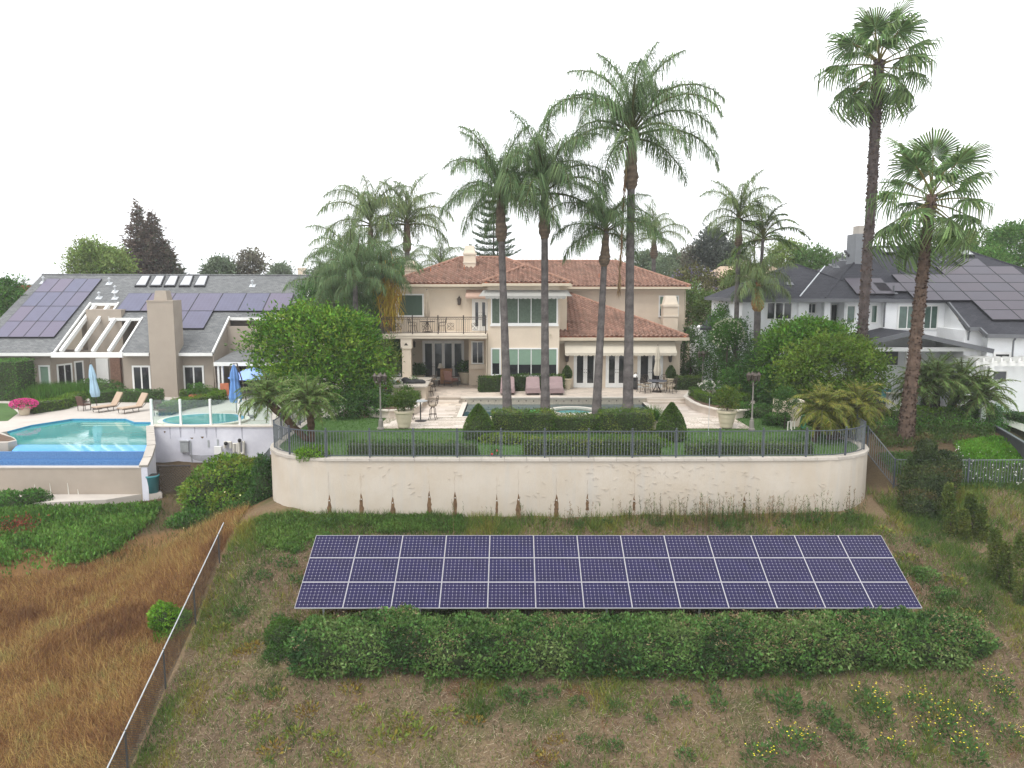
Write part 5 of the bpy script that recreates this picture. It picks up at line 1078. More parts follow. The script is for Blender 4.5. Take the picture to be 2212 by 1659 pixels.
def wicker_chair(name, p, rz, label):
    root = E(name, (0, 0, 0), label, 'chair', 'dark wicker chairs by the pool')
    m = MB(); m.obox((0, 0, .40), (.6, .6, .08)); m.ob('seat', 'wicker', root); m = MB(); m.obox((0, .30, .68), (.6, .07, .62), 0, -.2); m.ob('backrest', 'wicker', root)
    for x in (-.28, .28):
        m = MB(); m.tube([(x, -.28, .40), (x, -.26, .62), (x, .25, .66)], .025, 5); m.ob('armrest', 'wicker', root)
        for y in (-.26, .26): m = MB(); m.tube([(x, y, .40), (x, y, 0)], .025, 5); m.ob('leg', 'bronze', root)
    root.location = p; root.rotation_euler = (0, 0, rz); return root
wicker_chair('wicker_chair', PZ(2, 652, 480, LZ), 2.7, 'dark wicker chair on the deck with its back to the pool'); wicker_chair('wicker_chair', PZ(2, 1240, 520, LZ), 1.0, 'dark wicker chair with curved frame beside the glass screen')
def closed_parasol(name, p, h, label, mat, pole='bronze', r=.24, group=None, lean=0, base=True, z0=.28):
    p = Vector(p); root = E(name, p, label, 'parasol', group); m = MB(); m.tube([p, p + Vector((lean, 0, h))], .025, 6); m.ob('pole', pole, root)
    m = MB(); n = 16; prof = [(.05, h), (r * .55, h * .86), (r * .75, h * .72), (r * .62, h * .66), (r, h * (z0 + .10)), (r * .8, h * z0)]; i0 = 0
    for rr, z in prof:
        for j in range(n): a = 2 * math.pi * j / n; q = rr * (1 + (.22 if j % 2 else -.12)); m.v.append((p.x + lean * z / h + q * math.cos(a), p.y + q * math.sin(a), p.z + z))
    for k in range(len(prof) - 1):
        for j in range(n): m.f.append((k * n + j, (k + 1) * n + j, (k + 1) * n + (j + 1) % n, k * n + (j + 1) % n))
    m.f.append(tuple(range(n))); m.f.append(tuple(range((len(prof) - 1) * n, len(prof) * n))[::-1]); m.ob('canopy', mat, root); m = MB(); m.ball(p + Vector((lean, 0, h + .06)), .045, 6); m.ob('finial', pole, root)
    if base: m = MB(); m.lathe([(.28, 0), (.28, .06), (.05, .10)], p, 14); m.ob('base', pole, root)
    return root
closed_parasol('patio_parasol', PZ(2, 752, 470, LZ), 3.05, 'closed pale blue parasol beside the dark wicker chair', 'blue_cloth_pale', r=.26, lean=-.25)
p = PZ(2, 1840, 540, LZ); cu_ = closed_parasol('cantilever_parasol', p + Vector((-.1, 0, .35)), 3.05, 'closed blue cantilever parasol beside the garden spa', 'blue_cloth', r=.34, lean=-.05, base=False, z0=.22)
m = MB(); m.tube([p + Vector((-.15, 0, 3.45)), p + Vector((.05, 0, 3.5)), p + Vector((.35, .1, 2.2)), p + Vector((.6, .2, .1))], .04, 6); m.ob('arm', 'bronze', cu_); m = MB(); m.obox(p + Vector((.6, .2, .06)), (.8, .8, .1)); m.ob('base', 'bronze', cu_)
p = DZ(*zc(1, 1945, 1640), LZ); op = E('open_parasol', p, 'open blue parasol by the covered porch, partly behind the round tree', 'parasol'); tp = DY(*zc(1, 1945, 1400), p.y); eg = DY(*zc(1, 1765, 1490), p.y); R_ = tp.x - eg.x
m = MB(); m.tube([p, tp], .03, 6); m.ob('pole', 'bronze', op)
for k in range(8):
    a0, a1 = rad(45 * k + 10), rad(45 * k + 55); q = lambda a: Vector((tp.x + R_ * math.cos(a), tp.y + R_ * math.sin(a), eg.z)); m = MB(); m.sheet([tp, q(a0), q(a1)], (0, 0, -.01)); m.ob('canopy_panel', 'blue_open', op); m = MB(); m.bar(tp - Vector((0, 0, .05)), q(a0) - Vector((0, 0, .03)), .02); m.ob('rib', 'bronze', op)
def bowl_pot(name, p, r, h, label, mat='pot', group=None, cat='planter'):
    p = Vector(p); root = E(name, p, label, cat, group); m = MB(); m.lathe([(r * .62, 0), (r * .70, h * .1), (r * .88, h * .75), (r * 1.04, h * .84), (r * 1.08, h), (r * .94, h)], p, 18); m.ob('pot', mat, root, False); m = MB(); m.lathe([(r * .93, h - .06), (r * .93, h - .03)], p, 14); m.ob('soil', 'soil', root); return root
p = PZ(2, 190, 515, LZ); fp = bowl_pot('flower_pot', p, .42, .6, 'clay pot overflowing with bright pink flowers at the left', 'pot'); P_ = np.array(p) + [0, 0, .72]
crown('foliage', fp, [(P_, (.75, .6, .22))], 60, 22, .10, G_MID, .2); n = 1100; d = sphere_dirs(n, .5); leaves('petals', P_ + d * [.80, .65, .30], d + RNG.normal(size=(n, 3)) * .5, .10, pick([(.55, .03, .20), (.75, .07, .33), (.85, .2, .45)], n), fp, .9, 'petal')
# hedges and planting of the left yard
def hz(k, pts, z): return [(DZ(*zc(k, x, y), z).x, DZ(*zc(k, x, y), z).y) for x, y in pts]
hedge('box_hedge', hz(2, [(240, 505), (470, 470), (620, 415)], LZ), .9, .75, LZ, .10, G_BOX, dens=240, label='low clipped hedge curving behind the turquoise pool deck')
hedge('box_hedge', hz(2, [(700, 425), (900, 410), (1150, 415), (1260, 410)], LZ), .8, .85, LZ, .10, G_MID, dens=220, label='clipped dark hedge behind the tan sun loungers')
hedge('box_hedge', hz(2, [(1270, 520), (1400, 470), (1650, 430), (1700, 395)], LZ), .9, .7, LZ, .10, G_BOX, dens=240, label='bright clipped hedge winding behind the garden spa')
hedge('box_hedge', hz(2, [(1400, 390), (1560, 375), (1690, 380)], LZ), .7, .6, LZ, .10, G_BOX, dens=240, label='short bright hedge below the right window of the taupe house')
hedge('tall_hedge', [(DY(*zc(1, -300, 1500), 56.5).x, 56.5), (DY(*zc(1, 205, 1500), 56.5).x, 56.5)], 2.2, 2.9, LZ, .14, G_MID, dens=120, label='tall clipped hedge block against the taupe house wall')
cb = DZ(*zc(2, 280, 400), LZ); og = E('ornamental_grass', cb, 'clump of long arching green grass behind the pink flower pot', 'plant'); n = 5200; th = RNG.uniform(0, 6.283, n); rr = RNG.random(n) ** .5; P = np.stack([cb.x + rr * np.cos(th) * 3.6 + RNG.normal(size=n) * .1, cb.y + 1.2 + rr * np.sin(th) * 1.6, np.full(n, LZ)], 1); A = np.stack([RNG.normal(size=n) * .35, RNG.normal(size=n) * .35, np.ones(n)], 1); blades('foliage', P, A, RNG.uniform(.7, 1.25, n), .06, pick([(.045, .11, .015), (.08, .18, .025), (.12, .24, .04)], n), og)
bush('ground_shrub', [(cb + Vector((3.2, 2.4, .5)), (2.2, 1.0, .75)), (cb + Vector((-4.5, 1, .5)), (2.0, 1.2, .9))], 5200, .13, G_MID)
tag(bpy.data.objects['ground_shrub'], 'rounded green shrubs below the taupe house windows', 'shrub')
m = MB(); q = [DZ(*zc(2, *p), LZ + .012) for p in ((-400, 420), (60, 425), (140, 500), (60, 560), (-400, 580))]; m.sheet(q, (0, 0, -.01)); tag(m.ob('grass_strip', 'lawn_grass'), kind='structure')
tb = DZ(*zc(2, 1535, 400), LZ); tp_ = E('planter_box', tb, 'low terracotta planter with small shrub by the right window', 'planter'); m = MB(); m.obox(tb + Vector((0, 0, .2)), (1.3, .5, .4)); m.ob('box', 'terra', tp_); crown('foliage', tp_, [(tb + Vector((0, 0, .75)), (.8, .45, .45))], 50, 20, .12, G_MID, .25)
for q, lb in (((1740, 395), 'low terracotta chair with dark legs beside the bright hedge'),): p = PZ(2, *q, LZ); ac = E('adirondack_chair', p, lb, 'chair'); m = MB(); m.obox(p + Vector((0, 0, .35)), (.6, .6, .06)); m.ob('seat', 'terra', ac); m = MB(); m.obox(p + Vector((-.15, .3, .75)), (.6, .06, .85), .4, -.3); m.ob('backrest', 'terra', ac); [MB().tube([p + Vector((x, y, .35)), p + Vector((x, y, 0))], .03, 4).ob('leg', 'bronze', ac) for x in (-.25, .25) for y in (-.25, .25)]
# ================================================================ right neighbour: white house, dark shingle roof
RPL = (6.30, 48.0, .50); RZ = -.3
def R7(x, y): return DS(*zc(7, x, y), *RPL)
def r7(x, y, Y): return DY(*zc(7, x, y), Y)
NR = E('white_house', (24, 49, RZ), 'two storey white stucco house with dark shingle roof at the right', 'house')
def hipR(x0, x1, y0, y1, z, k, mat='shingle_dark'):
    d = min(x1 - x0, y1 - y0) / 2; A, B, C, D_ = [Vector(p) for p in ((x0, y0, z), (x1, y0, z), (x1, y1, z), (x0, y1, z))]
    if (x1 - x0) >= (y1 - y0): R0, R1 = Vector((x0 + d, y0 + d, z + d * k)), Vector((x1 - d, y0 + d, z + d * k)); fs = ([A, B, R1, R0], [D_, A, R0], [B, C, R1], [C, D_, R0, R1])
    else: R0, R1 = Vector((x0 + d, y0 + d, z + d * k)), Vector((x0 + d, y1 - d, z + d * k)); fs = ([A, B, R0], [D_, A, R0, R1], [B, C, R1, R0], [C, D_, R1])
    m = MB()
    for f in fs: m.sheet(f, (0, 0, -.12))
    o = m.ob('roof', mat, NR); m = MB()
    for a, b in ((A, R0), (B, R1 if (x1 - x0) >= (y1 - y0) else R0), (R0, R1)): m.tube([a, b], .07, 6)
    m.ob('ridge_cap', mat, o); m = MB(); m.box(x0, y0 - .1, z - .22, x1, y0 + .02, z - .0).box(x0 - .08, y0 + .021, z - .22, x0 + .04, y1, z); m.ob('gutter', 'grey_trim', o)
    return o
ex0 = r7(300, 630, 47.9).x; ex1 = r7(1000, 630, 47.9).x; hipR(ex0, ex1 + 3, 47.9, 47.9 + 8.8, 6.28, .5)                    # left wing
# the large main slope with its low catslide at the right
big = [R7(870, 632), R7(1690, 640), R7(1840, 826), R7(1912, 826), R7(1960, 872), R7(2700, 885), R7(2860, 640), R7(1760, 290), R7(1200, 282), R7(1020, 432)]
m = MB(); m.sheet(big, (0, .06, -.14)); m.ob('roof', 'shingle_dark', NR)
rA, rB = R7(1200, 282), R7(1760, 290); m = MB(); m.sheet([rB, rA, rA + Vector((-6, 7, -3.5)), rB + Vector((6, 7, -3.5))], (0, 0, -.15)); m.sheet([rA, R7(1020, 432), R7(870, 632), R7(870, 632) + Vector((0, 12, 0)), rA + Vector((-6, 7, -3.5))], (0, 0, -.1)); m.sheet([rB, R7(2860, 640), R7(2860, 640) + Vector((0, 12, 0)), rB + Vector((6, 7, -3.5))][::-1], (0, 0, -.1)); m.ob('roof', 'shingle_dark', NR)
m = MB(); m.tube([rA, rB], .08, 6); m.tube([rB, R7(2860, 640)], .08, 6); m.tube([rA, R7(1020, 432), R7(870, 632)], .08, 6); m.ob('ridge_cap', 'shingle_dark', NR)
for p, q in (((870, 632), (1690, 640)), ((1690, 640), (1840, 826)), ((1840, 826), (1912, 826)), ((1912, 826), (1960, 872)), ((1960, 872), (2700, 885))): m = MB(); m.bar(R7(*p) + Vector((0, -.05, -.11)), R7(*q) + Vector((0, -.05, -.11)), .10, .22); m.ob('gutter', 'grey_trim', NR)
m = MB(); m.bar(R7(700, 622) + Vector((0, 0, .05)), R7(868, 418) + Vector((0, 0, .05)), .06, .05); m.ob('valley_flashing', 'vent_metal', NR)
YV_ = 48.5
def rbox(x0, x1, Y0, Y1, z0, z1, mat='white_stucco', name='wall'):
    a, b = r7(x0, 700, Y0).x, r7(x1, 700, Y0).x; m = MB(); m.box(a, Y0, z0, b, Y1, z1); return m.ob(name, mat, NR)
rbox(310, 760, YV_, 56, RZ - .5, 6.18); rbox(760, 1000, YV_ + 1.2, 56, RZ - .5, 6.2); rbox(1000, 1270, YV_ + .02, 56, RZ - .5, 6.2); rbox(1270, 1680, YV_ - .35, 56, RZ - .5, 6.1)
for x in (690, 865): rbox(x, x + 40, YV_ - .1, YV_ + .4, RZ, 6.05, 'white_stucco', 'column')
# gable flank of the catslide wing
a = R7(1690, 640); b = R7(1840, 826); c_ = R7(1960, 872); yw = b.y + .35
m = MB(); xa = r7(1680, 700, 48.1).x; xb = b.x; m.sheet([(xa, 48.1, RZ - .5), (xb, yw, RZ - .5), (xb, yw, b.z - .15), (xa, 48.1, 6.1)], (.1, .2, 0)); m.ob('wall', 'white_stucco', NR)
m = MB(); m.box(xb, yw, RZ - .5, xb + 14, 56, b.z - .18); m.ob('wall', 'white_stucco', NR)
m = MB(); m.box(c_.x + .4, c_.y + .5, RZ - .5, c_.x + 14, yw - .01, c_.z - .2); m.ob('wall', 'white_stucco', NR)
window(NR, 7, (475, 658, 642, 775), YV_, 3, 'glass_dark', .06, .09); window(NR, 7, (748, 662, 806, 735), YV_ + 1.2, 2, 'glass_grey', .07); window(NR, 7, (905, 668, 962, 790), YV_ + 1.2, 1, 'glass_dark', .07); window(NR, 7, (1012, 676, 1070, 800), YV_ + .02, 1, 'glass_green', .08); window(NR, 7, (1178, 674, 1218, 800), YV_ + .02, 1, 'glass_green', .07)
window(NR, 7, (1362, 676, 1480, 842), YV_ - .35, 2, 'glass_green', .09); window(NR, 7, (1535, 676, 1626, 842), YV_ - .35, 2, 'glass_green', .09)
window(NR, 7, (2005, 995, 2118, 1075), c_.y + .5, 1, 'glass_dark', .12); window(NR, 7, (1995, 1115, 2095, 1190), c_.y + .5, 1, 'glass_dark', .08)
a, b = r7(1080, 195, 52.5), r7(1135, 450, 52.5); m = MB(); m.box(a.x, 52.5, b.z - 1, b.x + .2, 53.9, a.z); c = m.ob('chimney', 'grey_stucco', NR); m = MB(); m.box(a.x + .25, 52.7, a.z, b.x, 53.6, a.z + .55); m.ob('flue', 'concrete', c)
for p, q in (((1280, 650), (1265, 825)), ((1860, 830), (1835, 915)), ((2165, 885), (2130, 1060))):
    Y = R7(*p).y + .2; m = MB(); a, b = r7(*p, Y), r7(*q, Y); m.tube([a, Vector((b.x, Y, a.z - .3)), Vector((b.x, Y, b.z))], .05, 6); m.ob('down_pipe', 'grey_trim', NR)
for p in ((630, 540), (985, 380), (920, 415), (940, 425), (1330, 600), (1662, 380)): q = R7(*p); m = MB(); m.tube([q, q + Vector((0, 0, .5))], .06, 6); m.obox(q + Vector((0, 0, .06)), (.45, .4, .05), 0, math.atan(.5)); m.ob('roof_vent', 'grey_trim', NR)
for p in ((1285, 325), (1812, 340), (1052, 338)): q = R7(*p); m = MB(); m.obox(q + Vector((0, -.05, .1)), (.9, .8, .16), 0, math.atan(.5)); s_ = m.ob('skylight', 'frame_black', NR); m = MB(); m.obox(q + Vector((0, -.1, .19)), (.72, .62, .02), 0, math.atan(.5)); m.ob('pane', 'skylight_pane', s_)
# solar array on the dark roof
tlr = math.atan(.5); nrm_ = Vector((0, -math.sin(tlr), math.cos(tlr))); rows_y = [376, 424, 472, 520, 568, 622, 700, 790]
quads = []; PWd = 1.72
Xref = R7(1820, 625).x
spans = [(1685, 1975), (1650, 2085), (1405, 2150), (1190, 2225), (1330, 2310), (1820, 2420), (1890, 2520)]
yE = [R7(1700, y).y for y in rows_y]; hstep = (yE[0] - yE[-1]) / 7
for r in range(7):
    yb = yE[0] - (r + 1) * hstep; py = rows_y[r + 1]; xl = R7(spans[r][0], (rows_y[r] + py) / 2).x; xr = R7(spans[r][1], (rows_y[r] + py) / 2).x
    k0 = round((xl - Xref) / PWd); k1 = round((xr - Xref) / PWd)
    for k in range(k0, k1): x = Xref + k * PWd; quads.append((Vector((x, yb, RPL[0] + RPL[2] * (yb - RPL[1]))) + nrm_ * .12, PWd - .03, hstep / math.cos(tlr) - .03, tlr))
roof_panels('roof_solar_array', 'large stepped array of black purple solar panels on the dark shingle roof', quads, 'cells_black', R7(1900, 700), 'frame_black', 1.7, 1.05)
q = R7(1000, 507); roof_panels('roof_solar_array', 'pair of black solar panels left of the large array on the dark roof', [(Vector((R7(1035, 560).x + k * 1.2, R7(1050, 615).y, RPL[0] + .5 * (R7(1050, 615).y - 48))) + nrm_ * .12, 1.17, (R7(1000, 507).y - R7(1050, 615).y) / math.cos(tlr) - .03, tlr) for k in range(2)], 'cells_black', q, 'frame_black', 1.7, 1.05)
# covered patio of the white house
YP = 45.2; cpz = E('covered_patio', (22, YP, RZ), 'open white garden pavilion with low dark gable roof before the white house', 'pavilion')
A, B, C = r7(1440, 852, YP - .6), r7(1090, 935, YP - .6), r7(2005, 972, YP - .6)
for p, q in ((A, B), (A, C)): m = MB(); m.sheet([p, q, q + Vector((0, 3.6, 0)), p + Vector((0, 3.6, 0))][::1 if q is B else -1], (0, 0, -.10)); m.ob('roof', 'shingle_dark', cpz); m = MB(); m.bar(p + Vector((0, -.04, -.14)), q + Vector((0, -.04, -.14)), .08, .26); m.ob('barge_board', 'grey_trim', cpz)
m = MB(); a, b = r7(1155, 975, YP), r7(1430, 975, YP); m.box(a.x, YP - .1, a.z - .12, b.x + 5.5, YP + .1, a.z + .12); m.ob('beam', 'white_paint', cpz)
for x in (1180, 1428, 1905): q = r7(x, 1000, YP).x; m = MB(); m.box(q - .11, YP - .13, RZ - .2, q + .11, YP + .13, a.z - .12); m.ob('column', 'white_paint', cpz)
m = MB(); m.box(r7(1190, 1000, 47.6).x, 47.6, RZ - .3, r7(1900, 1000, 47.6).x, 47.7, 3.3); m.ob('back_wall', 'white_stucco', cpz)
a, b = r7(1255, 985, 47.55), r7(1355, 1080, 47.55); tvs = E('wall_screen', (a.x, 47.55, b.z), 'dark television screen on the back wall of the pavilion', 'television'); m = MB(); m.box(a.x, 47.5, b.z, b.x, 47.59, a.z); m.ob('panel', 'frame_black', tvs)
bc_ = r7(1375, 1200, 44.9); bcn = E('bar_counter', (bc_.x, 44.9, RZ), 'white outdoor bar counter under the pavilion', 'counter'); m = MB(); m.box(bc_.x - .7, 44.7, RZ, bc_.x + .9, 45.05, RZ + 1.05); m.ob('base', 'white_paint', bcn); m = MB(); m.box(bc_.x - .8, 44.6, RZ + 1.05, bc_.x + 1.0, 45.15, RZ + 1.12); m.ob('top', 'stone_counter', bcn)
for x, lb in ((1300, 'dark teal patio chair beside the white bar counter'), (1235, 'dark patio chair farther into the pavilion shade')): p = Vector((r7(x, 1200, 45.6).x, 45.6, RZ)); ac = E('patio_chair', p, lb, 'chair'); m = MB(); m.obox(p + Vector((0, 0, .42)), (.6, .6, .12)); m.ob('seat', 'glass_grey', ac); m = MB(); m.obox(p + Vector((.0, .28, .8)), (.62, .1, .75), 0, -.15); m.ob('backrest', 'bin_teal' if x == 1300 else 'glass_grey', ac); [MB().tube([p + Vector((u, v, .4)), p + Vector((u, v, 0))], .03, 4).ob('leg', 'bronze', ac) for u in (-.25, .25) for v in (-.25, .25)]
# white pergola at the far right
pgz = r7(2050, 1075, 43.6); pg = E('white_pergola', (pgz.x, 43.6, RZ), 'white timber pergola at the right edge with scalloped rafter ends', 'pergola'); x0 = r7(1885, 1080, 43.4).x
m = MB(); m.box(x0, 43.35, pgz.z - .10, x0 + 9, 43.5, pgz.z + .18).box(x0, 45.4, pgz.z - .1, x0 + 9, 45.5, pgz.z + .18); m.ob('beam', 'white_paint', pg)
for i in range(16): x = x0 + .2 + i * .5; m = MB(); m.box(x, 43.05, pgz.z + .18, x + .10, 45.8, pgz.z + .38); m.ob('rafter', 'white_paint', pg)
for x in (x0 + .9, x0 + 5.5): m = MB(); m.box(x - .12, 43.33, RZ - .3, x + .12, 43.55, pgz.z - .1); m.ob('post', 'white_paint', pg)
# ---------------------------------------------------------------- ground of the right yard
def rg(x, y, z=RZ): return DZ(*zc(7, x, y), z)
m = MB(); m.prism([(15.9, 40.6), (33, 41.6), (60, 42), (60, 62), (12.3, 62), (12.3, 46), (15.9, 45)], -1.4, RZ - .01); tag(m.ob('lawn', 'lawn_grass'), kind='structure')
g = RNG.uniform((16, 40.7), (32, 46), (26000, 2)); P = np.concatenate([g, np.full((len(g), 1), RZ - .01)], 1); A = RNG.normal(size=P.shape) * .35; A[:, 2] = 1; tag(blades('lawn_blades', P, A, .06, .03, pick([(.03, .085, .012), (.06, .14, .022)], len(P))), 'short grass of the right hand garden lawn', 'grass', kind='stuff')
def sheet_z(pts, z, name, mat): m = MB(); m.sheet([DZ(*zc(7, *p), z) for p in pts], (0, 0, -.02)); return tag(m.ob(name, mat), kind='structure')
sheet_z([(1180, 1235), (1430, 1255), (1800, 1255), (2212, 1225), (2400, 1300), (2400, 1170), (1900, 1170), (1180, 1190)], RZ + .016, 'paving', 'concrete_path'); sheet_z([(1470, 1290), (1560, 1300), (1790, 1390), (1880, 1400), (1700, 1400), (1600, 1345)], RZ + .012, 'path', 'concrete_path'); sheet_z([(2000, 1410), (2212, 1480), (2400, 1540), (2400, 1590), (2212, 1530), (1990, 1440)], RZ + .014, 'walkway', 'concrete_path')
def h7(pts, z=RZ): return [(DZ(*zc(7, *p), z).x, DZ(*zc(7, *p), z).y) for p in pts]
hedge('box_hedge', h7([(1320, 1300), (1460, 1335), (1600, 1360)]), .55, .5, RZ, .09, G_MID, dens=240, label='low clipped hedge along the garden path behind the fan palm')
hedge('box_hedge', h7([(1640, 1300), (1830, 1330)]), .55, .5, RZ, .09, G_MID, dens=240, label='low clipped hedge between lawn and pavilion')
hedge('box_hedge', h7([(1400, 1395), (1690, 1415)]), .5, .35, RZ, .09, G_MID, dens=240, label='thin low hedge in front of the small palm cluster')
hedge('box_hedge', h7([(2110, 1450), (2330, 1490)]), .6, .5, RZ, .09, G_DARK, dens=220, label='dark clipped hedge beside the pale walkway at the right edge')
hedge('box_hedge', h7([(1960, 1230), (2300, 1235)]), .6, .6, RZ, .10, G_MID, dens=200, label='clipped hedge behind the pale paving at the right edge')
c = DZ(*zc(7, 1560, 1480), -.35); bush('round_shrub', [(c + Vector((-.9, 0, .35)), (1.5, 1.0, .65)), (c + Vector((.9, .1, .3)), (1.2, .9, .6))], 5200, .10, G_BOX); tag(bpy.data.objects['round_shrub'], 'rounded clipped shrub right of the fan palm trunk', 'shrub')
c = DZ(*zc(7, 1840, 1470), -.35); o = bush('round_shrub', [(c + Vector((-.6, 0, .3)), (1.2, .8, .6)), (c + Vector((.6, 0, .35)), (1.1, .8, .65))], 4200, .10, G_MID); tag(o, 'pair of joined clipped shrubs left of the white garden post', 'shrub')
c = DZ(*zc(7, 1970, 1450), -.35); o = bush('round_shrub', [(c + Vector((0, 0, .3)), (.75, .6, .6))], 1600, .10, G_MID); tag(o, 'small clipped shrub right of the white garden post', 'shrub')
# low garden wall and white post
a, b = DY(*zc(7, 1200, 1490), 40.2), DY(*zc(7, 2010, 1490), 40.6); lw = E('garden_wall', (a.x, 40.2, -1), 'low grey garden wall below the clipped shrubs on the right slope', 'wall'); m = MB(); m.hexa([(a.x, 40.1, -1.6), (b.x, 40.5, -1.6), (b.x, 40.7, -1.6), (a.x, 40.3, -1.6)], [(a.x, 40.1, a.z), (b.x, 40.5, b.z), (b.x, 40.7, b.z), (a.x, 40.3, a.z)]); m.ob('wall', 'concrete', lw)
p = DY(*zc(7, 1925, 1480), 40.9); wp = E('garden_post', (p.x, 40.9, -.6), 'white square garden post on stone base at the right slope', 'post'); zt = DY(*zc(7, 1925, 1295), 40.9).z; m = MB(); m.box(p.x - .13, 40.77, -.8, p.x + .13, 41.03, zt); m.ob('shaft', 'white_paint', wp); m = MB(); m.box(p.x - .24, 40.66, -.9, p.x + .24, 41.14, p.z + .12); m.ob('base', 'white_paint', wp)
p = DZ(*zc(7, 1900, 1400), RZ); pil = E('stone_pillar', p, 'low pale stone pillar behind the white garden post', 'pillar'); m = MB(); m.obox(p + Vector((0, 0, .4)), (.6, .6, .8)); m.ob('shaft', 'concrete', pil); m = MB(); m.obox(p + Vector((0, 0, .85)), (.76, .76, .10)); m.ob('cap', 'coping_pool', pil)
for x, y, mt, lb in ((1768, 1348, 'purple', 'purple ball on the garden path'), (1762, 1362, 'red', 'red ball beside the leaning small palm')): p = DZ(*zc(7, x, y), RZ + .2); m = MB(); m.ball(p, .17, 10); tag(m.ob('ball', mt, None, True), lb, 'ball')
# dark board wall and glass fence at the right edge
a, b = DY(*zc(7, 2005, 1500), 40.3), DY(*zc(7, 2212, 1640), 35.5); bwall = E('board_wall', (a.x, 40.3, -1.6), 'dark grey vertical board retaining wall at the right edge', 'wall'); n = 40; b2 = a + (b - a) * 1.5
for i in range(n):
    p = a.lerp(b2, i / n); q = a.lerp(b2, (i + .92) / n); zt = DY(*zc(7, 2010, 1482), 40.3).z + .15 * i / n; m = MB(); m.hexa([(p.x, p.y, p.z - 2.0), (q.x, q.y, p.z - 2.0), (q.x + .04, q.y + .04, p.z - 2.0), (p.x + .04, p.y + .04, p.z - 2.0)], [(p.x, p.y, RZ), (q.x, q.y, RZ), (q.x + .04, q.y + .04, RZ), (p.x + .04, p.y + .04, RZ)]); m.ob('board', 'dark_board', bwall)
m = MB(); m.bar((a.x + .02, a.y, RZ + .03), (b2.x + .02, b2.y, RZ + .03), .14, .06); m.ob('cap', 'grey_trim', bwall)
gf = E('glass_fence', (a.x, a.y, RZ), 'frameless glass fence above the dark board wall at the right edge', 'fence')
for i in range(5): p = a.lerp(b2, i / 5); q = a.lerp(b2, (i + .96) / 5); m = MB(); m.hexa([(p.x, p.y, RZ + .07), (q.x, q.y, RZ + .07), (q.x + .015, q.y + .015, RZ + .07), (p.x + .015, p.y + .015, RZ + .07)], [(p.x, p.y, RZ + 1.25), (q.x, q.y, RZ + 1.25), (q.x + .015, q.y + .015, RZ + 1.25), (p.x + .015, p.y + .015, RZ + 1.25)]); m.ob('pane', 'glass_clear', gf)
g2 = E('glass_fence', DZ(*zc(7, 2065, 1330), RZ), 'clear glass fence with thin metal posts by the pink flower bowl', 'fence'); pp = [DZ(*zc(7, x, y), RZ) for x, y in ((1960, 1290), (2065, 1315), (2185, 1340), (2330, 1370))]
for p in pp: m = MB(); m.tube([p, p + Vector((0, 0, 1.45))], .035, 6); m.ob('post', 'galv', g2)
for p, q in zip(pp[:-1], pp[1:]): m = MB(); m.sheet([p + Vector((0, 0, .05)), q + Vector((0, 0, .05)), q + Vector((0, 0, 1.4)), p + Vector((0, 0, 1.4))], (0, .012, 0)); m.ob('pane', 'glass_clear', g2); m = MB(); m.bar(p + Vector((0, 0, 1.42)), q + Vector((0, 0, 1.42)), .04); m.ob('rail', 'galv', g2)
p = DZ(*zc(7, 2205, 1365), RZ); fb = bowl_pot('flower_bowl', p, .55, .5, 'pale bowl of pink flowers at the right edge', 'stone_counter'); n = 500; d = sphere_dirs(n, .6); leaves('petals', np.array(p) + [0, 0, .52] + d * [.55, .5, .22], d, .11, pick([(.5, .08, .16), (.6, .2, .28), (.1, .15, .05)], n), fb, .9, 'petal')
# rose bushes by the pergola
for i, (x, y, lb) in enumerate(((2010, 1210, 'white flowering rose bush below the pergola'), (2120, 1215, 'white flowering rose bush at the right edge behind the paving'))):
    p = DZ(*zc(7, x, y), RZ); rb_ = E('rose_bush', p, lb, 'shrub'); crown('foliage', rb_, [(p + Vector((0, 0, .7)), (1.1, .7, .75))], 130, 20, .10, G_MID, .28); n = 60; d = sphere_dirs(n, .4); leaves('petals', np.array(p) + [0, 0, .7] + d * [1.1, .7, .8], d, .13, (.75, .75, .68), rb_, .9, 'petal')
# ================================================================ terrace furniture and planting
P0, P1 = .028, .327                                       # lower and upper patio levels
def q5(x, y, z): return DZ(*zc(5, x, y), z)
def q6(x, y, z): return DZ(*zc(6, x, y), z)
def q4(x, y, z): return DZ(*zc(4, x, y), z)
# clipped hedges behind the fence and before the pool
HD = [(.025, .054, .013), (.049, .097, .021), (.116, .163, .028)]; HS = [(.039, .078, .013), (.072, .124, .018), (.169, .195, .033)]
hedge('clipped_hedge', [(-6.9, 32.05), (-1.5, 31.95)], .75, .50, -.01, .07, HD, dens=420, label='low dark hedge behind the left half of the iron fence')
hedge('clipped_hedge', [(.5, 31.9), (6.2, 31.9)], .8, .72, -.01, .075, HS, dens=420, jit=.07, label='taller glossy hedge behind the middle of the iron fence')
hedge('clipped_hedge', [(7.4, 32.0), (12.7, 32.15)], .75, .50, -.01, .07, HD, dens=420, label='low dark hedge behind the right half of the iron fence')
hg = E('clipped_hedge', (-.8, 36.7, 0), 'long waist high hedge between the iron fence and the tall palms', 'hedge')
hedge('h', [(-.95, 36.75), (2.0, 36.75)], 1.0, 1.08, -.01, .08, HS, parent=hg, dens=400, jit=.09); hedge('h', [(2.0, 36.8), (4.2, 36.8)], .9, .86, -.01, .08, HS, parent=hg, dens=400, jit=.09); hedge('h', [(4.2, 36.75), (6.75, 36.75)], 1.0, 1.10, -.01, .08, HS, parent=hg, dens=400, jit=.09)
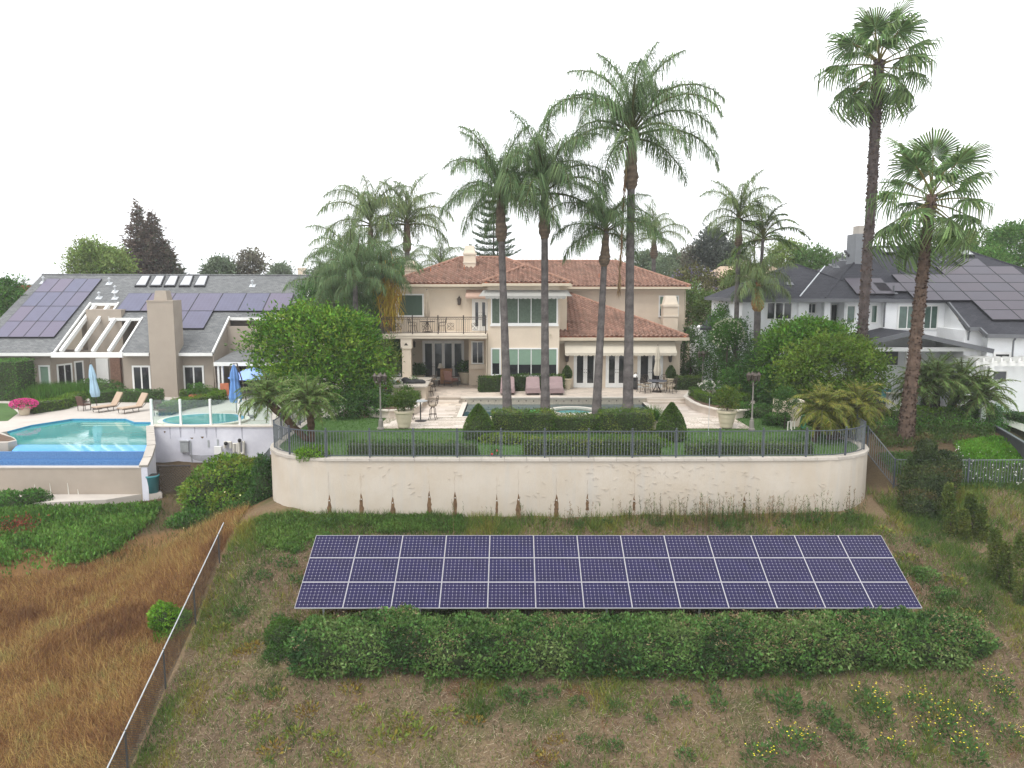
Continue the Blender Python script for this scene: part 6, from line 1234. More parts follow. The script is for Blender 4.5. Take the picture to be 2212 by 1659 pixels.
def cone_bush(p, r, h, label):
    p = Vector(p); root = E('cone_topiary', p, label, 'topiary'); n = 5200; t = RNG.random(n) ** .75; z = t * h; prof = r * np.sin(np.clip((1 - t) * 1.9, 0, math.pi / 2)) ** .9; a = RNG.uniform(0, 6.283, n); o = np.stack([np.cos(a), np.sin(a), np.full(n, .35)], 1); wob = 1 + .06 * (noise2(a * 2, z * 3, 1.5, 3) - .5)
    P = np.stack([p.x + prof * wob * np.cos(a), p.y + prof * wob * np.sin(a), p.z + z], 1); tt = fbm(P[:, 0] * 1.3, P[:, 2] * 1.3, 1.5, 4) + RNG.normal(size=n) * .2
    leaves('foliage', P, o * .9 + RNG.normal(size=P.shape) * .55, .075 * RNG.uniform(.7, 1.3, n), pick([(.025, .06, .010), (.055, .105, .016), (.10, .15, .022)], n, tt), root, .55); m = MB(); m.lathe([(r * .9 * math.sin(min(1.57, (1 - q) * 1.9)) ** .9 + .01, q * h * .96) for q in np.linspace(0, 1, 8)], p, 12); m.ob('core', 'twig', root, True); return root
cone_bush((-1.55, 35.1, 0), .68, 1.62, 'pointed cone topiary at the left end of the long hedge'); cone_bush((7.35, 34.9, 0), .66, 1.72, 'pointed cone topiary at the right end of the long hedge')
o = bush('low_shrub', [((-.3, 34.2, .15), (1.1, .5, .32))], 1800, .09, [(.08, .13, .015), (.13, .19, .02), (.2, .26, .03)]); tag(o, 'low yellow green shrub right of the left cone topiary', 'shrub')
o = bush('low_shrub', [((6.2, 33.6, .1), (.9, .5, .22))], 1200, .08, G_BOX); tag(o, 'low bright shrub left of the right cone topiary', 'shrub')
p = DY(676, 980, 31.35); o = bush('spilling_shrub', [((p.x, 31.4, .10), (.72, .50, .36))], 2600, .085, [(.06, .13, .01), (.11, .21, .015), (.16, .28, .03)]); tag(o, 'bright green shrub spilling between the fence pickets at the left', 'shrub')
rp = DY(1070, 975, 31.4); rs_ = E('rose', (rp.x, 31.4, 0), 'small rose with two red blooms behind the middle fence', 'flower'); crown('foliage', rs_, [((rp.x, 31.4, .22), (.25, .2, .22))], 16, 14, .07, G_DARK, .15)
for q in ((1063, 981), (1073, 974)): c = DY(*q, 31.3); m = MB(); m.ball(c, .05, 8); m.ob('bloom', 'red', rs_)
# potted trees
def pot_mesh(root, p, r, h):
    m = MB(); m.lathe([(r * .62, 0), (r * .68, h * .06), (r * .74, h * .30), (r * .78, h * .31), (r * .78, h * .35), (r * .80, h * .36), (r * .86, h * .60), (r * .90, h * .61), (r * .90, h * .65), (r * .91, h * .66), (r * .95, h * .82), (r * 1.06, h * .88), (r * 1.08, h * .98), (r * 1.0, h), (r * .9, h)], p, 22); m.ob('pot', 'pot', root); m = MB(); m.lathe([(r * .9, h - .05), (r * .9, h - .02)], p, 16); m.ob('soil', 'soil', root)
def potted_tree(p, r, h, cr, ch, label, pal):
    p = Vector(p); root = E('potted_citrus', p, label, 'potted tree'); pot_mesh(root, p, r, h); c = p + Vector((0, 0, h + ch)); trunk_mesh('trunk', root, [p + Vector((0, 0, h - .05)), p + Vector((.03, 0, h + ch * .45)), c], [.04, .035, .02], (.10, .08, .06), 6)
    for a in (0, 2.1, 4.2): trunk_mesh('limb', root, [p + Vector((.02, 0, h + ch * .35)), c + Vector((math.cos(a) * cr * .5, math.sin(a) * cr * .5, .05))], [.022, .01], (.10, .08, .06), 5)
    crown('crown', root, [(c, (cr, cr, cr * .92)), (c + Vector((0, 0, -cr * .25)), (cr * .9, cr * .9, cr * .7))], 190, 24, .09, pal, .20); return root
CIT = [(.03, .06, .010), (.055, .10, .015), (.10, .15, .02)]
potted_tree(q5(550, 778, P0), .46, .86, .60, .62, 'round citrus tree in large ribbed cream pot on the left patio', CIT); potted_tree(q6(1560, 714, P0), .46, .86, .62, .66, 'round citrus tree in large ribbed cream pot on the right patio', CIT + [(.16, .15, .02)])
def topiary_pot(p, label):
    p = Vector(p); root = E('topiary_pot', p, label, 'potted plant'); pot_mesh(root, p, .33, .72); n = 1500; t = RNG.random(n); a = RNG.uniform(0, 6.283, n); r = .30 * np.sin(np.clip((1 - t) * 2.2 + .12, 0, 2.2)) ; P = np.stack([p.x + r * np.cos(a), p.y + r * np.sin(a), p.z + .70 + t * .85], 1); leaves('foliage', P, np.stack([np.cos(a), np.sin(a), np.full(n, .4)], 1) + RNG.normal(size=P.shape) * .4, .07, pick(HD, n), root, .6); m = MB(); m.lathe([(.25, .7), (.28, .95), (.2, 1.25), (.04, 1.5)], p, 10); m.ob('core', 'twig', root); return root
topiary_pot((WZ(4, 864, 1440, 50.2).x, 50.2, P1), 'clipped topiary in cream pot at the left of the french doors'); topiary_pot((WZ(4, 1795, 1440, 50.3).x, 50.3, P1), 'clipped topiary in cream pot at the right of the french doors')
p = q6(905, 730, P0); sp2 = E('potted_palm', p, 'small leafy plant in cream pot beside the right cone topiary', 'potted plant'); pot_mesh(sp2, p, .26, .42); n = 420; A = sphere_dirs(n, .9); blades('foliage', np.array(p) + [0, 0, .42] + A * .1, A, RNG.uniform(.4, .85, n), .05, pick(G_MID, n), sp2, 'leaf')
hedge('clipped_hedge', [(WZ(4, 70, 1400, 48.9).x, 48.9), (WZ(4, 260, 1400, 49.1).x, 49.1), (WZ(4, 420, 1400, 49.55).x, 49.55), (WZ(4, 835, 1400, 49.6).x, 49.6)], .75, 1.0, P1, .10, HD, dens=260, label='dark hedge below the bay windows of the beige house')
hedge('clipped_hedge', [(WZ(4, 1830, 1400, 50.2).x, 50.2), (WZ(4, 2065, 1400, 50.2).x, 50.2)], 1.0, 1.15, P1 - .3, .10, HD, dens=260, label='dark block hedge right of the dining table')
# curved planters with roses
def planter(name, k, poly, hpath, label, hl, roses, rl_, redn):
    pts = [DZ(*zc(k, *q), .45) for q in poly]; c = sum(pts, Vector()) / len(pts); root = E(name, Vector((c.x, c.y, 0)), label, 'planter'); m = MB(); m.prism([(p.x, p.y) for p in pts], 0, .40); m.ob('planter_wall', 'travertine', root)
    m = MB(); nP = len(pts)
    for i in range(nP): a, b = pts[i], pts[(i + 1) % nP]; m.bar((a.x, a.y, .43), (b.x, b.y, .43), .26, .07)
    m.ob('coping', 'coping_pool', root); m = MB(); m.prism([(c.x + (p.x - c.x) * .9, c.y + (p.y - c.y) * .9) for p in pts], .3, .44); m.ob('soil', 'soil', root)
    hedge('clipped_hedge', [(DZ(*zc(k, *q), .45).x, DZ(*zc(k, *q), .45).y) for q in hpath], .55, .48, .44, .06, G_BOX, dens=520, jit=.03, label=hl)
    for j, (x, y, hh, wf, rf) in enumerate(roses):
        p = DZ(*zc(k, x, y), .45); rb = E('rose_bush', p, rl_[j], 'shrub'); crown('foliage', rb, [(p + Vector((0, 0, hh * .5)), (.55, .45, hh * .5))], 70, 16, .085, G_MID, .2); n = wf; d = sphere_dirs(n, .3); d[:, 1] -= .35
        leaves('petals', np.repeat(np.array(p) + [0, 0, hh * .55] + nrm(d) * [.55, .45, hh * .5], 5, 0), RNG.normal(size=(n * 5, 3)), .11, (.78, .76, .68), rb, 1.0, 'petal')
        if rf: d = sphere_dirs(rf, .2); leaves('red_petals', np.repeat(np.array(p) + [0, 0, hh * .6] + nrm(d) * [.5, .5, hh * .5], 6, 0), RNG.normal(size=(rf * 6, 3)), .12, (.45, .02, .03), rb, 1.0, 'petal')
planter('curved_planter', 6, [(1190, 436), (1255, 480), (1330, 512), (1480, 548), (1650, 560), (1775, 545), (1800, 480), (1700, 405), (1500, 372), (1250, 375)], [(1262, 420), (1330, 468), (1450, 502), (1600, 515), (1715, 490), (1750, 445)], 'curved travertine planter with clipped hedge on the right of the patio', 'bright clipped hedge edging the right curved planter', [(1380, 430, .9, 26, 0), (1500, 420, .8, 12, 0), (1650, 440, .8, 14, 0)], ['white rose bush at the near end of the right planter', 'leafy rose bush in the middle of the right planter', 'white rose bush right of the citrus tree in the planter'], 0)
planter('curved_planter', 5, [(170, 562), (230, 595), (400, 608), (560, 600), (690, 560), (752, 470), (720, 415), (500, 395), (250, 425)], [(262, 470), (300, 540), (420, 562), (560, 552), (680, 490), (705, 425)], 'curved travertine planter with clipped hedge on the left of the patio', 'bright clipped hedge edging the left curved planter', [(350, 500, 1.0, 26, 5), (460, 480, 1.1, 10, 3), (620, 460, 1.1, 6, 0)], ['rose bush with white and red blooms at the left planter', 'rose bush with few red blooms behind the left lamp post', 'rose bush with scattered white blooms behind the left citrus tree'], 1)
ob_ = DZ(*zc(5, 410, 500), .45); obl = E('garden_obelisk', ob_, 'slim dark metal plant support among the left roses', 'plant support'); m = MB(); [m.tube([ob_ + Vector((x, y, 0)), ob_ + Vector((0, 0, 1.7))], .012, 4) for x in (-.12, .12) for y in (-.12, .12)]; m.ob('frame', 'iron', obl)
# lamp posts
def lamp_post(p, h, heads, label):
    p = Vector(p); root = E('lamp_post', p, label, 'lamp post', 'garden lamp posts'); m = MB(); m.lathe([(.17, 0), (.17, .06), (.13, .10), (.11, .45), (.07, .52), (.085, .56), (.05, .62), (.038, h * .5), (.032, h - .25)], p, 10); m.ob('post', 'post_grey', root)
    offs = [(-.24, 0), (.24, 0), (0, -.22), (0, .22)][:heads]
    for x, y in offs:
        c = p + Vector((x, y, h - .05)); m = MB(); m.tube([p + Vector((0, 0, h - .35)), p + Vector((x * .6, y * .6, h - .42)), c + Vector((0, 0, -.12))], .014, 4); m.ob('arm', 'bronze', root)
        m = MB(); m.lathe([(.05, -.14), (.07, -.10), (.115, .12), (.14, .14), (.05, .25), (.012, .31)], c, 6); ln_ = m.ob('lamp', 'bronze', root); m = MB(); m.lathe([(.062, -.085), (.098, .10)], c, 6); g = m.ob('glass', 'lamp_glass', ln_); g.scale = (1, 1, 1)
    return root
pm('post_grey', (.20, .185, .165), .7, .1)
lamp_post(q5(322, 795, P0), 2.55, 4, 'slim lamp post at the front left corner of the patio'); lamp_post(q6(1787, 736, P0), 2.62, 4, 'slim lamp post at the front right corner of the patio'); lamp_post(Vector((WZ(6, 1345, 300, 48.6).x, 48.6, .0)), 2.75, 4, 'lamp post farther back beside the block hedge')
p = q6(1398, 786, 0); m = MB(); m.tube([p, DY(*zc(6, 1410, 450), p.y)], .012, 5); tag(m.ob('flag_pole', 'vent_metal'), 'thin bare pole standing on the lawn right of the cone topiary', 'pole')
# barbecue island with cover
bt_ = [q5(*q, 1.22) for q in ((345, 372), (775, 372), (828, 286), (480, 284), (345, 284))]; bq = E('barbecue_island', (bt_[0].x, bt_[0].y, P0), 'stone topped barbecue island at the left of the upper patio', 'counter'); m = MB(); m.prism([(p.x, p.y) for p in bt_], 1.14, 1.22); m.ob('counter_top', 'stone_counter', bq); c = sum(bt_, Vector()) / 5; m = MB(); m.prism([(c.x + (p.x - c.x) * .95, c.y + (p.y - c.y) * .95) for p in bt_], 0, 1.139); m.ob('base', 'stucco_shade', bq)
a = q5(410, 330, 1.225); m = MB(); m.obox(a + Vector((0, 0, .02)), (.9, .9, .04)); m.ob('grill_top', 'vent_metal', bq); m = MB(); m.tube([a + Vector((-.5, .5, 0)), a + Vector((-.5, .5, .35)), a + Vector((.6, .5, .35)), a + Vector((.6, .5, 0))], .025, 5); m.ob('rail', 'galv', bq)
a = q5(635, 345, 1.225); bc = E('grill_cover', a, 'crumpled black grill cover lying on the stone counter', 'cover'); m = MB(); [m.lathe([(r * .9, 0), (r, .08), (r * .8, h * .7), (r * .3, h)], a + Vector((x, y, 0)), 9, 1.3, .8) for x, y, r, h in ((-.45, .05, .26, .36), (-.1, 0, .32, .22), (.2, .05, .30, .26), (.5, .0, .22, .24))]; m.ob('fabric', 'black_cloth', bc, True)
# bar table and stools
p = q5(712, 716, P0); bt2 = E('bar_table', p, 'round pedestal bar table beside the left citrus pot', 'table'); m = MB(); m.lathe([(.31, 0), (.31, .03), (.10, .07)], p, 18); m.ob('base', 'iron', bt2); m = MB(); m.tube([p + Vector((0, 0, .05)), p + Vector((0, 0, 1.04))], .035, 8); m.ob('pole', 'iron', bt2); m = MB(); m.lathe([(.36, 1.04), (.38, 1.06), (.38, 1.08)], p, 20); m.ob('table_top', 'galv', bt2)
def stool(p, rz, label):
    root = E('bar_stool', (0, 0, 0), label, 'stool', 'swivel bar stools'); m = MB(); m.lathe([(.20, .72), (.23, .75), (.23, .82), (.19, .84)], (0, 0, 0), 12); m.ob('seat', 'cushion', root)
    for a in (.785, 2.356, 3.927, 5.498): x, y = math.cos(a), math.sin(a); m = MB(); m.tube([(x * .06, y * .06, .68), (x * .17, y * .17, .55), (x * .18, y * .18, .25), (x * .27, y * .27, 0)], .017, 5); m.ob('leg', 'bronze', root)
    ring(MB(), (0, 0), .19, .215, .27, .30, 14).ob('foot_ring', 'bronze', root); m = MB(); m.lathe([(.12, .66), (.12, .715)], (0, 0, 0), 8); m.ob('swivel', 'bronze', root)
    m = MB(); 
    for s in (-1, 1): m.tube([(s * .20, .18, .78), (s * .21, .24, 1.0), (s * .19, .27, 1.2), (s * .10, .28, 1.28)], .018, 5)
    m.tube([(-.10, .28, 1.28), (0, .285, 1.24), (.10, .28, 1.28)], .018, 5); m.tube([(.20 * 0, .255, .85), (.1, .26, 1.0), (0, .275, 1.15), (-.1, .26, 1.0), (0, .255, .85)], .013, 4); m.ob('backrest', 'bronze', root)
    for s in (-1, 1): m = MB(); m.tube([(s * .21, .22, .98), (s * .25, -.02, 1.0), (s * .24, -.16, .95), (s * .21, -.14, .8)], .016, 5); m.ob('armrest', 'bronze', root)
    root.location = p; root.rotation_euler = (0, 0, rz); return root
stool(q5(832, 700, P0), -1.75, 'cushioned bar stool right of the round bar table'); stool(q5(610, 700, P0), 1.5, 'cushioned bar stool between the citrus pot and the bar table'); stool(q5(800, 470, P1), -1.9, 'bar stool pulled up to the barbecue island')
stool(q5(830, 420, P1), -1.5, 'farther bar stool at the end of the barbecue island')
# covered loungers
def covered(p, label):
    p = Vector(p); root = E('covered_lounger', p, label, 'lounger', 'loungers under pink covers'); prof = [(-.85, .40), (-.5, .42), (-.1, .46), (.2, .66), (.42, .92), (.56, .98), (.7, .90)]; m = MB(); n = len(prof)
    for i, (y, z) in enumerate(prof):
        wv = .42 - .03 * (i > 4); m.v += [(p.x - wv - .06, p.y + y - .02, p.z + .12 + .03 * math.sin(i * 2)), (p.x - wv, p.y + y, p.z + z), (p.x - wv + .10, p.y + y, p.z + z + .03), (p.x + wv - .10, p.y + y, p.z + z + .03), (p.x + wv, p.y + y, p.z + z), (p.x + wv + .06, p.y + y - .02, p.z + .12 + .03 * math.cos(i * 2))]
    for i in range(n - 1):
        for j in range(5): a = i * 6 + j; m.f.append((a, a + 1, a + 7, a + 6))
    m.f.append((5, 4, 3, 2, 1, 0)); e = (n - 1) * 6; m.f.append(tuple(range(e, e + 6))); m.ob('cover', 'cover_pink', root, False)
    for x in (-.34, .34):
        for y in (-.8, .75): MB().tube([p + Vector((x, y, .3)), p + Vector((x, y, 0))], .025, 5).ob('leg', 'bronze', root)
for x, lb in ((328, 'pink covered lounger behind the first palm trunk'), (560, 'pink covered lounger between the first and second palm trunks'), (772, 'pink covered lounger right of the second palm trunk')): covered(q4(x, 1530, P1) + Vector((0, .85, 0)), lb)
for i, (x, lb) in enumerate(((450, 'small dark side table with terracotta pot between the covered loungers'), (640, 'small dark side table behind the second palm trunk'))):
    p = q4(x, 1500, P1) + Vector((0, .9, 0)); st_ = E('side_table', p, lb, 'table'); m = MB(); m.box(p.x - .32, p.y - .3, p.z + .50, p.x + .32, p.y + .3, p.z + .54); m.ob('table_top', 'dark_metal', st_); [MB().bar(p + Vector((a, b, 0)), p + Vector((a, b, .5)), .03).ob('leg', 'dark_metal', st_) for a in (-.29, .29) for b in (-.27, .27)]
    if i == 0: fp2 = E('flower_pot', p + Vector((0, 0, .54)), 'small terracotta pot on the side table between the covered loungers', 'flower pot'); m = MB(); m.lathe([(.10, 0), (.15, .22), (.17, .24), (.17, .28)], p + Vector((0, 0, .54)), 12); m.ob('pot', 'terra', fp2)
# dining table, chairs, parasol
dp = q4(1672, 1500, P1); dt = E('dining_table', dp, 'round wrought iron dining table in front of the right french doors', 'table'); m = MB(); m.lathe([(.62, .70), (.64, .72), (.62, .74)], dp, 24); m.ob('table_top', 'bronze', dt)
pm('iron_blue', (.10, .105, .125), .5, .15, 8)
dt.children[0].data.materials[0] = M['iron_blue']
for a in range(4): t = a * 1.571 + .5; x, y = math.cos(t), math.sin(t); MB().tube([dp + Vector((x * .06, y * .06, .70)), dp + Vector((x * .12, y * .12, .35)), dp + Vector((x * .38, y * .38, 0))], .025, 5).ob('leg', 'bronze', dt)
closed_parasol('patio_parasol', dp + Vector((0, 0, .0)), 2.95, 'closed cream parasol through the dining table', 'canvas_cream', r=.2, z0=.36)
def iron_chair(p, rz, label):
    root = E('iron_chair', (0, 0, 0), label, 'chair', 'wrought iron dining chairs'); m = MB(); m.lathe([(.23, .42), (.25, .45), (.23, .49)], (0, 0, 0), 12); m.ob('seat', 'cushion', root); m = MB()
    for s in (-1, 1): m.tube([(s * .22, .2, .44), (s * .24, .26, .7), (s * .18, .30, .95)], .016, 5)
    m.tube([(-.18, .30, .95), (0, .31, 1.0), (.18, .30, .95)], .016, 5)
    for s in (-1, 1): m.tube([(s * .09 + .075 * math.cos(t), .285, .75 + .13 * math.sin(t)) for t in np.linspace(0, 6.283, 10)], .011, 4)
    m.ob('backrest', 'bronze', root)
    for s in (-1, 1): MB().tube([(s * .24, .24, .68), (s * .27, 0, .68), (s * .26, -.2, .62), (s * .22, -.2, .45)], .015, 5).ob('armrest', 'bronze', root)
    for x, y in ((-.2, -.2), (.2, -.2), (-.2, .22), (.2, .22)): MB().tube([(x, y, .43), (x * 1.02, y * 1.0, .2), (x * 1.2, y * 1.25, 0)], .016, 5).ob('leg', 'bronze', root)
    root.location = p; root.rotation_euler = (0, 0, rz); return root
for a, lb in ((215, 'iron chair at the front left of the dining table'), (320, 'iron chair at the front right of the dining table'), (170, 'iron chair at the left end of the dining table'), (10, 'iron chair at the right end of the dining table'), (115, 'iron chair behind the dining table on the left'), (60, 'iron chair behind the dining table on the right')):
    t = rad(a); iron_chair(dp + Vector((math.cos(t) * 1.0, math.sin(t) * .95, 0)), t - math.pi / 2, lb)
p = Vector((WZ(4, 1478, 1460, 50.0).x, 50.0, P1)); gb = E('golf_bag', p, 'black and white golf bag standing by the middle french doors', 'bag'); m = MB(); m.lathe([(.16, .02), (.17, .1), (.155, .75), (.17, .8)], p, 10); m.ob('bag', 'black_cloth', gb); m = MB(); m.lathe([(.15, .80), (.17, .86), (.13, .98), (.05, 1.02)], p, 8); m.ob('hood', 'white_paint', gb); m = MB(); m.obox(p + Vector((0, -.16, .35)), (.2, .1, .4)); m.ob('pocket', 'dark_metal', gb); MB().tube([p + Vector((-.12, 0, .8)), p + Vector((-.05, 0, 1.12)), p + Vector((.1, 0, 1.1)), p + Vector((.12, 0, .85))], .02, 5).ob('handle', 'black_cloth', gb)
# covered porch furniture
def cush_chair(p, rz, label):
    root = E('wicker_armchair', (0, 0, 0), label, 'armchair', 'cushioned wicker armchairs in the porch'); m = MB(); m.obox((0, 0, .34), (.72, .7, .10)); m.ob('frame', 'wicker', root); m = MB(); m.obox((0, -.03, .45), (.6, .6, .13)); m.ob('seat', 'seat_rose', root); m = MB(); m.obox((0, .28, .75), (.62, .14, .58), 0, -.25); m.ob('backrest', 'seat_rose', root); m = MB(); m.obox((.05, .16, .62), (.4, .12, .36), 0, -.4); m.ob('pillow', 'pillow_floral', root)
    for s in (-1, 1):
        MB().tube([(s * .36, .32, .7), (s * .38, 0, .66), (s * .36, -.34, .62), (s * .34, -.34, .35)], .03, 6).ob('armrest', 'wicker', root)
        for y in (-.3, .3): MB().tube([(s * .32, y, .32), (s * .34, y * 1.1, 0)], .025, 5).ob('leg', 'bronze', root)
    root.location = p; root.rotation_euler = (0, 0, rz); return root
pm('seat_rose', (.30, .16, .13), .9, .15, 10); pm('pillow_floral', (.42, .30, .17), .9, .3, 18, col2=(.25, .14, .09))
cush_chair(q5(1010, 370, P1), 2.5, 'rose cushioned wicker armchair at the front of the covered porch'); cush_chair(q5(720, 300, P1) + Vector((0, 1.5, 0)), .4, 'wicker armchair with floral pillow behind the barbecue island')
p = Vector((WZ(5, 965, 250, 52.4).x, 52.4, P1)); cb_ = E('wooden_cabinet', p, 'reddish brown wooden cabinet in the covered porch', 'cabinet'); m = MB(); m.box(p.x - .40, p.y - .25, p.z + .1, p.x + .40, p.y + .25, p.z + 1.12); m.ob('body', 'wood_brown', cb_); [MB().box(p.x - .39 + i * .395, p.y - .27, p.z + .14, p.x - .01 + i * .395, p.y - .251, p.z + 1.08).ob('door', 'wood_brown', cb_) for i in range(2)]
p = Vector((WZ(5, 905, 130, 53).x, 53, P1)); tl_ = E('table_lamp', p, 'small lamp with pale shade in the covered porch', 'lamp'); MB().tube([p, p + Vector((0, 0, 1.15))], .03, 6).ob('stand', 'bronze', tl_); MB().lathe([(.20, 1.1), (.10, 1.42)], p, 10).ob('lamp_shade', 'canvas_cream', tl_)
for x, r, lb in ((1155, .52, 'large cream pot with dark leafy plant at the right of the porch'), (695, .38, 'cream pot with dark plant behind the porch column')):
    p = Vector((WZ(5, x, 260, 53.2).x, 53.2, P1)); pp_ = E('potted_plant', p, lb, 'potted plant'); pot_mesh(pp_, p, r, r * 1.55); crown('foliage', pp_, [(p + Vector((0, 0, r * 1.55 + .3)), (r * 1.1, r, .42))], 60, 18, .14, G_DARK, .28)
p = Vector((-5.4, 52.3, P1)); cofe = E('coffee_table', p, 'low pale table in the covered porch', 'table'); MB().obox(p + Vector((0, 0, .43)), (1.0, .7, .06)).ob('table_top', 'stone_counter', cofe); [MB().tube([p + Vector((x, y, .4)), p + Vector((x, y, 0))], .03, 4).ob('leg', 'wicker', cofe) for x in (-.4, .4) for y in (-.28, .28)]
# balcony table set
bz = 4.025; bp = Vector((WZ(3, 1450, 1300, 50.6).x, 50.6, bz)); bt3 = E('balcony_table', bp, 'round iron table on the balcony of the beige house', 'table'); MB().lathe([(.5, .70), (.52, .73), (.5, .74)], bp, 18).ob('table_top', 'bronze', bt3); [MB().tube([bp + Vector((.05 * math.cos(t), .05 * math.sin(t), .7)), bp + Vector((.35 * math.cos(t), .35 * math.sin(t), 0))], .02, 5).ob('leg', 'bronze', bt3) for t in (.5, 2.07, 3.64, 5.21)]
closed_parasol('patio_parasol', bp, 2.75, 'closed tan parasol on the balcony', 'cushion', r=.17, z0=.36)
iron_chair(bp + Vector((-.95, 0, 0)), 1.4, 'iron chair left of the balcony table'); iron_chair(bp + Vector((.95, .1, 0)), -1.4, 'iron chair right of the balcony table')
# shrubs and beds around the terrace
for px, py, r, pal, lb, z in ((q5(60, 560, 0), 0, (.7, .6, .8), G_BLUE, 'grey green shrub beside the left round tree', 0), (q5(250, 660, 0), 0, (.55, .45, .42), G_MID, 'low round shrub left of the left lamp post', 0), (q5(360, 655, 0), 0, (.35, .35, .48), G_OLIVE, 'small yellow green shrub behind the left lamp post', 0),
    (q6(1850, 520, 0), 0, (.8, .7, .6), [(.10, .09, .015), (.19, .13, .02), (.12, .15, .03)], 'golden brown leafed shrub right of the right planter', 0), (q6(1985, 560, 0), 0, (.9, .8, 1.1), G_BLUE, 'blue green shrub before the cream garden pier', 0), (q6(1720, 620, 0), 0, (.9, .5, .5), G_MID, 'low shrub right of the right citrus pot', 0), (q6(1900, 630, 0), 0, (1.2, .5, .45), G_DARK, 'low dark hedge shrub along the right lawn edge', 0), (q6(2040, 700, 0), 0, (.8, .4, .4), G_MID, 'low shrub at the corner of the right lawn', 0)):
    o = bush('shrub', [(px + Vector((0, .3, r[2] * .55)), r)], int(2600 * r[0] * r[2] + 900), .10, pal, jit=.16); tag(o, lb, 'shrub', 'shrubs around the terrace')
p = DY(*zc(8, 95, 330), 38.5); gp = E('garden_pier', (p.x, 38.5, 0), 'cream stucco garden pier with sloping top behind the right lawn', 'pier'); z1, z0 = DY(*zc(8, 100, 260), 38.5).z, 0; x0, x1 = DY(*zc(8, 0, 260), 38.5).x, DY(*zc(8, 205, 260), 38.5).x
m = MB(); m.box(x1 - .42, 38.3, -.1, x1, 38.9, z1 - .25); m.ob('pier', 'stucco', gp); m = MB(); m.box(x1 - .5, 38.22, z1 - .25, x1 + .08, 38.98, z1 - .12); m.ob('cap', 'stucco_trim', gp); m = MB(); m.sheet([(x0, 39.0, -.1), (x1 - .421, 38.9, -.1), (x1 - .421, 38.9, z1 - .3), (x0, 39.0, z1 - .12)], (0, .25, 0)); m.ob('wing_wall', 'stucco', gp)
p = DY(*zc(8, 70, 400), 37.6); tr_ = E('pier_tree', (p.x, 37.7, 0), 'small round leafed tree trained before the cream pier', 'tree'); trunk_mesh('trunk', tr_, [(p.x, 37.7, 0), (p.x, 37.7, .9)], [.04, .03], (.1, .08, .06), 6); crown('crown', tr_, [((p.x - .05, 37.7, 1.35), (.62, .35, .75))], 150, 20, .08, G_DARK, .2)
p = DY(*zc(8, 215, 490), 37.4); hr = E('hose_reel', (p.x, 37.4, 0), 'coiled dark green hose beside the cream pier', 'hose'); m = MB(); [m.tube([(p.x + .13 * math.cos(t) + i * .03, 37.3 + .05 * i, .42 + .32 * math.sin(t)) for t in np.linspace(0, 6.283, 14)], .025, 5) for i in range(4)]; m.ob('coil', 'hose', hr); m = MB(); m.box(p.x - .03, 37.45, 0, p.x + .03, 37.5, .5); m.ob('stand', 'bronze', hr)
for i, x in enumerate((85, 120)): p = DZ(*zc(8, x, 560), 0); m = MB(); m.tube([p, p + Vector((0, 0, .45)), p + Vector((.12, 0, .5)), p + Vector((.14, 0, .1))], .03, 5); tag(m.ob('garden_pipe', 'pipe_white'), ('left' if i == 0 else 'right') + ' of two white garden pipes beside the cream pier', 'pipe')
p = DZ(1161, 893, -.08)
pm('float_green', (.12, .55, .16), .4, .05)
pf = ring(MB(), (p.x, p.y), .28, .48, -.09, .05, 20).ob('pool_float', 'float_green'); tag(pf, 'bright green ring float in the dark patio pool', 'pool float')
# ================================================================ palms
def pz(px, py, Y): return DY(px, py, Y)
G4 = 'tall feather palms in front of the pool'
YQ = 39.2
def queen(base, top, label, sc, seed, nf=20, key='queen', Y=YQ, z0=0., r0=.21, r1=.165, group=None, **kw):
    b = pz(base[0], base[1], Y); b.z = z0; return feather_palm('feather_palm', b, pz(top[0], top[1], Y + .2), key, nf, label, 'palm', group, r0, r1, sc=sc, seed=seed, **kw)
queen((1097, 905), (1080, 428), 'tall feather palm with the first trunk from the left before the pool', 1.04, 1, 21)
queen((1178, 905), (1176, 414), 'tall feather palm with straight second trunk before the pool', 1.12, 5, 22)
queen((1287, 905), (1309, 500), 'shorter feather palm with leaning third trunk before the pool',   .84, 9, 22, r1=.15)
queen((1356, 905), (1365, 292), 'tallest feather palm of the four before the pool', 1.28, 13, 22, r0=.24, r1=.19)
# dead hanging frond beside the tallest palm
d0 = pz(1352, 345, YQ - .1); dm_ = E('hanging_frond', d0, 'long dry brown palm frond hanging beside the tallest trunk', 'palm frond'); n = 260; t = RNG.random(n); P = np.stack([np.full(n, d0.x) - .25 * t + RNG.normal(size=n) * .035, np.full(n, d0.y) + RNG.normal(size=n) * .04, d0.z - 6.5 * t], 1); A = RNG.normal(size=(n, 3)) * .25; A[:, 2] = -1.6; blades('leaflets', P, A, .3, .04, pick([(.14, .085, .045), (.21, .14, .07), (.24, .17, .09)], n), dm_, 'leaf'); MB().tube([tuple(d0), (d0.x - .1, d0.y, d0.z - 3), (d0.x - .26, d0.y, d0.z - 6.4)], .02, 5).ob('stem', 'wood_gate', dm_)
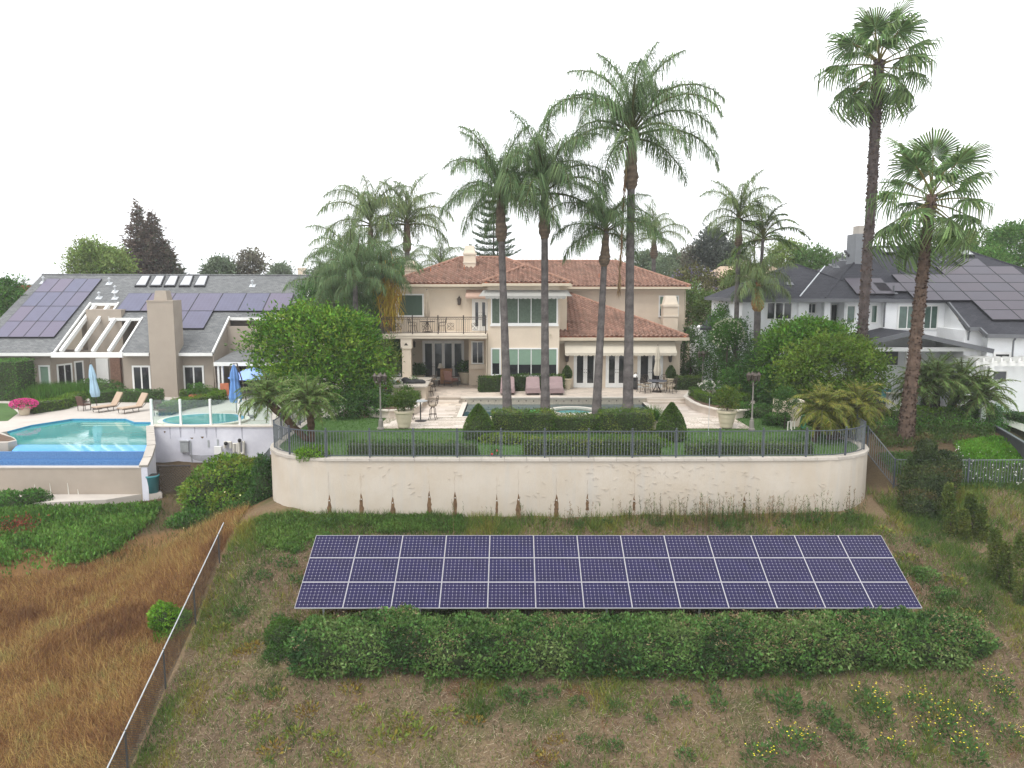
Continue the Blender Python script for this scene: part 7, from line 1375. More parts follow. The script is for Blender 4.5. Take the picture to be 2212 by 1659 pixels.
# palms behind and to the sides
queen((1412, 640), (1413, 512), 'feather palm rising behind the right roof of the beige house', 1.0, 21, 18, 'far', 76., -1., .2, .2)
queen((1588, 800), (1597, 474), 'slim feather palm left of the white house', .78, 25, 17, 'far', 47., 0, .16, .13)
queen((1637, 780), (1637, 618), 'low feather palm with orange boot before the white house', .72, 29, 18, 'far', 45.6, 0, .2, .19, bootcol=(.34, .17, .06))
feather_palm('feather_palm', (pz(1632, 700, 46.6).x, 46.6, 0), pz(1648, 516, 46.6), 'king', 15, 'dark feather palm with stiff fronds beside the white house', 'palm', None, .15, .10, boot=False, seed=31, sc=.82)
queen((1629, 640), (1630, 533), 'thin small palm far behind the white house roof', .72, 33, 11, 'far', 70., -1., .09, .08, boot=False)
queen((803, 780), (800, 484), 'tall feather palm with one long arching frond left of the beige house', 1.22, 37, 17, 'far', 62., -1., .2, .15)
queen((880, 780), (879, 482), 'tall feather palm just left of the beige house chimney', 1.12, 41, 19, 'far', 63., -1., .24, .2)
queen((769, 830), (767, 606), 'leaning grey trunk palm between the left house and the beige house', .86, 43, 20, 'queen', 48., -.6, .2, .16, boot=False)
queen((828, 830), (826, 592), 'feather palm with yellowing fronds beside the balcony', .80, 47, 20, 'queen', 49.5, -.4, .18, .15, boot=False)
queen((716, 800), (719, 652), 'low spreading feather palm above the round tree', .92, 51, 20, 'queen', 50., -.8, .2, .17, boot=False)
queen((757, 700), (757, 570), 'green feather palm crown behind the leaning trunk palm', .95, 55, 18, 'far', 54., -.8, .2, .17, boot=False)
queen((945, 640), (951, 578), 'far palm top behind the beige house roof left of the chimney', .95, 59, 15, 'far', 85., -1., .2, .2, boot=False)
queen((885, 640), (884, 572), 'small far palm top behind the left chimney of the beige house', .75, 61, 13, 'far', 88., -1., .2, .2, boot=False)
# yellow hanging fronds on the palm by the balcony
c = pz(842, 640, 49.4); n = 900; P = np.array(c) + RNG.normal(size=(n, 3)) * [.35, .3, .9]; A = RNG.normal(size=(n, 3)) * .35; A[:, 2] = -1; yl = E('dry_fronds', c, 'orange dry fronds hanging below the palm beside the balcony', 'palm frond'); blades('leaflets', P, A, .7, .05, pick([(.28, .15, .02), (.36, .24, .03), (.22, .2, .04)], n), yl, 'leaf')
# two tall fan palms at the right
def fans(n, seed):
    rg = random.Random(seed); out = []
    for j in range(n): f = (j + .5) / n; el = 78 - 128 * f + rg.uniform(-8, 8); out.append((j * 2.39996 + seed, el, min(3, int(f * 4)), 1.0))
    return out
Y1, Y2 = 44.0, 38.2
fan_palm('fan_palm', [pz(1858, 745, Y1) - Vector((0, 0, 2.8)), pz(1864, 700, Y1), pz(1883, 420, Y1), pz(1892, 250, Y1), pz(1899, 130, Y1)], [.38, .265, .26, .265, .25], 24, 'tallest fan palm with grey brown trunk before the white house', (.125, .10, .095), 3, 1.45, 2200, fans(24, 3))
fan_palm('fan_palm', [pz(1955, 975, Y2) - Vector((0, 0, .5)), pz(1957, 940, Y2), pz(1968, 830, Y2), pz(1990, 620, Y2), pz(2012, 420, Y2)], [.52, .37, .285, .25, .225], 22, 'shorter fan palm with reddish trunk at the right slope', (.17, .115, .085), 8, 1.48, 2200, fans(22, 8))
# small clustering date palms
def pygmy(name, label, stems, key, nf, sc, col=(.10, .065, .045), r=.13):
    root = E(name, stems[0][0], label, 'palm')
    for i, (b, t) in enumerate(stems):
        b = Vector(b); t = Vector(t); trunk_mesh('trunk', root, [b, b.lerp(t, .5) + Vector((.03, 0, 0)), t], [r * .8, r, r * 1.25], col, 9, 2, .10, seg=14); rg = random.Random(i * 7 + len(label)); K = len(FR[key]); d = (t - b).normalized()
        for j in range(nf): f = (j + .5) / nf; k = min(K - 1, int(f * K)); s = sc * rg.uniform(.88, 1.12); shared('frond', FR[key][k], root, t + d * .1, (rg.uniform(-.2, .2) + d.x * .0, rg.uniform(-.15, .15) - 0, j * 2.39996 + i), (s, s, s))
    return root
pygmy('date_palm', 'cluster of two bushy date palms behind the left curve of the iron fence', [(Vector((-9.3, 34.6, -.05)), pz(580, 868, 36.0)), (Vector((-9.15, 34.5, -.05)), pz(668, 880, 34.6))], 'pygmy', 50, .92, (.12, .075, .045), .17)
pygmy('date_palm', 'cluster of golden green date palms behind the right curve of the iron fence', [(Vector((13.7, 34.4, -.05)), pz(1775, 892, 34.4)), (Vector((14.6, 35.0, -.05)), pz(1850, 884, 35.0)), (Vector((14.9, 34.9, -.05)), pz(1818, 905, 35.6))], 'gold', 48, .88, (.11, .08, .06), .16)
cb_ = DZ(2032, 902, -.4)
pygmy('date_palm', 'spreading group of small date palms on the right slope', [(cb_ + Vector((-.2, 0, 0)), pz(2020, 830, 41.6)), (cb_ + Vector((.2, .1, 0)), pz(2078, 838, 41.8)), (cb_ + Vector((.3, 0, 0)), pz(2116, 862, 41.2)), (cb_ + Vector((-.4, .2, 0)), pz(1992, 842, 42.0))], 'pygmy', 44, 1.05, (.085, .05, .04), .17)
# ================================================================ trees
def tree(name, base, ells, ncl, per, ls, pal, label, cs=.6, tr=.16, cat='tree', limbs=4, col=(.12, .09, .065), group=None, **kw):
    base = Vector(base); root = E(name, base, label, cat, group); c = Vector(ells[0][0]); trunk_mesh('trunk', root, [base, base.lerp(c, .5), c], [tr, tr * .75, tr * .35], col, 8, None, .04, seg=8)
    rg = random.Random(len(label))
    for i in range(limbs):
        e = ells[i % len(ells)]; q = Vector(e[0]) + Vector((rg.uniform(-.5, .5) * e[1][0], rg.uniform(-.5, .5) * e[1][1], rg.uniform(-.2, .4) * e[1][2])); s = base.lerp(c, rg.uniform(.35, .7)); trunk_mesh('limb', root, [s, s.lerp(q, .5), q], [tr * .5, tr * .3, tr * .1], col, 6)
    crown('crown', root, ells, ncl, per, ls, pal, cs, **kw); return root
def el(px, py, Y, rx, rz, ry=None):                       # ellipsoid from a picture position and pixel radii
    c = pz(px, py, Y); k = c.y / F_PX * 1.01; return (tuple(c), (rx * k, (ry or rx * .8) * k, rz * k))
TR_L = [(.022, .062, .006), (.06, .14, .012), (.12, .225, .02), (.19, .24, .03)]
e = [el(652, 772, 43, 98, 88), el(722, 772, 43, 98, 86), el(680, 728, 43.6, 104, 62), el(590, 740, 43.3, 44, 46), el(792, 808, 43, 42, 50), el(700, 820, 42.6, 110, 60), el(628, 702, 43.5, 56, 36), el(735, 706, 43.6, 52, 32)]
b_ = DZ(690, 930, 0); tree('round_tree', (pz(690, 900, 43).x, 43, -.3), e, 1050, 36, .21, TR_L, 'large bright green round tree left of the patio', .72, .22, limbs=6, shell=(.66, 1.04), lump=.15)
o = tree('dark_tree', (pz(790, 880, 42).x, 42, 0), [el(790, 872, 41.5, 45, 38), el(745, 885, 41, 40, 35)], 220, 26, .13, G_DARK, 'dark shrubby tree under the large round tree', .4, .08)
tree('small_tree', (pz(835, 800, 45.5).x, 45.5, 0), [el(838, 775, 45.5, 24, 42), el(825, 820, 45, 26, 30)], 170, 22, .12, G_OLIVE, 'small olive green tree at the right side of the large round tree', .35, .07)
# screen of trees between the left house and the beige house
for i, (px, py, rx, rz, Y, pal, lb) in enumerate(((735, 690, 55, 60, 53, G_MID, 'green screen tree right of the grey roof house'), (795, 700, 50, 80, 54, G_DARK, 'dark screen tree behind the leaning trunk palm'), (840, 740, 30, 95, 53, G_DARK, 'dark narrow screen tree beside the balcony'), (690, 640, 50, 45, 56, G_MID, 'mid green screen tree behind the palms at the left'), (850, 620, 30, 50, 58, G_MID, 'screen tree touching the left eave of the beige house'), (780, 640, 55, 55, 57, G_BRIGHT, 'bright screen tree behind the feather palm trunks'))):
    tree('screen_tree', (pz(px, 800, Y).x, Y, -1.), [el(px, py, Y, rx, rz), el(px + 12, py + rz * .6, Y - .5, rx * .9, rz * .7)], 260, 24, .19, pal, lb, .55, .12)
# right side
TR_R = [(.05, .095, .010), (.085, .145, .016), (.14, .20, .025)]
tree('round_tree', (pz(1755, 900, 43.5).x, 43.5, -.3), [el(1722, 752, 43.5, 74, 54), el(1785, 742, 43.8, 58, 44), el(1690, 790, 43.2, 48, 56), el(1748, 722, 44, 64, 28)], 520, 38, .20, G_BRIGHT, 'bright green tree before the white house windows', .52, .2, shell=(.72, 1.04))
tree('round_tree', (pz(1800, 920, 41).x, 41, -.3), [el(1790, 800, 41, 90, 70), el(1850, 795, 41.3, 60, 62), el(1740, 820, 40.8, 60, 60), el(1800, 860, 40.5, 85, 45)], 680, 38, .18, TR_R, 'olive green round tree right of the patio behind the golden date palms', .5, .2, shell=(.72, 1.04))
for px, py, rx, rz, Y, pal, lb, g in ((1492, 770, 30, 62, 52.5, [(.035, .075, .018), (.06, .115, .028), (.08, .14, .035)], 'soft green columnar hedge tree at the right corner of the beige house', None), (1545, 770, 32, 55, 49, G_DARK, 'dark shrub tree behind the far lamp post', None), (1590, 760, 40, 70, 46.5, G_DARK, 'dark tree with pale blossom specks left of the bright tree', None), (1640, 800, 40, 65, 44.5, G_DARK, 'dark shrub tree left of the olive round tree', None), (1680, 850, 40, 45, 42.5, G_DARK, 'dark shrub tree behind the right citrus pot', None), (1600, 830, 40, 40, 45, G_MID, 'green shrub tree right of the white roses', None), (1565, 700, 35, 42, 52, G_MID, 'green tree against the left corner of the white house', None)):
    tree('shrub_tree', (pz(px, 830, Y).x, Y, -.4), [el(px, py, Y, rx, rz), el(px + 8, py + rz * .5, Y - .3, rx * .95, rz * .6)], 260, 24, .14, pal, lb, .45, .10)
c = el(1572, 722, 46.2, 32, 30); n = 240; d = sphere_dirs(n, .3); bl = E('blossom_shrub', (c[0][0], 46.2, 0), 'shrub tree dotted with cream blossom left of the white house', 'tree'); crown('crown', bl, [c], 140, 22, .13, G_MID, .4); leaves('blossom', np.array(c[0]) + d * np.array(c[1]) * 1.02, d, .13, (.55, .55, .42), bl, .9, 'petal'); trunk_mesh('trunk', bl, [(c[0][0], 46.2, -.3), c[0]], [.07, .04], (.1, .08, .06), 6)
# ---- far background
FG = [(.098, .130, .085), (.130, .169, .104), (.169, .208, .117)]; FGY = [(.104, .156, .039), (.156, .215, .052), (.208, .273, .078)]; FBR = [(.104, .098, .078), (.143, .130, .098), (.143, .163, .104)]  # far leaf colours lightened: distance haze is put into the palette
far = [(195, 565, 78, 42, 40, FGY, 'yellow green tree behind the left end of the grey roof'), (235, 570, 80, 45, 32, FGY, 'yellow green tree before the dark conifer'), (15, 650, 66, 42, 42, G_MID, 'green tree at the left edge beside the grey roof'), (472, 582, 90, 28, 22, FG, 'far green tree above the grey roof between the skylights and palms'), (535, 572, 92, 30, 26, FBR, 'far brown green tree top above the grey roof'), (605, 592, 120, 14, 14, FG, 'tiny far tree on the skyline left of the palms'),
    (1400, 570, 95, 32, 22, FG, 'far grey green tree behind the right end of the tile roof'), (1450, 580, 90, 40, 28, FG, 'far grey green tree right of the tile roof'), (1505, 560, 85, 28, 32, FBR, 'far brownish tree left of the slim palm'), (1540, 540, 84, 34, 44, [(.055, .07, .06), (.08, .095, .08), (.10, .12, .09)], 'tall far dark eucalyptus left of the slim palm'), (1580, 560, 84, 30, 36, FG, 'far green tree behind the slim palm trunk'),
    (1700, 556, 78, 38, 32, FGY, 'bright far tree left of the dark shingle roof'), (1750, 565, 76, 36, 28, [(.05, .10, .025), (.08, .145, .035), (.10, .18, .05)], 'green far tree touching the dark shingle ridge'), (1800, 575, 82, 34, 20, FG, 'dark far tree behind the dark shingle roof ridge'), (2080, 522, 80, 22, 20, FGY, 'small far tree above the dark roof ridge at the right'), (2185, 545, 72, 62, 58, [(.04, .10, .02), (.08, .17, .03), (.12, .22, .05)], 'bright green tree behind the white house at the right edge'), (2140, 580, 70, 38, 40, [(.04, .10, .02), (.08, .17, .03), (.12, .22, .05)], 'lower bright tree behind the white house at the right edge'), (1330, 585, 95, 22, 10, FG, 'far tree tips just above the tile roof ridge'), (700, 600, 100, 40, 22, FG, 'far trees tip behind the left palms')]
for px, py, Y, rx, rz, pal, lb in far:
    tree('far_tree', (pz(px, 640, Y).x, Y, -1.5), [el(px, py, Y, rx, rz), el(px - rx * .35, py + rz * .35, Y, rx * .7, rz * .7), el(px + rx * .4, py + rz * .3, Y - .5, rx * .65, rz * .75), el(px + rx * .1, py - rz * .35, Y, rx * .55, rz * .65)], int(190 * max(1, rx * rz / 900)), 22, .0038 * Y, pal, lb, .010 * Y, .0022 * Y, shell=(.55, 1.05))
for px, py, Y, rx, rz, pal, lb in ((1478, 655, 62, 36, 44, [(.06, .11, .025), (.10, .16, .035), (.14, .20, .05)], 'leafy tree just right of the upper right corner of the beige house'), (1545, 665, 60, 44, 34, [(.06, .10, .025), (.09, .14, .035), (.14, .18, .05)], 'leafy tree between the beige house and the dark garage roof'), (1440, 600, 80, 42, 30, FG, 'grey green tree just above the right eave of the tile roof'), (1610, 600, 58, 40, 30, [(.07, .11, .03), (.11, .15, .04), (.15, .19, .05)], 'olive tree behind the low palm left of the white house'), (860, 590, 72, 36, 24, G_MID, 'green tree behind the left chimney of the beige house')):
    tree('leafy_tree', (pz(px, 700, Y).x, Y, -1.2), [el(px, py, Y, rx, rz), el(px - rx * .4, py + rz * .4, Y, rx * .7, rz * .7), el(px + rx * .45, py + rz * .35, Y, rx * .65, rz * .7)], 230, 22, .21, pal, lb, .62, .14)
# jacaranda with violet blossom
c0, c1 = el(1500, 620, 66, 55, 42), el(1555, 630, 66, 40, 34); jc = E('jacaranda', (pz(1520, 660, 66).x, 66, -1), 'loose jacaranda with violet blossom behind the right corner of the beige house', 'tree'); trunk_mesh('trunk', jc, [(pz(1520, 660, 66).x, 66, -1), c0[0]], [.2, .1], (.16, .13, .1), 6)
for q in (c0, c1, el(1470, 600, 66, 10, 10), el(1590, 615, 66, 8, 8)): trunk_mesh('limb', jc, [pz(1520, 680, 66), pz(1525, 655, 66), q[0]], [.1, .07, .03], (.2, .16, .13), 5)
crown('crown', jc, [c0, c1], 260, 20, .24, [(.06, .07, .025), (.10, .10, .035), (.13, .12, .05)], .6, shell=(.4, 1.05)); n = 170; d = sphere_dirs(n, .4); leaves('blossom', np.array(c0[0]) + d * np.array(c0[1]) * RNG.uniform(.7, 1.05, (n, 1)), d, .22, pick([(.19, .16, .25), (.24, .21, .30)], n), jc, .8, 'petal')
# dark conifer with twin tops
cn = E('dark_conifer', (pz(310, 600, 86).x, 86, -1.5), 'dark reddish conifer with two tops behind the grey roof', 'tree'); Y = 86.; k = Y / F_PX
for i, (px, top, bot, hw) in enumerate(((296, 440, 620, 58), (328, 457, 620, 62), (350, 520, 620, 50))):
    a, b = pz(px, top, Y), pz(px, bot, Y); trunk_mesh('trunk', cn, [b, a], [.35, .04], (.10, .065, .05), 7); n = 200; Ps, As = [], []
    for j in range(n):
        f = (j / n) ** .75; z = a.z + (b.z - a.z) * f; L = hw * k * (f ** .85) * random.uniform(.7, 1.08); t = random.uniform(0, 6.283); m_ = int(10 + 46 * f); s = np.linspace(.12, 1, m_)[:, None]; dirv = np.array([math.cos(t), math.sin(t), -.05]); p = np.array([a.x, a.y, z]) + dirv * s * L + RNG.normal(size=(m_, 3)) * [.16, .16, .16]; p[:, 2] += .18 * L * s[:, 0] ** 2; Ps.append(p); As.append(np.tile(dirv + [0, 0, .35], (m_, 1)) + RNG.normal(size=(m_, 3)) * .5)
    P = np.concatenate(Ps); tt = np.clip((P[:, 0] - a.x) / (hw * k) * .6 + .35 + RNG.normal(size=len(P)) * .25, 0, 1); leaves('foliage', P, np.concatenate(As), .40 * RNG.uniform(.6, 1.3, len(P)), pick([(.125, .085, .072), (.115, .092, .07), (.06, .085, .05)], len(P), tt), cn, .35)
# norfolk pine: tiers of flat branches
nf_ = E('norfolk_pine', (pz(1066, 600, 78).x, 78, -1), 'tiered norfolk pine standing behind the tile roof ridge', 'tree'); Y = 78.; k = Y / F_PX; x0 = pz(1066, 500, Y).x
trunk_mesh('trunk', nf_, [(x0, Y, -1), (x0, Y, pz(1066, 420, Y).z)], [.22, .03], (.10, .08, .07), 7); trunk_mesh('trunk', nf_, [(x0 + .45, Y + .6, -1), (x0 + .35, Y + .6, pz(1066, 445, Y).z)], [.16, .03], (.10, .08, .07), 7)
tiers = [(425, 12), (438, 20), (452, 26), (466, 32), (481, 37), (496, 41), (511, 45), (526, 48), (540, 50), (552, 54)]
for py, hw in tiers:
    z = pz(1066, py, Y).z; m_ = 7; t0 = random.uniform(0, 1)
    for j in range(m_):
        t = t0 + j * 6.283 / m_; L = hw * k * random.uniform(.8, 1.05); d = np.array([math.cos(t), math.sin(t), 0]); n = int(50 + L * 90); s = RNG.uniform(.10, 1, n)[:, None]; side = np.array([-d[1], d[0], 0]); wv = .24 * L * np.sin(np.clip(s, 0, 1) * 2.6) * RNG.uniform(-1, 1, (n, 1)); P = np.array([x0, Y, z]) + d * s * L + side * wv; P[:, 2] += (.22 * s[:, 0] ** 1.6 - .10 * np.sin(s[:, 0] * 3)) * L + RNG.normal(size=n) * .03; A = d * .7 + np.sign(wv) * side * .5 + np.array([0, 0, .5]); leaves('branch', P, A + RNG.normal(size=P.shape) * .25, .26, pick([(.05, .085, .05), (.08, .12, .07), (.10, .145, .085)], n), nf_, .22)
# small houses far behind
def far_house(px0, px1, py_r, py_e, Y, roof, wall, label, chim=None):
    a, b = pz(px0, py_e, Y), pz(px1, py_e, Y); zr = pz(px0, py_r, Y).z; root = E('far_house', (a.x, Y, -1), label, 'house'); m = MB(); m.box(a.x + .4, Y + .6, -1.5, b.x - .4, Y + 8, a.z); m.ob('wall', wall, root); d = 4.4; m = MB(); m.sheet([(a.x, Y, a.z), (b.x, Y, a.z), (b.x - 1.2, Y + d, zr), (a.x + 1.2, Y + d, zr)], (0, 0, -.15)); m.sheet([(a.x, Y + 2 * d, a.z), (a.x, Y, a.z), (a.x + 1.2, Y + d, zr)], (0, 0, -.15)); m.sheet([(b.x, Y, a.z), (b.x, Y + 2 * d, a.z), (b.x - 1.2, Y + d, zr)], (0, 0, -.15)); m.ob('roof', roof, root)
    if chim: c = pz(chim[0], chim[1], Y + 3); m = MB(); m.box(c.x - .5, Y + 3, a.z, c.x + .5, Y + 4, c.z); m.ob('chimney', chim[2], root)
    for i in range(3): x = a.x + (b.x - a.x) * (.2 + .27 * i); window_m(root, x, a.z - 1.9, x + 1.2, a.z - .7, Y + .6, 1, 'glass_dark')
far_house(20, 95, 638, 668, 74, 'roof_tan', 'stucco', 'low tan roofed house with brick chimney behind the left roof', (46, 616, 'brick_red')); far_house(1555, 1735, 572, 605, 66, 'roof_tan', 'stucco', 'tan tile roofed house between the beige and white houses', (1612, 562, 'concrete')); far_house(1440, 1570, 655, 690, 72, 'roof_tan', 'stucco', 'pale stucco house behind the jacaranda'); far_house(655, 720, 585, 612, 110, 'roof_tan', 'stucco', 'small far house behind the left palms', (650, 578, 'stucco')); far_house(2040, 2130, 560, 580, 84, 'brick_red', 'stucco', 'far house with brick chimney behind the dark roof ridge', (2097, 528, 'brick_red'))
gz = pz(1512, 700, 53); gr = E('garage_roof', (gz.x, 53, -.3), 'low dark shingle garage left of the white house', 'garage'); a, b = pz(1512, 708, 51.5), pz(1600, 708, 51.5); zt = pz(1590, 682, 54).z; m = MB(); m.sheet([(a.x, 51.5, a.z), (b.x + .5, 51.5, a.z), (b.x + .5, 55, zt), (b.x - 1.2, 55, zt)], (0, 0, -.15)); m.ob('roof', 'shingle_dark', gr); m = MB(); m.box(a.x + .4, 52, -.6, b.x, 56, a.z - .05); m.ob('wall', 'white_stucco', gr)
# ================================================================ hillside: fences, hedges, weeds, dry grass
# chain link fence down the property line
cb0, cb1 = on_ground(286, 1652), on_ground(486, 1190); cdir = (cb1 - cb0); cdir.z = 0; cl_ = cdir.length; cdir.normalize(); c_start = cb0 - cdir * 3.2; c_len = cl_ + 3.2
cf = E('chain_link_fence', (cb0.x, cb0.y, cb0.z), 'dark chain link fence with pale top rail running down the left slope', 'fence'); FH = 1.25
_cz = np.polyfit(np.linspace(0, c_len, 20), [tz1((c_start + cdir * s).x, (c_start + cdir * s).y) for s in np.linspace(0, c_len, 20)], 1)
def cpt(s): p = c_start + cdir * s; return Vector((p.x, p.y, _cz[0] * s + _cz[1]))
ss = np.arange(0, c_len + .01, 2.9); _ra, _rb = cpt(0), cpt(c_len); rail = [_ra.lerp(_rb, f) + Vector((0, 0, FH + .35 * math.sin(math.pi * f) * .0)) for f in (0, .5, 1)]
m = MB(); m.tube(rail, .021, 6); m.ob('top_rail', 'galv', cf)
for s in ss: p = cpt(s); MB().tube([p - Vector((0, 0, .2)), p + Vector((0, 0, FH + .02))], .028, 6).ob('post', 'dark_metal', cf)
V, F = [], []
def wire(a, b, r=.0065):
    n = len(V); u = Vector((0, 0, 1)).cross(b - a).normalized(); d = (b - a).normalized().cross(u) * r; V.extend([tuple(a - d), tuple(a + d), tuple(b + d), tuple(b - d)]); F.append((n, n + 1, n + 2, n + 3))
st = .075; gnd = [cpt(s).z for s in np.arange(0, c_len + .3, .25)]
def gz_(s): i = max(0, min(len(gnd) - 2, int(s / .25))); f = s / .25 - i; return gnd[i] * (1 - f) + gnd[i + 1] * f
for k in np.arange(-FH, c_len, st):
    for sg in (1, -1):
        s0, s1 = (k, k + FH) if sg > 0 else (k + FH, k); h0, h1 = .03, FH - .03
        if 0 <= min(s0, s1) and max(s0, s1) <= c_len: pa = c_start + cdir * s0; pb = c_start + cdir * s1; wire(Vector((pa.x, pa.y, gz_(s0) + h0)), Vector((pb.x, pb.y, gz_(s1) + h1)))
w_ = np_mesh('wire_mesh', V, F, 'dark_metal', cf); w_['kind'] = 'stuff'
# iron fence on the right slope
rf = E('iron_fence', (16.6, 33.4, -1.8), 'grey picket fence stepping down and across the right slope', 'fence'); segs = [((15.55, 35.0, .10), (16.1, 34.2, -.55)), ((16.1, 34.2, -.55), (16.95, 33.3, -1.85)), ((16.95, 33.3, -1.85), (20.2, 33.25, -1.85)), ((20.2, 33.25, -1.85), (23.4, 33.2, -1.83)), ((23.4, 33.2, -1.83), (26.6, 33.2, -1.8)), ((26.6, 33.2, -1.8), (31, 33.1, -1.8))]
for a, b in segs:
    a = Vector(a); b = Vector(b); h = Vector((0, 0, 1.27)); MB().bar(a + h, b + h, .035).ob('top_rail', 'grey_iron_pale', rf); MB().bar(a + Vector((0, 0, .1)), b + Vector((0, 0, .1)), .03).ob('bottom_rail', 'grey_iron', rf); MB().bar(a, a + h + Vector((0, 0, .06)), .06).ob('post', 'grey_iron', rf)
    n = max(2, int((b - a).length / .13))
    for i in range(1, n): p = a.lerp(b, i / n); MB().bar(p + Vector((0, 0, .1)), p + h, .018).ob('picket', 'grey_iron_pale', rf)
# short fence between the white wall and the terrace wall
sf = E('iron_fence', (-11.4, 36.5, -2.6), 'short iron fence sloping between the white wall and the curved cream wall', 'fence'); a, b = Vector((-11.05, 34.4, -1.5)), Vector((-12.4, 37.4, -2.6))
MB().bar(a + Vector((0, 0, 1.2)), b + Vector((0, 0, 1.2)), .035).ob('top_rail', 'grey_iron', sf)
for i in range(22): p = a.lerp(b, i / 21); MB().bar(p, p + Vector((0, 0, 1.2)), .018).ob('picket', 'grey_iron_pale', sf)
# the big untrimmed hedge along the foot of the array
HB = [(.025, .060, .016), (.053, .115, .026), (.091, .171, .039), (.131, .184, .061)]
ell = []
for i, px in enumerate(np.arange(700, 2060, 44)):
    X = DY(px, 1400, 23.6).x; Y = 23.30 + random.uniform(-.14, .14) + (.40 if px > 1700 else 0) * (px - 1700) / 350; z = tz1(X, Y); h = random.uniform(.84, 1.02); ell.append(((X, Y, z + .38), (.95 + random.uniform(-.15, .25), 1.0 + random.uniform(-.12, .12), h)))
for px, py in ((2050, 1400), (2095, 1385)): p = on_ground(px, py + 30); ell.append(((p.x, p.y + .3, p.z + .38), (.75, .75, .72)))
o = bush('wild_hedge', ell, 150000, .125, HB, jit=.12, up=.35, tone=.9, aspect=.5, wobble=.3); tag(o, 'long dense dark green hedge along the lower edge of the solar array', 'hedge')
P = []
for (c, r) in ell: 
    n = 90; d = sphere_dirs(n, .9); P.append(np.array(c) + d * np.array(r) * RNG.uniform(.95, 1.12, (n, 1)))
P = np.concatenate(P); t = fbm(P[:, 0], P[:, 1] * 2, .55, 77) + .010 * P[:, 0]; P = P[t > .50]; A = RNG.normal(size=P.shape); A[:, 2] = np.abs(A[:, 2]) * .5
leaves('dry_sprigs', np.repeat(P, 5, 0) + RNG.normal(size=(len(P) * 5, 3)) * .07, np.repeat(A, 5, 0) + RNG.normal(size=(len(P) * 5, 3)) * .5, .10, pick([(.13, .09, .04), (.22, .155, .085), (.26, .19, .12)], len(P) * 5), o, .25)
# upright shoots on its top
n = 2600; k = RNG.integers(0, len(ell), n); C0 = np.array([ell[i][0] for i in k]); R0_ = np.array([ell[i][1] for i in k]); th = RNG.uniform(0, 6.283, n); P = C0 + np.stack([np.cos(th) * R0_[:, 0] * .6, np.sin(th) * R0_[:, 1] * .6, R0_[:, 2] * .80], 1); A = RNG.normal(size=P.shape) * .3; A[:, 2] = 1
leaves('shoots', np.repeat(P, 4, 0) + np.tile(np.array([[0, 0, 0], [.02, 0, .06], [-.02, .01, .11], [0, -.02, .16]]), (n, 1)), np.repeat(A, 4, 0) + RNG.normal(size=(n * 4, 3)) * .45, .085, pick(HB[1:], n * 4), o, .38)
ell = [el(612, 1385, 24.3, 42, 52, 40), el(655, 1410, 23.9, 40, 46, 40), el(600, 1430, 23.6, 34, 42, 34), el(690, 1430, 23.6, 40, 40, 36)]
o = bush('green_bush', ell, 9500, .10, [(.022, .055, .010), (.042, .095, .016), (.07, .135, .022)], jit=.15, up=.5, aspect=.38); tag(o, 'fresh green bush at the lower left corner of the solar array', 'bush')
ell = [el(1992, 1272, 27.2, 48, 48, 44), el(2032, 1318, 26.2, 52, 52, 46), el(2066, 1360, 25.2, 48, 48, 44), el(1965, 1236, 28.2, 32, 32, 30)]
o = bush('dark_bush', ell, 15000, .12, HB, jit=.16, up=.4, aspect=.38); tag(o, 'dark bush wrapping the right end of the solar array', 'bush')
# bright bush growing through the chain link fence
o = bush('fence_bush', [el(352, 1335, 25.2, 30, 34, 28), el(385, 1350, 25.4, 32, 36, 28), el(365, 1385, 25.0, 34, 30, 26)], 5200, .11, [(.05, .12, .01), (.10, .21, .015), (.15, .28, .025)], jit=.22, up=.4); tag(o, 'bright green bush growing through the chain link fence', 'bush')
# shrubs left of the curved wall
o = bush('hillside_shrub', [el(500, 1035, 36.0, 78, 52, 60), el(445, 1065, 35.6, 58, 46, 50), el(545, 1065, 35.2, 45, 62, 45), el(490, 1090, 35.0, 62, 40, 46)], 17000, .16, [(.035, .085, .010), (.075, .155, .018), (.13, .215, .025), (.17, .19, .03)], jit=.2, up=.3); tag(o, 'large yellow green shrub left of the curved wall below the pool pipes', 'shrub')
o = bush('hillside_shrub', [el(570, 1055, 34.0, 26, 75, 30), el(545, 1110, 33.6, 34, 55, 34)], 6000, .12, G_DARK, jit=.2, up=.2); tag(o, 'dark narrow shrub squeezed against the left end of the cream wall', 'shrub')
o = bush('hillside_shrub', [el(430, 1140, 34.2, 68, 42, 50), el(478, 1160, 33.2, 58, 44, 46), el(395, 1180, 33.0, 50, 28, 40), el(515, 1130, 33.6, 45, 46, 40), el(505, 1185, 32.0, 34, 36, 34)], 17000, .14, G_MID, jit=.2, up=.3); tag(o, 'spreading green shrub at the top end of the chain link fence', 'shrub')
n = 90; c = np.array(el(505, 1130, 33.3, 1, 1)[0]); P = c + RNG.normal(size=(n, 3)) * [.8, .3, .6]; fl_ = E('yellow_blossom', c, 'pale yellow blossom on the shrub at the top of the chain link fence', 'flower'); leaves('petals', P, RNG.normal(size=P.shape), .09, (.6, .58, .28), fl_, .9, 'petal')
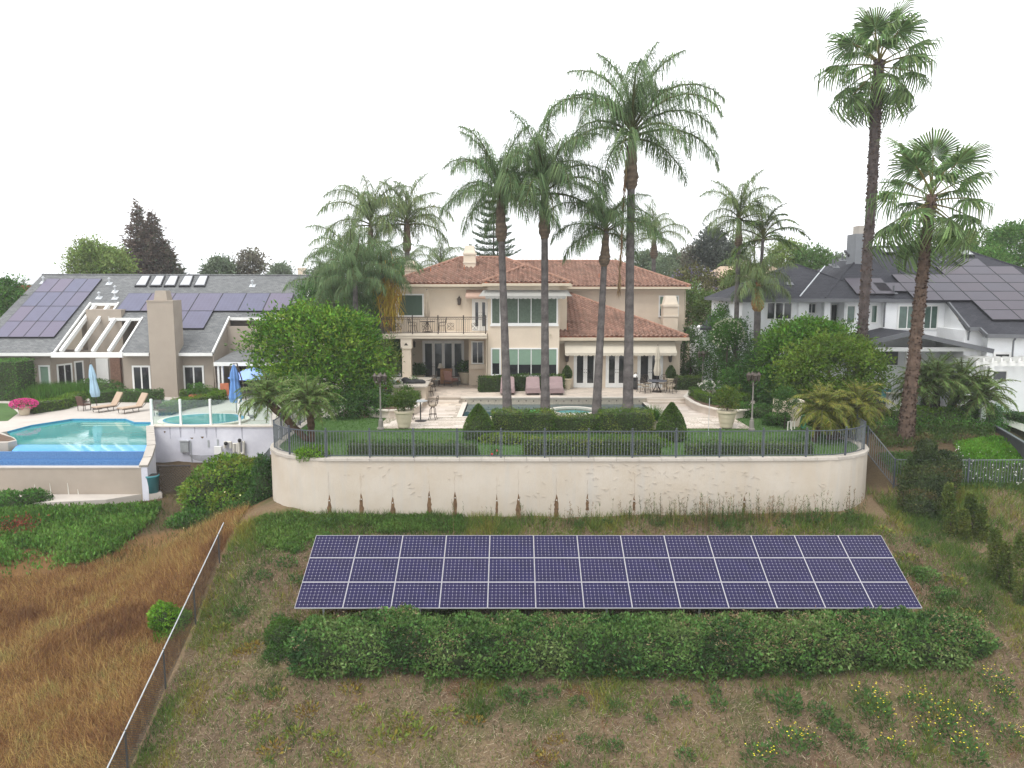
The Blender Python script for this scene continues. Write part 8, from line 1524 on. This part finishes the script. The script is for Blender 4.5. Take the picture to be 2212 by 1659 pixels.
# right slope trees and upright shrubs
o = bush('dark_shrub', [el(2005, 1050, 31.8, 58, 78, 50), el(1985, 1095, 31.2, 46, 52, 44), el(2040, 1020, 32, 36, 50, 36), el(2000, 970, 32, 22, 34, 24)], 15000, .11, [(.018, .032, .010), (.034, .055, .016), (.06, .08, .022), (.09, .07, .03)], jit=.2, up=.5); tag(o, 'large dark olive shrub on the right slope before the picket fence', 'shrub')
cols = [(2050, 1045, 1165, 10, 29.6), (2084, 1100, 1190, 9, 29.2), (2098, 1062, 1160, 10, 29.4), (2150, 1140, 1270, 12, 26.6), (2174, 1170, 1300, 11, 26.2), (2206, 1150, 1320, 13, 25.4), (2122, 1090, 1175, 7, 29.0)]
names = ['first slim upright shrub right of the dark olive shrub', 'second slim upright shrub right of the dark olive shrub', 'taller slim upright shrub in the upper row on the right slope', 'left upright shrub of the lower group at the right edge', 'middle upright shrub of the lower group at the right edge', 'upright shrub touching the right picture edge', 'thin upright shrub at the end of the upper row on the right slope']
for (px, y0, y1, hw, Y), lb in zip(cols, names):
    ym = (y0 + y1) / 2; root = E('upright_shrub', pz(px, y1 + 20, Y), lb, 'shrub', 'upright shrubs on the right slope'); bush('foliage', [el(px, ym, Y, hw, (y1 - y0) / 2, hw), el(px + 3, ym + (y1 - y0) * .2, Y, hw * 1.1, (y1 - y0) * .3, hw), el(px - 5, ym - (y1 - y0) * .25, Y, hw * .8, (y1 - y0) * .28, hw * .8)], 3600, .095, [(.045, .075, .014), (.08, .11, .022), (.13, .15, .03)], root, .3, up=.8, core=False); g = tz1(root.location.x, Y); trunk_mesh('trunk', root, [(root.location.x, Y, g - .1), (root.location.x, Y, pz(px, ym, Y).z)], [.03, .015], (.12, .09, .07), 5)
# ground cover and beds of the right slope
def region(poly, n):                                      # ground points inside a polygon given by picture corners
    w2 = [on_ground(*p) for p in poly]; q = scatter_poly([(p.x, p.y) for p in w2], n); return np.concatenate([q, tz(q[:, 0], q[:, 1])[:, None]], 1)
def sprigs(name, P, ls, pal, label, h=.25, per=4, up=1.0, spread=.12, mat='leaf', aspect=.4, tone=.8, cat='ground cover'):
    n = len(P); Q = np.repeat(P, per, 0); Q = Q + RNG.normal(size=Q.shape) * [spread, spread, 0]; Q[:, 2] += np.abs(RNG.random(len(Q))) * h; A = RNG.normal(size=Q.shape) * .55; A[:, 2] += up
    t = fbm(Q[:, 0], Q[:, 1], tone, 15) * 1.5 - .25 + RNG.normal(size=len(Q)) * .15
    return tag(leaves(name, Q, A, ls * RNG.uniform(.6, 1.35, len(Q)), pick(pal, len(Q), t), None, aspect, mat), label, cat, kind='stuff')
sprigs('ground_cover', region([(2070, 962), (2150, 950), (2212, 985), (2212, 1010), (2090, 1000)], 9000), .12, [(.05, .13, .01), (.09, .21, .015), (.13, .26, .03)], 'bright green ground cover on the right slope above the picket fence', .22)
sprigs('ground_cover', region([(1900, 985), (2080, 985), (2212, 1010), (2212, 1062), (2060, 1060), (1960, 1060)], 7000), .11, [(.04, .075, .02), (.06, .12, .025), (.10, .15, .04)], 'green ground cover rows behind the lower picket fence', .15)
sprigs('ground_cover', region([(1890, 935), (1945, 930), (2150, 925), (2140, 950), (2060, 960), (1900, 975)], 2600), .14, [(.035, .07, .015), (.06, .10, .02), (.12, .075, .04)], 'mixed low plants around the foot of the fan palm', .35)
o = hedge('planting_bed', [(16.6, 39.6), (20, 39.8), (26, 40.0)], 1.0, .7, -.7, .11, G_MID, dens=150, jit=.2, label='loose dark planting below the low grey garden wall')
n = 140; P = region([(2060, 965), (2212, 990), (2212, 1060), (2070, 1050)], 400)[:n]; P[:, 2] += .25; tag(leaves('white_flowers', P, RNG.normal(size=P.shape), .07, (.75, .75, .7), None, .9, 'petal'), 'scattered white flowers on the right slope', 'flower', kind='stuff')
# left slope: leafy ground cover below the pool path
_lg = region([(-60, 1110), (80, 1108), (300, 1100), (345, 1098), (330, 1125), (250, 1195), (150, 1232), (-60, 1270)], 15000); _ed = np.clip((_lg[:, 1] - 30.5 - (fbm(_lg[:, 0], _lg[:, 1], .7, 23) - .3) * 4) * .9, .05, 1); _lg = _lg[RNG.random(len(_lg)) < _ed]
sprigs('ground_cover', _lg, .17, [(.05, .11, .018), (.085, .17, .026), (.13, .23, .045)], 'dense green leafy ground cover on the left slope below the pool path', .30, 5, 1.3)
o = bush('left_shrub', [el(20, 1100, 36, 55, 40, 40), el(70, 1085, 36.4, 40, 30, 32)], 6000, .13, G_MID, jit=.2, up=.4); tag(o, 'green shrub before the brown wooden gate', 'shrub')
o = bush('left_shrub', [el(20, 1165, 33.5, 55, 40, 40), el(60, 1200, 32.5, 50, 40, 40), el(10, 1220, 32.2, 45, 35, 35)], 7000, .13, G_DARK, jit=.2, up=.4); tag(o, 'dark green shrub at the left edge of the slope', 'shrub')
P = np.array(el(40, 1135, 33.2, 1, 1)[0]) + RNG.normal(size=(260, 3)) * [.45, .3, .22]; rl2 = E('red_leaf_shrub', P[0], 'rusty red leafed sprig among the shrubs at the left edge', 'plant'); leaves('foliage', P, RNG.normal(size=P.shape) + [0, 0, .7], .15, pick([(.14, .03, .02), (.22, .07, .03)], len(P)), rl2, .4)
# ---------------------------------------------------------------- grasses and weeds
def xy(x0, x1, y0, y1, n): return RNG.uniform((x0, y0), (x1, y1), (n, 2))
def fence_x(y): return cb0.x + (cb1.x - cb0.x) * (y - cb0.y) / (cb1.y - cb0.y)
q = xy(-27, -10, 18.5, 34.5, 210000); q = q[q[:, 0] < fence_x(q[:, 1]) - .12]; g1 = fbm(q[:, 0], q[:, 1], .9, 61); lim = 32.2 + (fbm(q[:, 0], q[:, 1], .5, 8) - .5) * 4 + np.clip((q[:, 0] + 16) * .5, -2, 1.5); q = q[q[:, 1] < lim]; g1 = fbm(q[:, 0], q[:, 1], .9, 61) * .5 + fbm(q[:, 0], q[:, 1], .3, 64) * .5
P = np.concatenate([q, tz(q[:, 0], q[:, 1])[:, None]], 1); dirx = (fbm(q[:, 0], q[:, 1], .35, 71) - .5) * 5; A = np.stack([np.sin(dirx) * .35, -np.abs(np.cos(dirx)) * .2, np.ones(len(q)) * .8], 1) + RNG.normal(size=(len(q), 3)) * .45
t = (g1 - .5) * 2.2 + .5 + RNG.normal(size=len(q)) * .14; L = .13 + .22 * fbm(q[:, 0], q[:, 1], .6, 81)
tag(blades('dry_grass', P, A, L * RNG.uniform(.6, 1.3, len(q)), .022, pick([(.17, .085, .042), (.26, .140, .060), (.34, .195, .08), (.41, .28, .11), (.27, .25, .09)], len(q), t)), 'tall orange brown dry grass left of the chain link fence', 'grass', kind='stuff')
q = xy(-11.4, 24, 18.2, 33, 175000); q = q[q[:, 0] > fence_x(q[:, 1]) + .05]; wallY = 30.8; q = q[(q[:, 1] < 30.75) | (q[:, 0] > 15.6)]
P = np.concatenate([q, tz(q[:, 0], q[:, 1])[:, None]], 1); P[:, 2] += .01; A = RNG.normal(size=P.shape); A[:, 2] = np.abs(A[:, 2]) * .30 + .05; gsel = fbm(q[:, 0], q[:, 1], .55, 91)
tag(blades('straw', P, nrm(A), RNG.uniform(.08, .28, len(q)), .020, pick([(.12, .085, .055), (.19, .14, .09), (.30, .235, .155), (.42, .35, .25)], len(q))), 'pale dry straw litter covering the slope around the solar array', 'grass', kind='stuff')
# green grass and weed carpet: patches, denser near the wall and along the right side
q = xy(-11.4, 24, 18.2, 33, 420000); q = q[q[:, 0] > fence_x(q[:, 1]) + .05]; q = q[(q[:, 1] < 30.75) | (q[:, 0] > 15.6)]; x, y = q[:, 0], q[:, 1]
den = .13 + np.clip((fbm(x, y, .55, 31) - .56) * 6, 0, 1) * .8 + np.clip((fbm(x, y, 1.4, 131) - .60) * 6, 0, 1) * .6 + np.clip((y - 28.6) / 1.5, 0, 1) * np.clip((2.5 - x) / 4, .1, 1) * .9 + np.clip(1 - np.abs(x - (17.6 - (y - 24) * .12)) / 1.6, 0, 1) * .95 * (y < 32) + np.clip((-8 - x) / 3, 0, 1) * .45 * (y > 24)
q = q[RNG.random(len(q)) < den * .85]; x, y = q[:, 0], q[:, 1]; P = np.concatenate([q, tz(x, y)[:, None]], 1); A = RNG.normal(size=P.shape) * .45; A[:, 2] = 1
hgt = .10 + .16 * np.clip((fbm(x, y, 1.1, 17) - .3) * 2, 0, 1) + .14 * np.clip((y - 29) / 1.5, 0, 1); tt = fbm(x, y, .6, 19) * 1.6 - .3 + RNG.normal(size=len(q)) * .15
tag(blades('weeds', P, A, hgt * RNG.uniform(.5, 1.4, len(q)), .028, pick([(.045, .085, .022), (.075, .13, .028), (.11, .175, .035), (.18, .20, .04), (.25, .20, .045)], len(q), tt)), 'patchy green and yellowing weeds on the slope around the solar array', 'weeds', kind='stuff')
# russet dead patches
q = xy(-10, 16, 18.5, 30, 60000); q = q[fbm(q[:, 0], q[:, 1], .9, 41) > .70]; P = np.concatenate([q, tz(q[:, 0], q[:, 1])[:, None]], 1); A = RNG.normal(size=P.shape) * .7; A[:, 2] = .6; tag(blades('dead_weeds', P, A, RNG.uniform(.08, .2, len(q)), .025, pick([(.10, .04, .02), (.18, .085, .035), (.26, .15, .05)], len(q))), 'russet patches of dead weeds on the slope', 'weeds', kind='stuff')
# leafy strip along the foot of the cream wall
P = region([(560, 1110), (640, 1112), (760, 1118), (1000, 1120), (1000, 1150), (760, 1158), (640, 1200), (560, 1180)], 16000); P = P[P[:, 1] < 30.75]; P = P[RNG.random(len(P)) < np.clip((fbm(P[:, 0], P[:, 1], .9, 12) - .34) * 4, .05, .8)]; sprigs('wall_weeds', P, .11, [(.05, .105, .02), (.08, .15, .028), (.12, .19, .04)], 'lush green weeds along the left foot of the cream wall', .16, 4, 1.1, .08, cat='weeds')
# thin dry stalks against the wall
V_P, V_A, V_L, V_C, LP, LA, LC = [], [], [], [], [], [], []
for i in range(430):
    X = random.choice((random.uniform(-3.0, 14.6), random.uniform(4.5, 14.8), random.gauss(8.5, 2.5))); X = max(-3, min(15, X)); Y = 30.55 - abs(random.gauss(0, .45)) + max(0, (X - 12.2)) ** 2 * .16; z = tz1(X, Y); h = random.uniform(.25, 1.0) ** 1.2 * (1.25 if X > 5 else 1.0); lean = (random.gauss(0, .10), random.gauss(0, .08))
    dry = random.random() < .45; c = random.choice(((.17, .11, .06), (.23, .16, .09), (.13, .10, .05))) if dry else random.choice(((.06, .095, .03), (.085, .12, .035)))
    V_P.append((X, Y, z)); V_A.append((*lean, 1)); V_L.append(h); V_C.append(c)
    for j in range(int(14 * h) + 5): f = random.uniform(.15, 1); V_P.append((X + lean[0] * h * f, Y + lean[1] * h * f, z + h * f)); a = random.uniform(0, 6.28); V_A.append((math.cos(a) * .7, math.sin(a) * .7, .8)); V_L.append(random.uniform(.05, .16) * (1.4 - f * .6)); V_C.append(c)
tag(blades('dry_stalks', np.array(V_P), np.array(V_A), np.array(V_L), .022, np.array(V_C)), 'tall thin dry weed stalks in front of the cream wall', 'weeds', kind='stuff')
# single weed plants one can pick out
def weed_mesh(name, n, h, r, pal, flowers=0, seed=0):
    rg = np.random.default_rng(seed); V, F, C = [], [], []
    for i in range(n):
        a = rg.uniform(0, 6.283); rr = r * rg.random() ** .6; z = h * rg.random() * (1 - .5 * rr / r); p = np.array([rr * math.cos(a), rr * math.sin(a), z]); A = np.array([math.cos(a) * .6, math.sin(a) * .6, .8]) + rg.normal(size=3) * .35; A /= np.linalg.norm(A); s = rg.uniform(.07, .14); sd = np.cross(A, rg.normal(size=3)); sd /= np.linalg.norm(sd) + 1e-6; b = len(V)
        V += [tuple(p), tuple(p + A * s * .5 + sd * s * .2), tuple(p + A * s), tuple(p + A * s * .5 - sd * s * .2)]; F.append((b, b + 1, b + 2, b + 3)); c = pick(pal, 1, np.array([rg.random()]))[0]; C += [tuple(c)] * 4
    for i in range(flowers):
        a = rg.uniform(0, 6.283); rr = r * rg.random() ** .5 * 1.1; p = np.array([rr * math.cos(a), rr * math.sin(a), h * rg.uniform(.75, 1.15)]); b = len(V); s = .015; V += [tuple(p + [-s, -s, 0]), tuple(p + [s, -s, .01]), tuple(p + [s, s, 0]), tuple(p + [-s, s, .01])]; F.append((b, b + 1, b + 2, b + 3)); C += [(.62, .52, .03)] * 4
    me = bpy.data.meshes.new(name); me.from_pydata(V, [], F); me.update(); ca = me.color_attributes.new('col', 'FLOAT_COLOR', 'POINT'); c4 = np.ones((len(V), 4), np.float32); c4[:, :3] = np.array(C); ca.data.foreach_set('color', c4.ravel()); me.materials.append(M['leaf']); return me
WG = [(.03, .068, .018), (.05, .10, .025), (.075, .13, .03)]; WY = [(.08, .12, .02), (.13, .16, .03), (.2, .15, .03)]; WR = [(.15, .09, .02), (.22, .15, .03), (.12, .13, .03)]
wm = {'g': [weed_mesh('weed', 150, .42, .30, WG, 0, i) for i in range(3)], 'f': [weed_mesh('weed', 170, .45, .38, WG, 15, 9 + i) for i in range(3)], 'y': [weed_mesh('weed', 110, .20, .30, WY, 0, 19 + i) for i in range(2)], 'r': [weed_mesh('weed', 110, .16, .32, WR, 0, 29 + i) for i in range(2)]}
wl = {'g': ('bushy blue green weed on the bare slope below the long hedge', 'blue green weeds on the lower slope'), 'f': ('weed with small yellow flowers at the lower right of the slope', 'yellow flowering weeds'), 'y': ('low yellow green weed tuft on the bare slope', 'yellow green weed tufts'), 'r': ('low orange tinged weed tuft on the bare slope', 'orange weed tufts')}
spots = [('g', 1118, 1520, 1.2), ('g', 1148, 1512, 1.0), ('g', 1190, 1505, .9), ('g', 1090, 1505, .8), ('g', 1248, 1525, .9), ('g', 1470, 1530, 1.0), ('g', 1540, 1500, .8), ('g', 1550, 1530, .9), ('g', 1645, 1510, .8), ('g', 1700, 1530, 1.5), ('g', 1705, 1545, 1.2), ('g', 1770, 1545, 1.2), ('g', 1790, 1570, 1.1), ('g', 1815, 1590, 1.1), ('g', 1845, 1615, 1.1), ('f', 1880, 1535, 1.4), ('f', 1895, 1560, 1.2), ('f', 1700, 1620, 1.3), ('f', 1640, 1645, 1.2), ('f', 1745, 1610, 1.0), ('f', 1980, 1530, 1.2), ('f', 2020, 1560, 1.3), ('f', 2060, 1590, 1.2), ('f', 2000, 1600, 1.1), ('f', 2110, 1560, 1.1), ('f', 2150, 1480, 1.2), ('f', 2170, 1520, 1.0), ('f', 2090, 1640, 1.3), ('f', 2180, 1600, 1.1), ('f', 1930, 1630, 1.2), ('g', 1330, 1530, .7), ('g', 1405, 1560, .6), ('g', 1260, 1605, .7), ('g', 1330, 1620, .8), ('g', 1480, 1640, .9),
    ('y', 870, 1560, 1.5), ('y', 900, 1590, 1.6), ('y', 830, 1600, 1.5), ('y', 960, 1545, 1.3), ('y', 780, 1540, 1.0), ('y', 700, 1600, 1.3), ('y', 640, 1590, 1.3), ('y', 560, 1560, 1.2), ('y', 520, 1510, 1.0), ('y', 500, 1440, 1.0), ('y', 600, 1500, 1.0), ('y', 730, 1640, 1.2), ('r', 1020, 1560, 1.1), ('r', 660, 1540, 1.2), ('r', 530, 1410, 1.1), ('r', 545, 1400, 1.0), ('r', 760, 1490, 1.2), ('r', 1180, 1640, 1.1), ('r', 1200, 1600, .9), ('r', 590, 1620, 1.3), ('g', 570, 1250, 1.0), ('g', 620, 1225, 1.1), ('g', 640, 1260, 1.0), ('g', 520, 1330, .9), ('y', 480, 1360, 1.2), ('g', 600, 1340, .8), ('g', 700, 1140, 1.1), ('g', 1420, 1135, .9), ('g', 1560, 1138, .9), ('g', 1690, 1140, 1.0), ('g', 1760, 1130, 1.2), ('g', 1840, 1120, 1.1), ('y', 1905, 1150, 1.2), ('y', 1960, 1210, 1.3), ('g', 1990, 1180, 1.0), ('y', 2060, 1260, 1.3), ('y', 2100, 1330, 1.2), ('g', 2140, 1400, 1.1), ('g', 1310, 1135, .8), ('g', 1250, 1140, .8)]
prom = {(1118, 1520): 'large blue green weed clump below the middle of the long hedge', (1248, 1525): 'single upright blue green weed right of the weed clumps below the hedge', (1470, 1530): 'round blue green weed standing alone on the bare slope', (1700, 1530): 'largest bushy weed on the bare slope below the right part of the hedge', (1815, 1590): 'end weed of the diagonal weed row at the lower right', (1880, 1535): 'bushy weed with yellow flowers right of the diagonal weed row', (2150, 1480): 'yellow flowered weed nearest the right end of the long hedge', (870, 1560): 'bright yellow green weed tuft below the left part of the hedge', (570, 1250): 'green weed left of the upper corner of the solar array', (520, 1330): 'green weed between the chain link fence and the array'}
AV, AF, AC, base_n = [], [], [], 0
for k, px, py, s in spots:
    p = on_ground(px, py) - Vector((0, 0, .02)); me = random.choice(wm[k]); rz = random.uniform(0, 6.28); sz = s * random.uniform(.85, 1.15)
    if (px, py) in prom:
        root = E('weed_plant', p, prom[(px, py)], 'weed'); nl = 4 * sum(1 for q in me.polygons); o = shared('foliage', me, root, p, (0, 0, rz), (s, s, sz)); continue
    n = len(me.vertices); co = np.empty(n * 3, np.float32); me.vertices.foreach_get('co', co); co = co.reshape(-1, 3) * [s, s, sz]; c_, s_ = math.cos(rz), math.sin(rz); co = np.stack([co[:, 0] * c_ - co[:, 1] * s_ + p.x, co[:, 0] * s_ + co[:, 1] * c_ + p.y, co[:, 2] + p.z], 1)
    cl = np.empty(n * 4, np.float32); me.color_attributes['col'].data.foreach_get('color', cl); AV.append(co); AC.append(cl.reshape(-1, 4)[:, :3]); AF.append(np.arange(n).reshape(-1, 4) + base_n); base_n += n
tag(np_mesh('weed_clumps', np.concatenate(AV), np.concatenate(AF), 'leaf', None, np.concatenate(AC)), 'scattered small weed clumps on the slope, some with yellow flowers', 'weeds', kind='stuff')
# thin growth on the bank below the lattice fence
q = xy(-18.5, -11.3, 31, 38, 9000); q = q[RNG.random(len(q)) < .2 + .8 * (fbm(q[:, 0], q[:, 1], .8, 6) > .5)]; P = np.concatenate([q, tz(q[:, 0], q[:, 1])[:, None]], 1); A = RNG.normal(size=P.shape) * .5; A[:, 2] = 1; tag(blades('bank_weeds', P, A, RNG.uniform(.08, .3, len(q)), .03, pick([(.045, .07, .02), (.08, .11, .03), (.16, .12, .05)], len(q))), 'thin weeds on the bare bank below the lattice fence', 'weeds', kind='stuff')
# ---------------------------------------------------------------- thin morning haze
def haze():
    m = bpy.data.materials.new('haze'); m.use_nodes = True; t = m.node_tree; t.nodes.clear(); o = t.nodes.new('ShaderNodeOutputMaterial'); v = t.nodes.new('ShaderNodeVolumePrincipled'); v.inputs['Color'].default_value = (.97, .98, 1, 1); v.inputs['Density'].default_value = .00055; t.links.new(v.outputs[0], o.inputs['Volume']); M['haze'] = m
    b = MB(); b.box(-1900, -60, -40, 1900, 2700, 32); tag(b.ob('haze', 'haze'), 'thin pale overcast haze over the whole hillside', 'haze', kind='stuff')
haze()
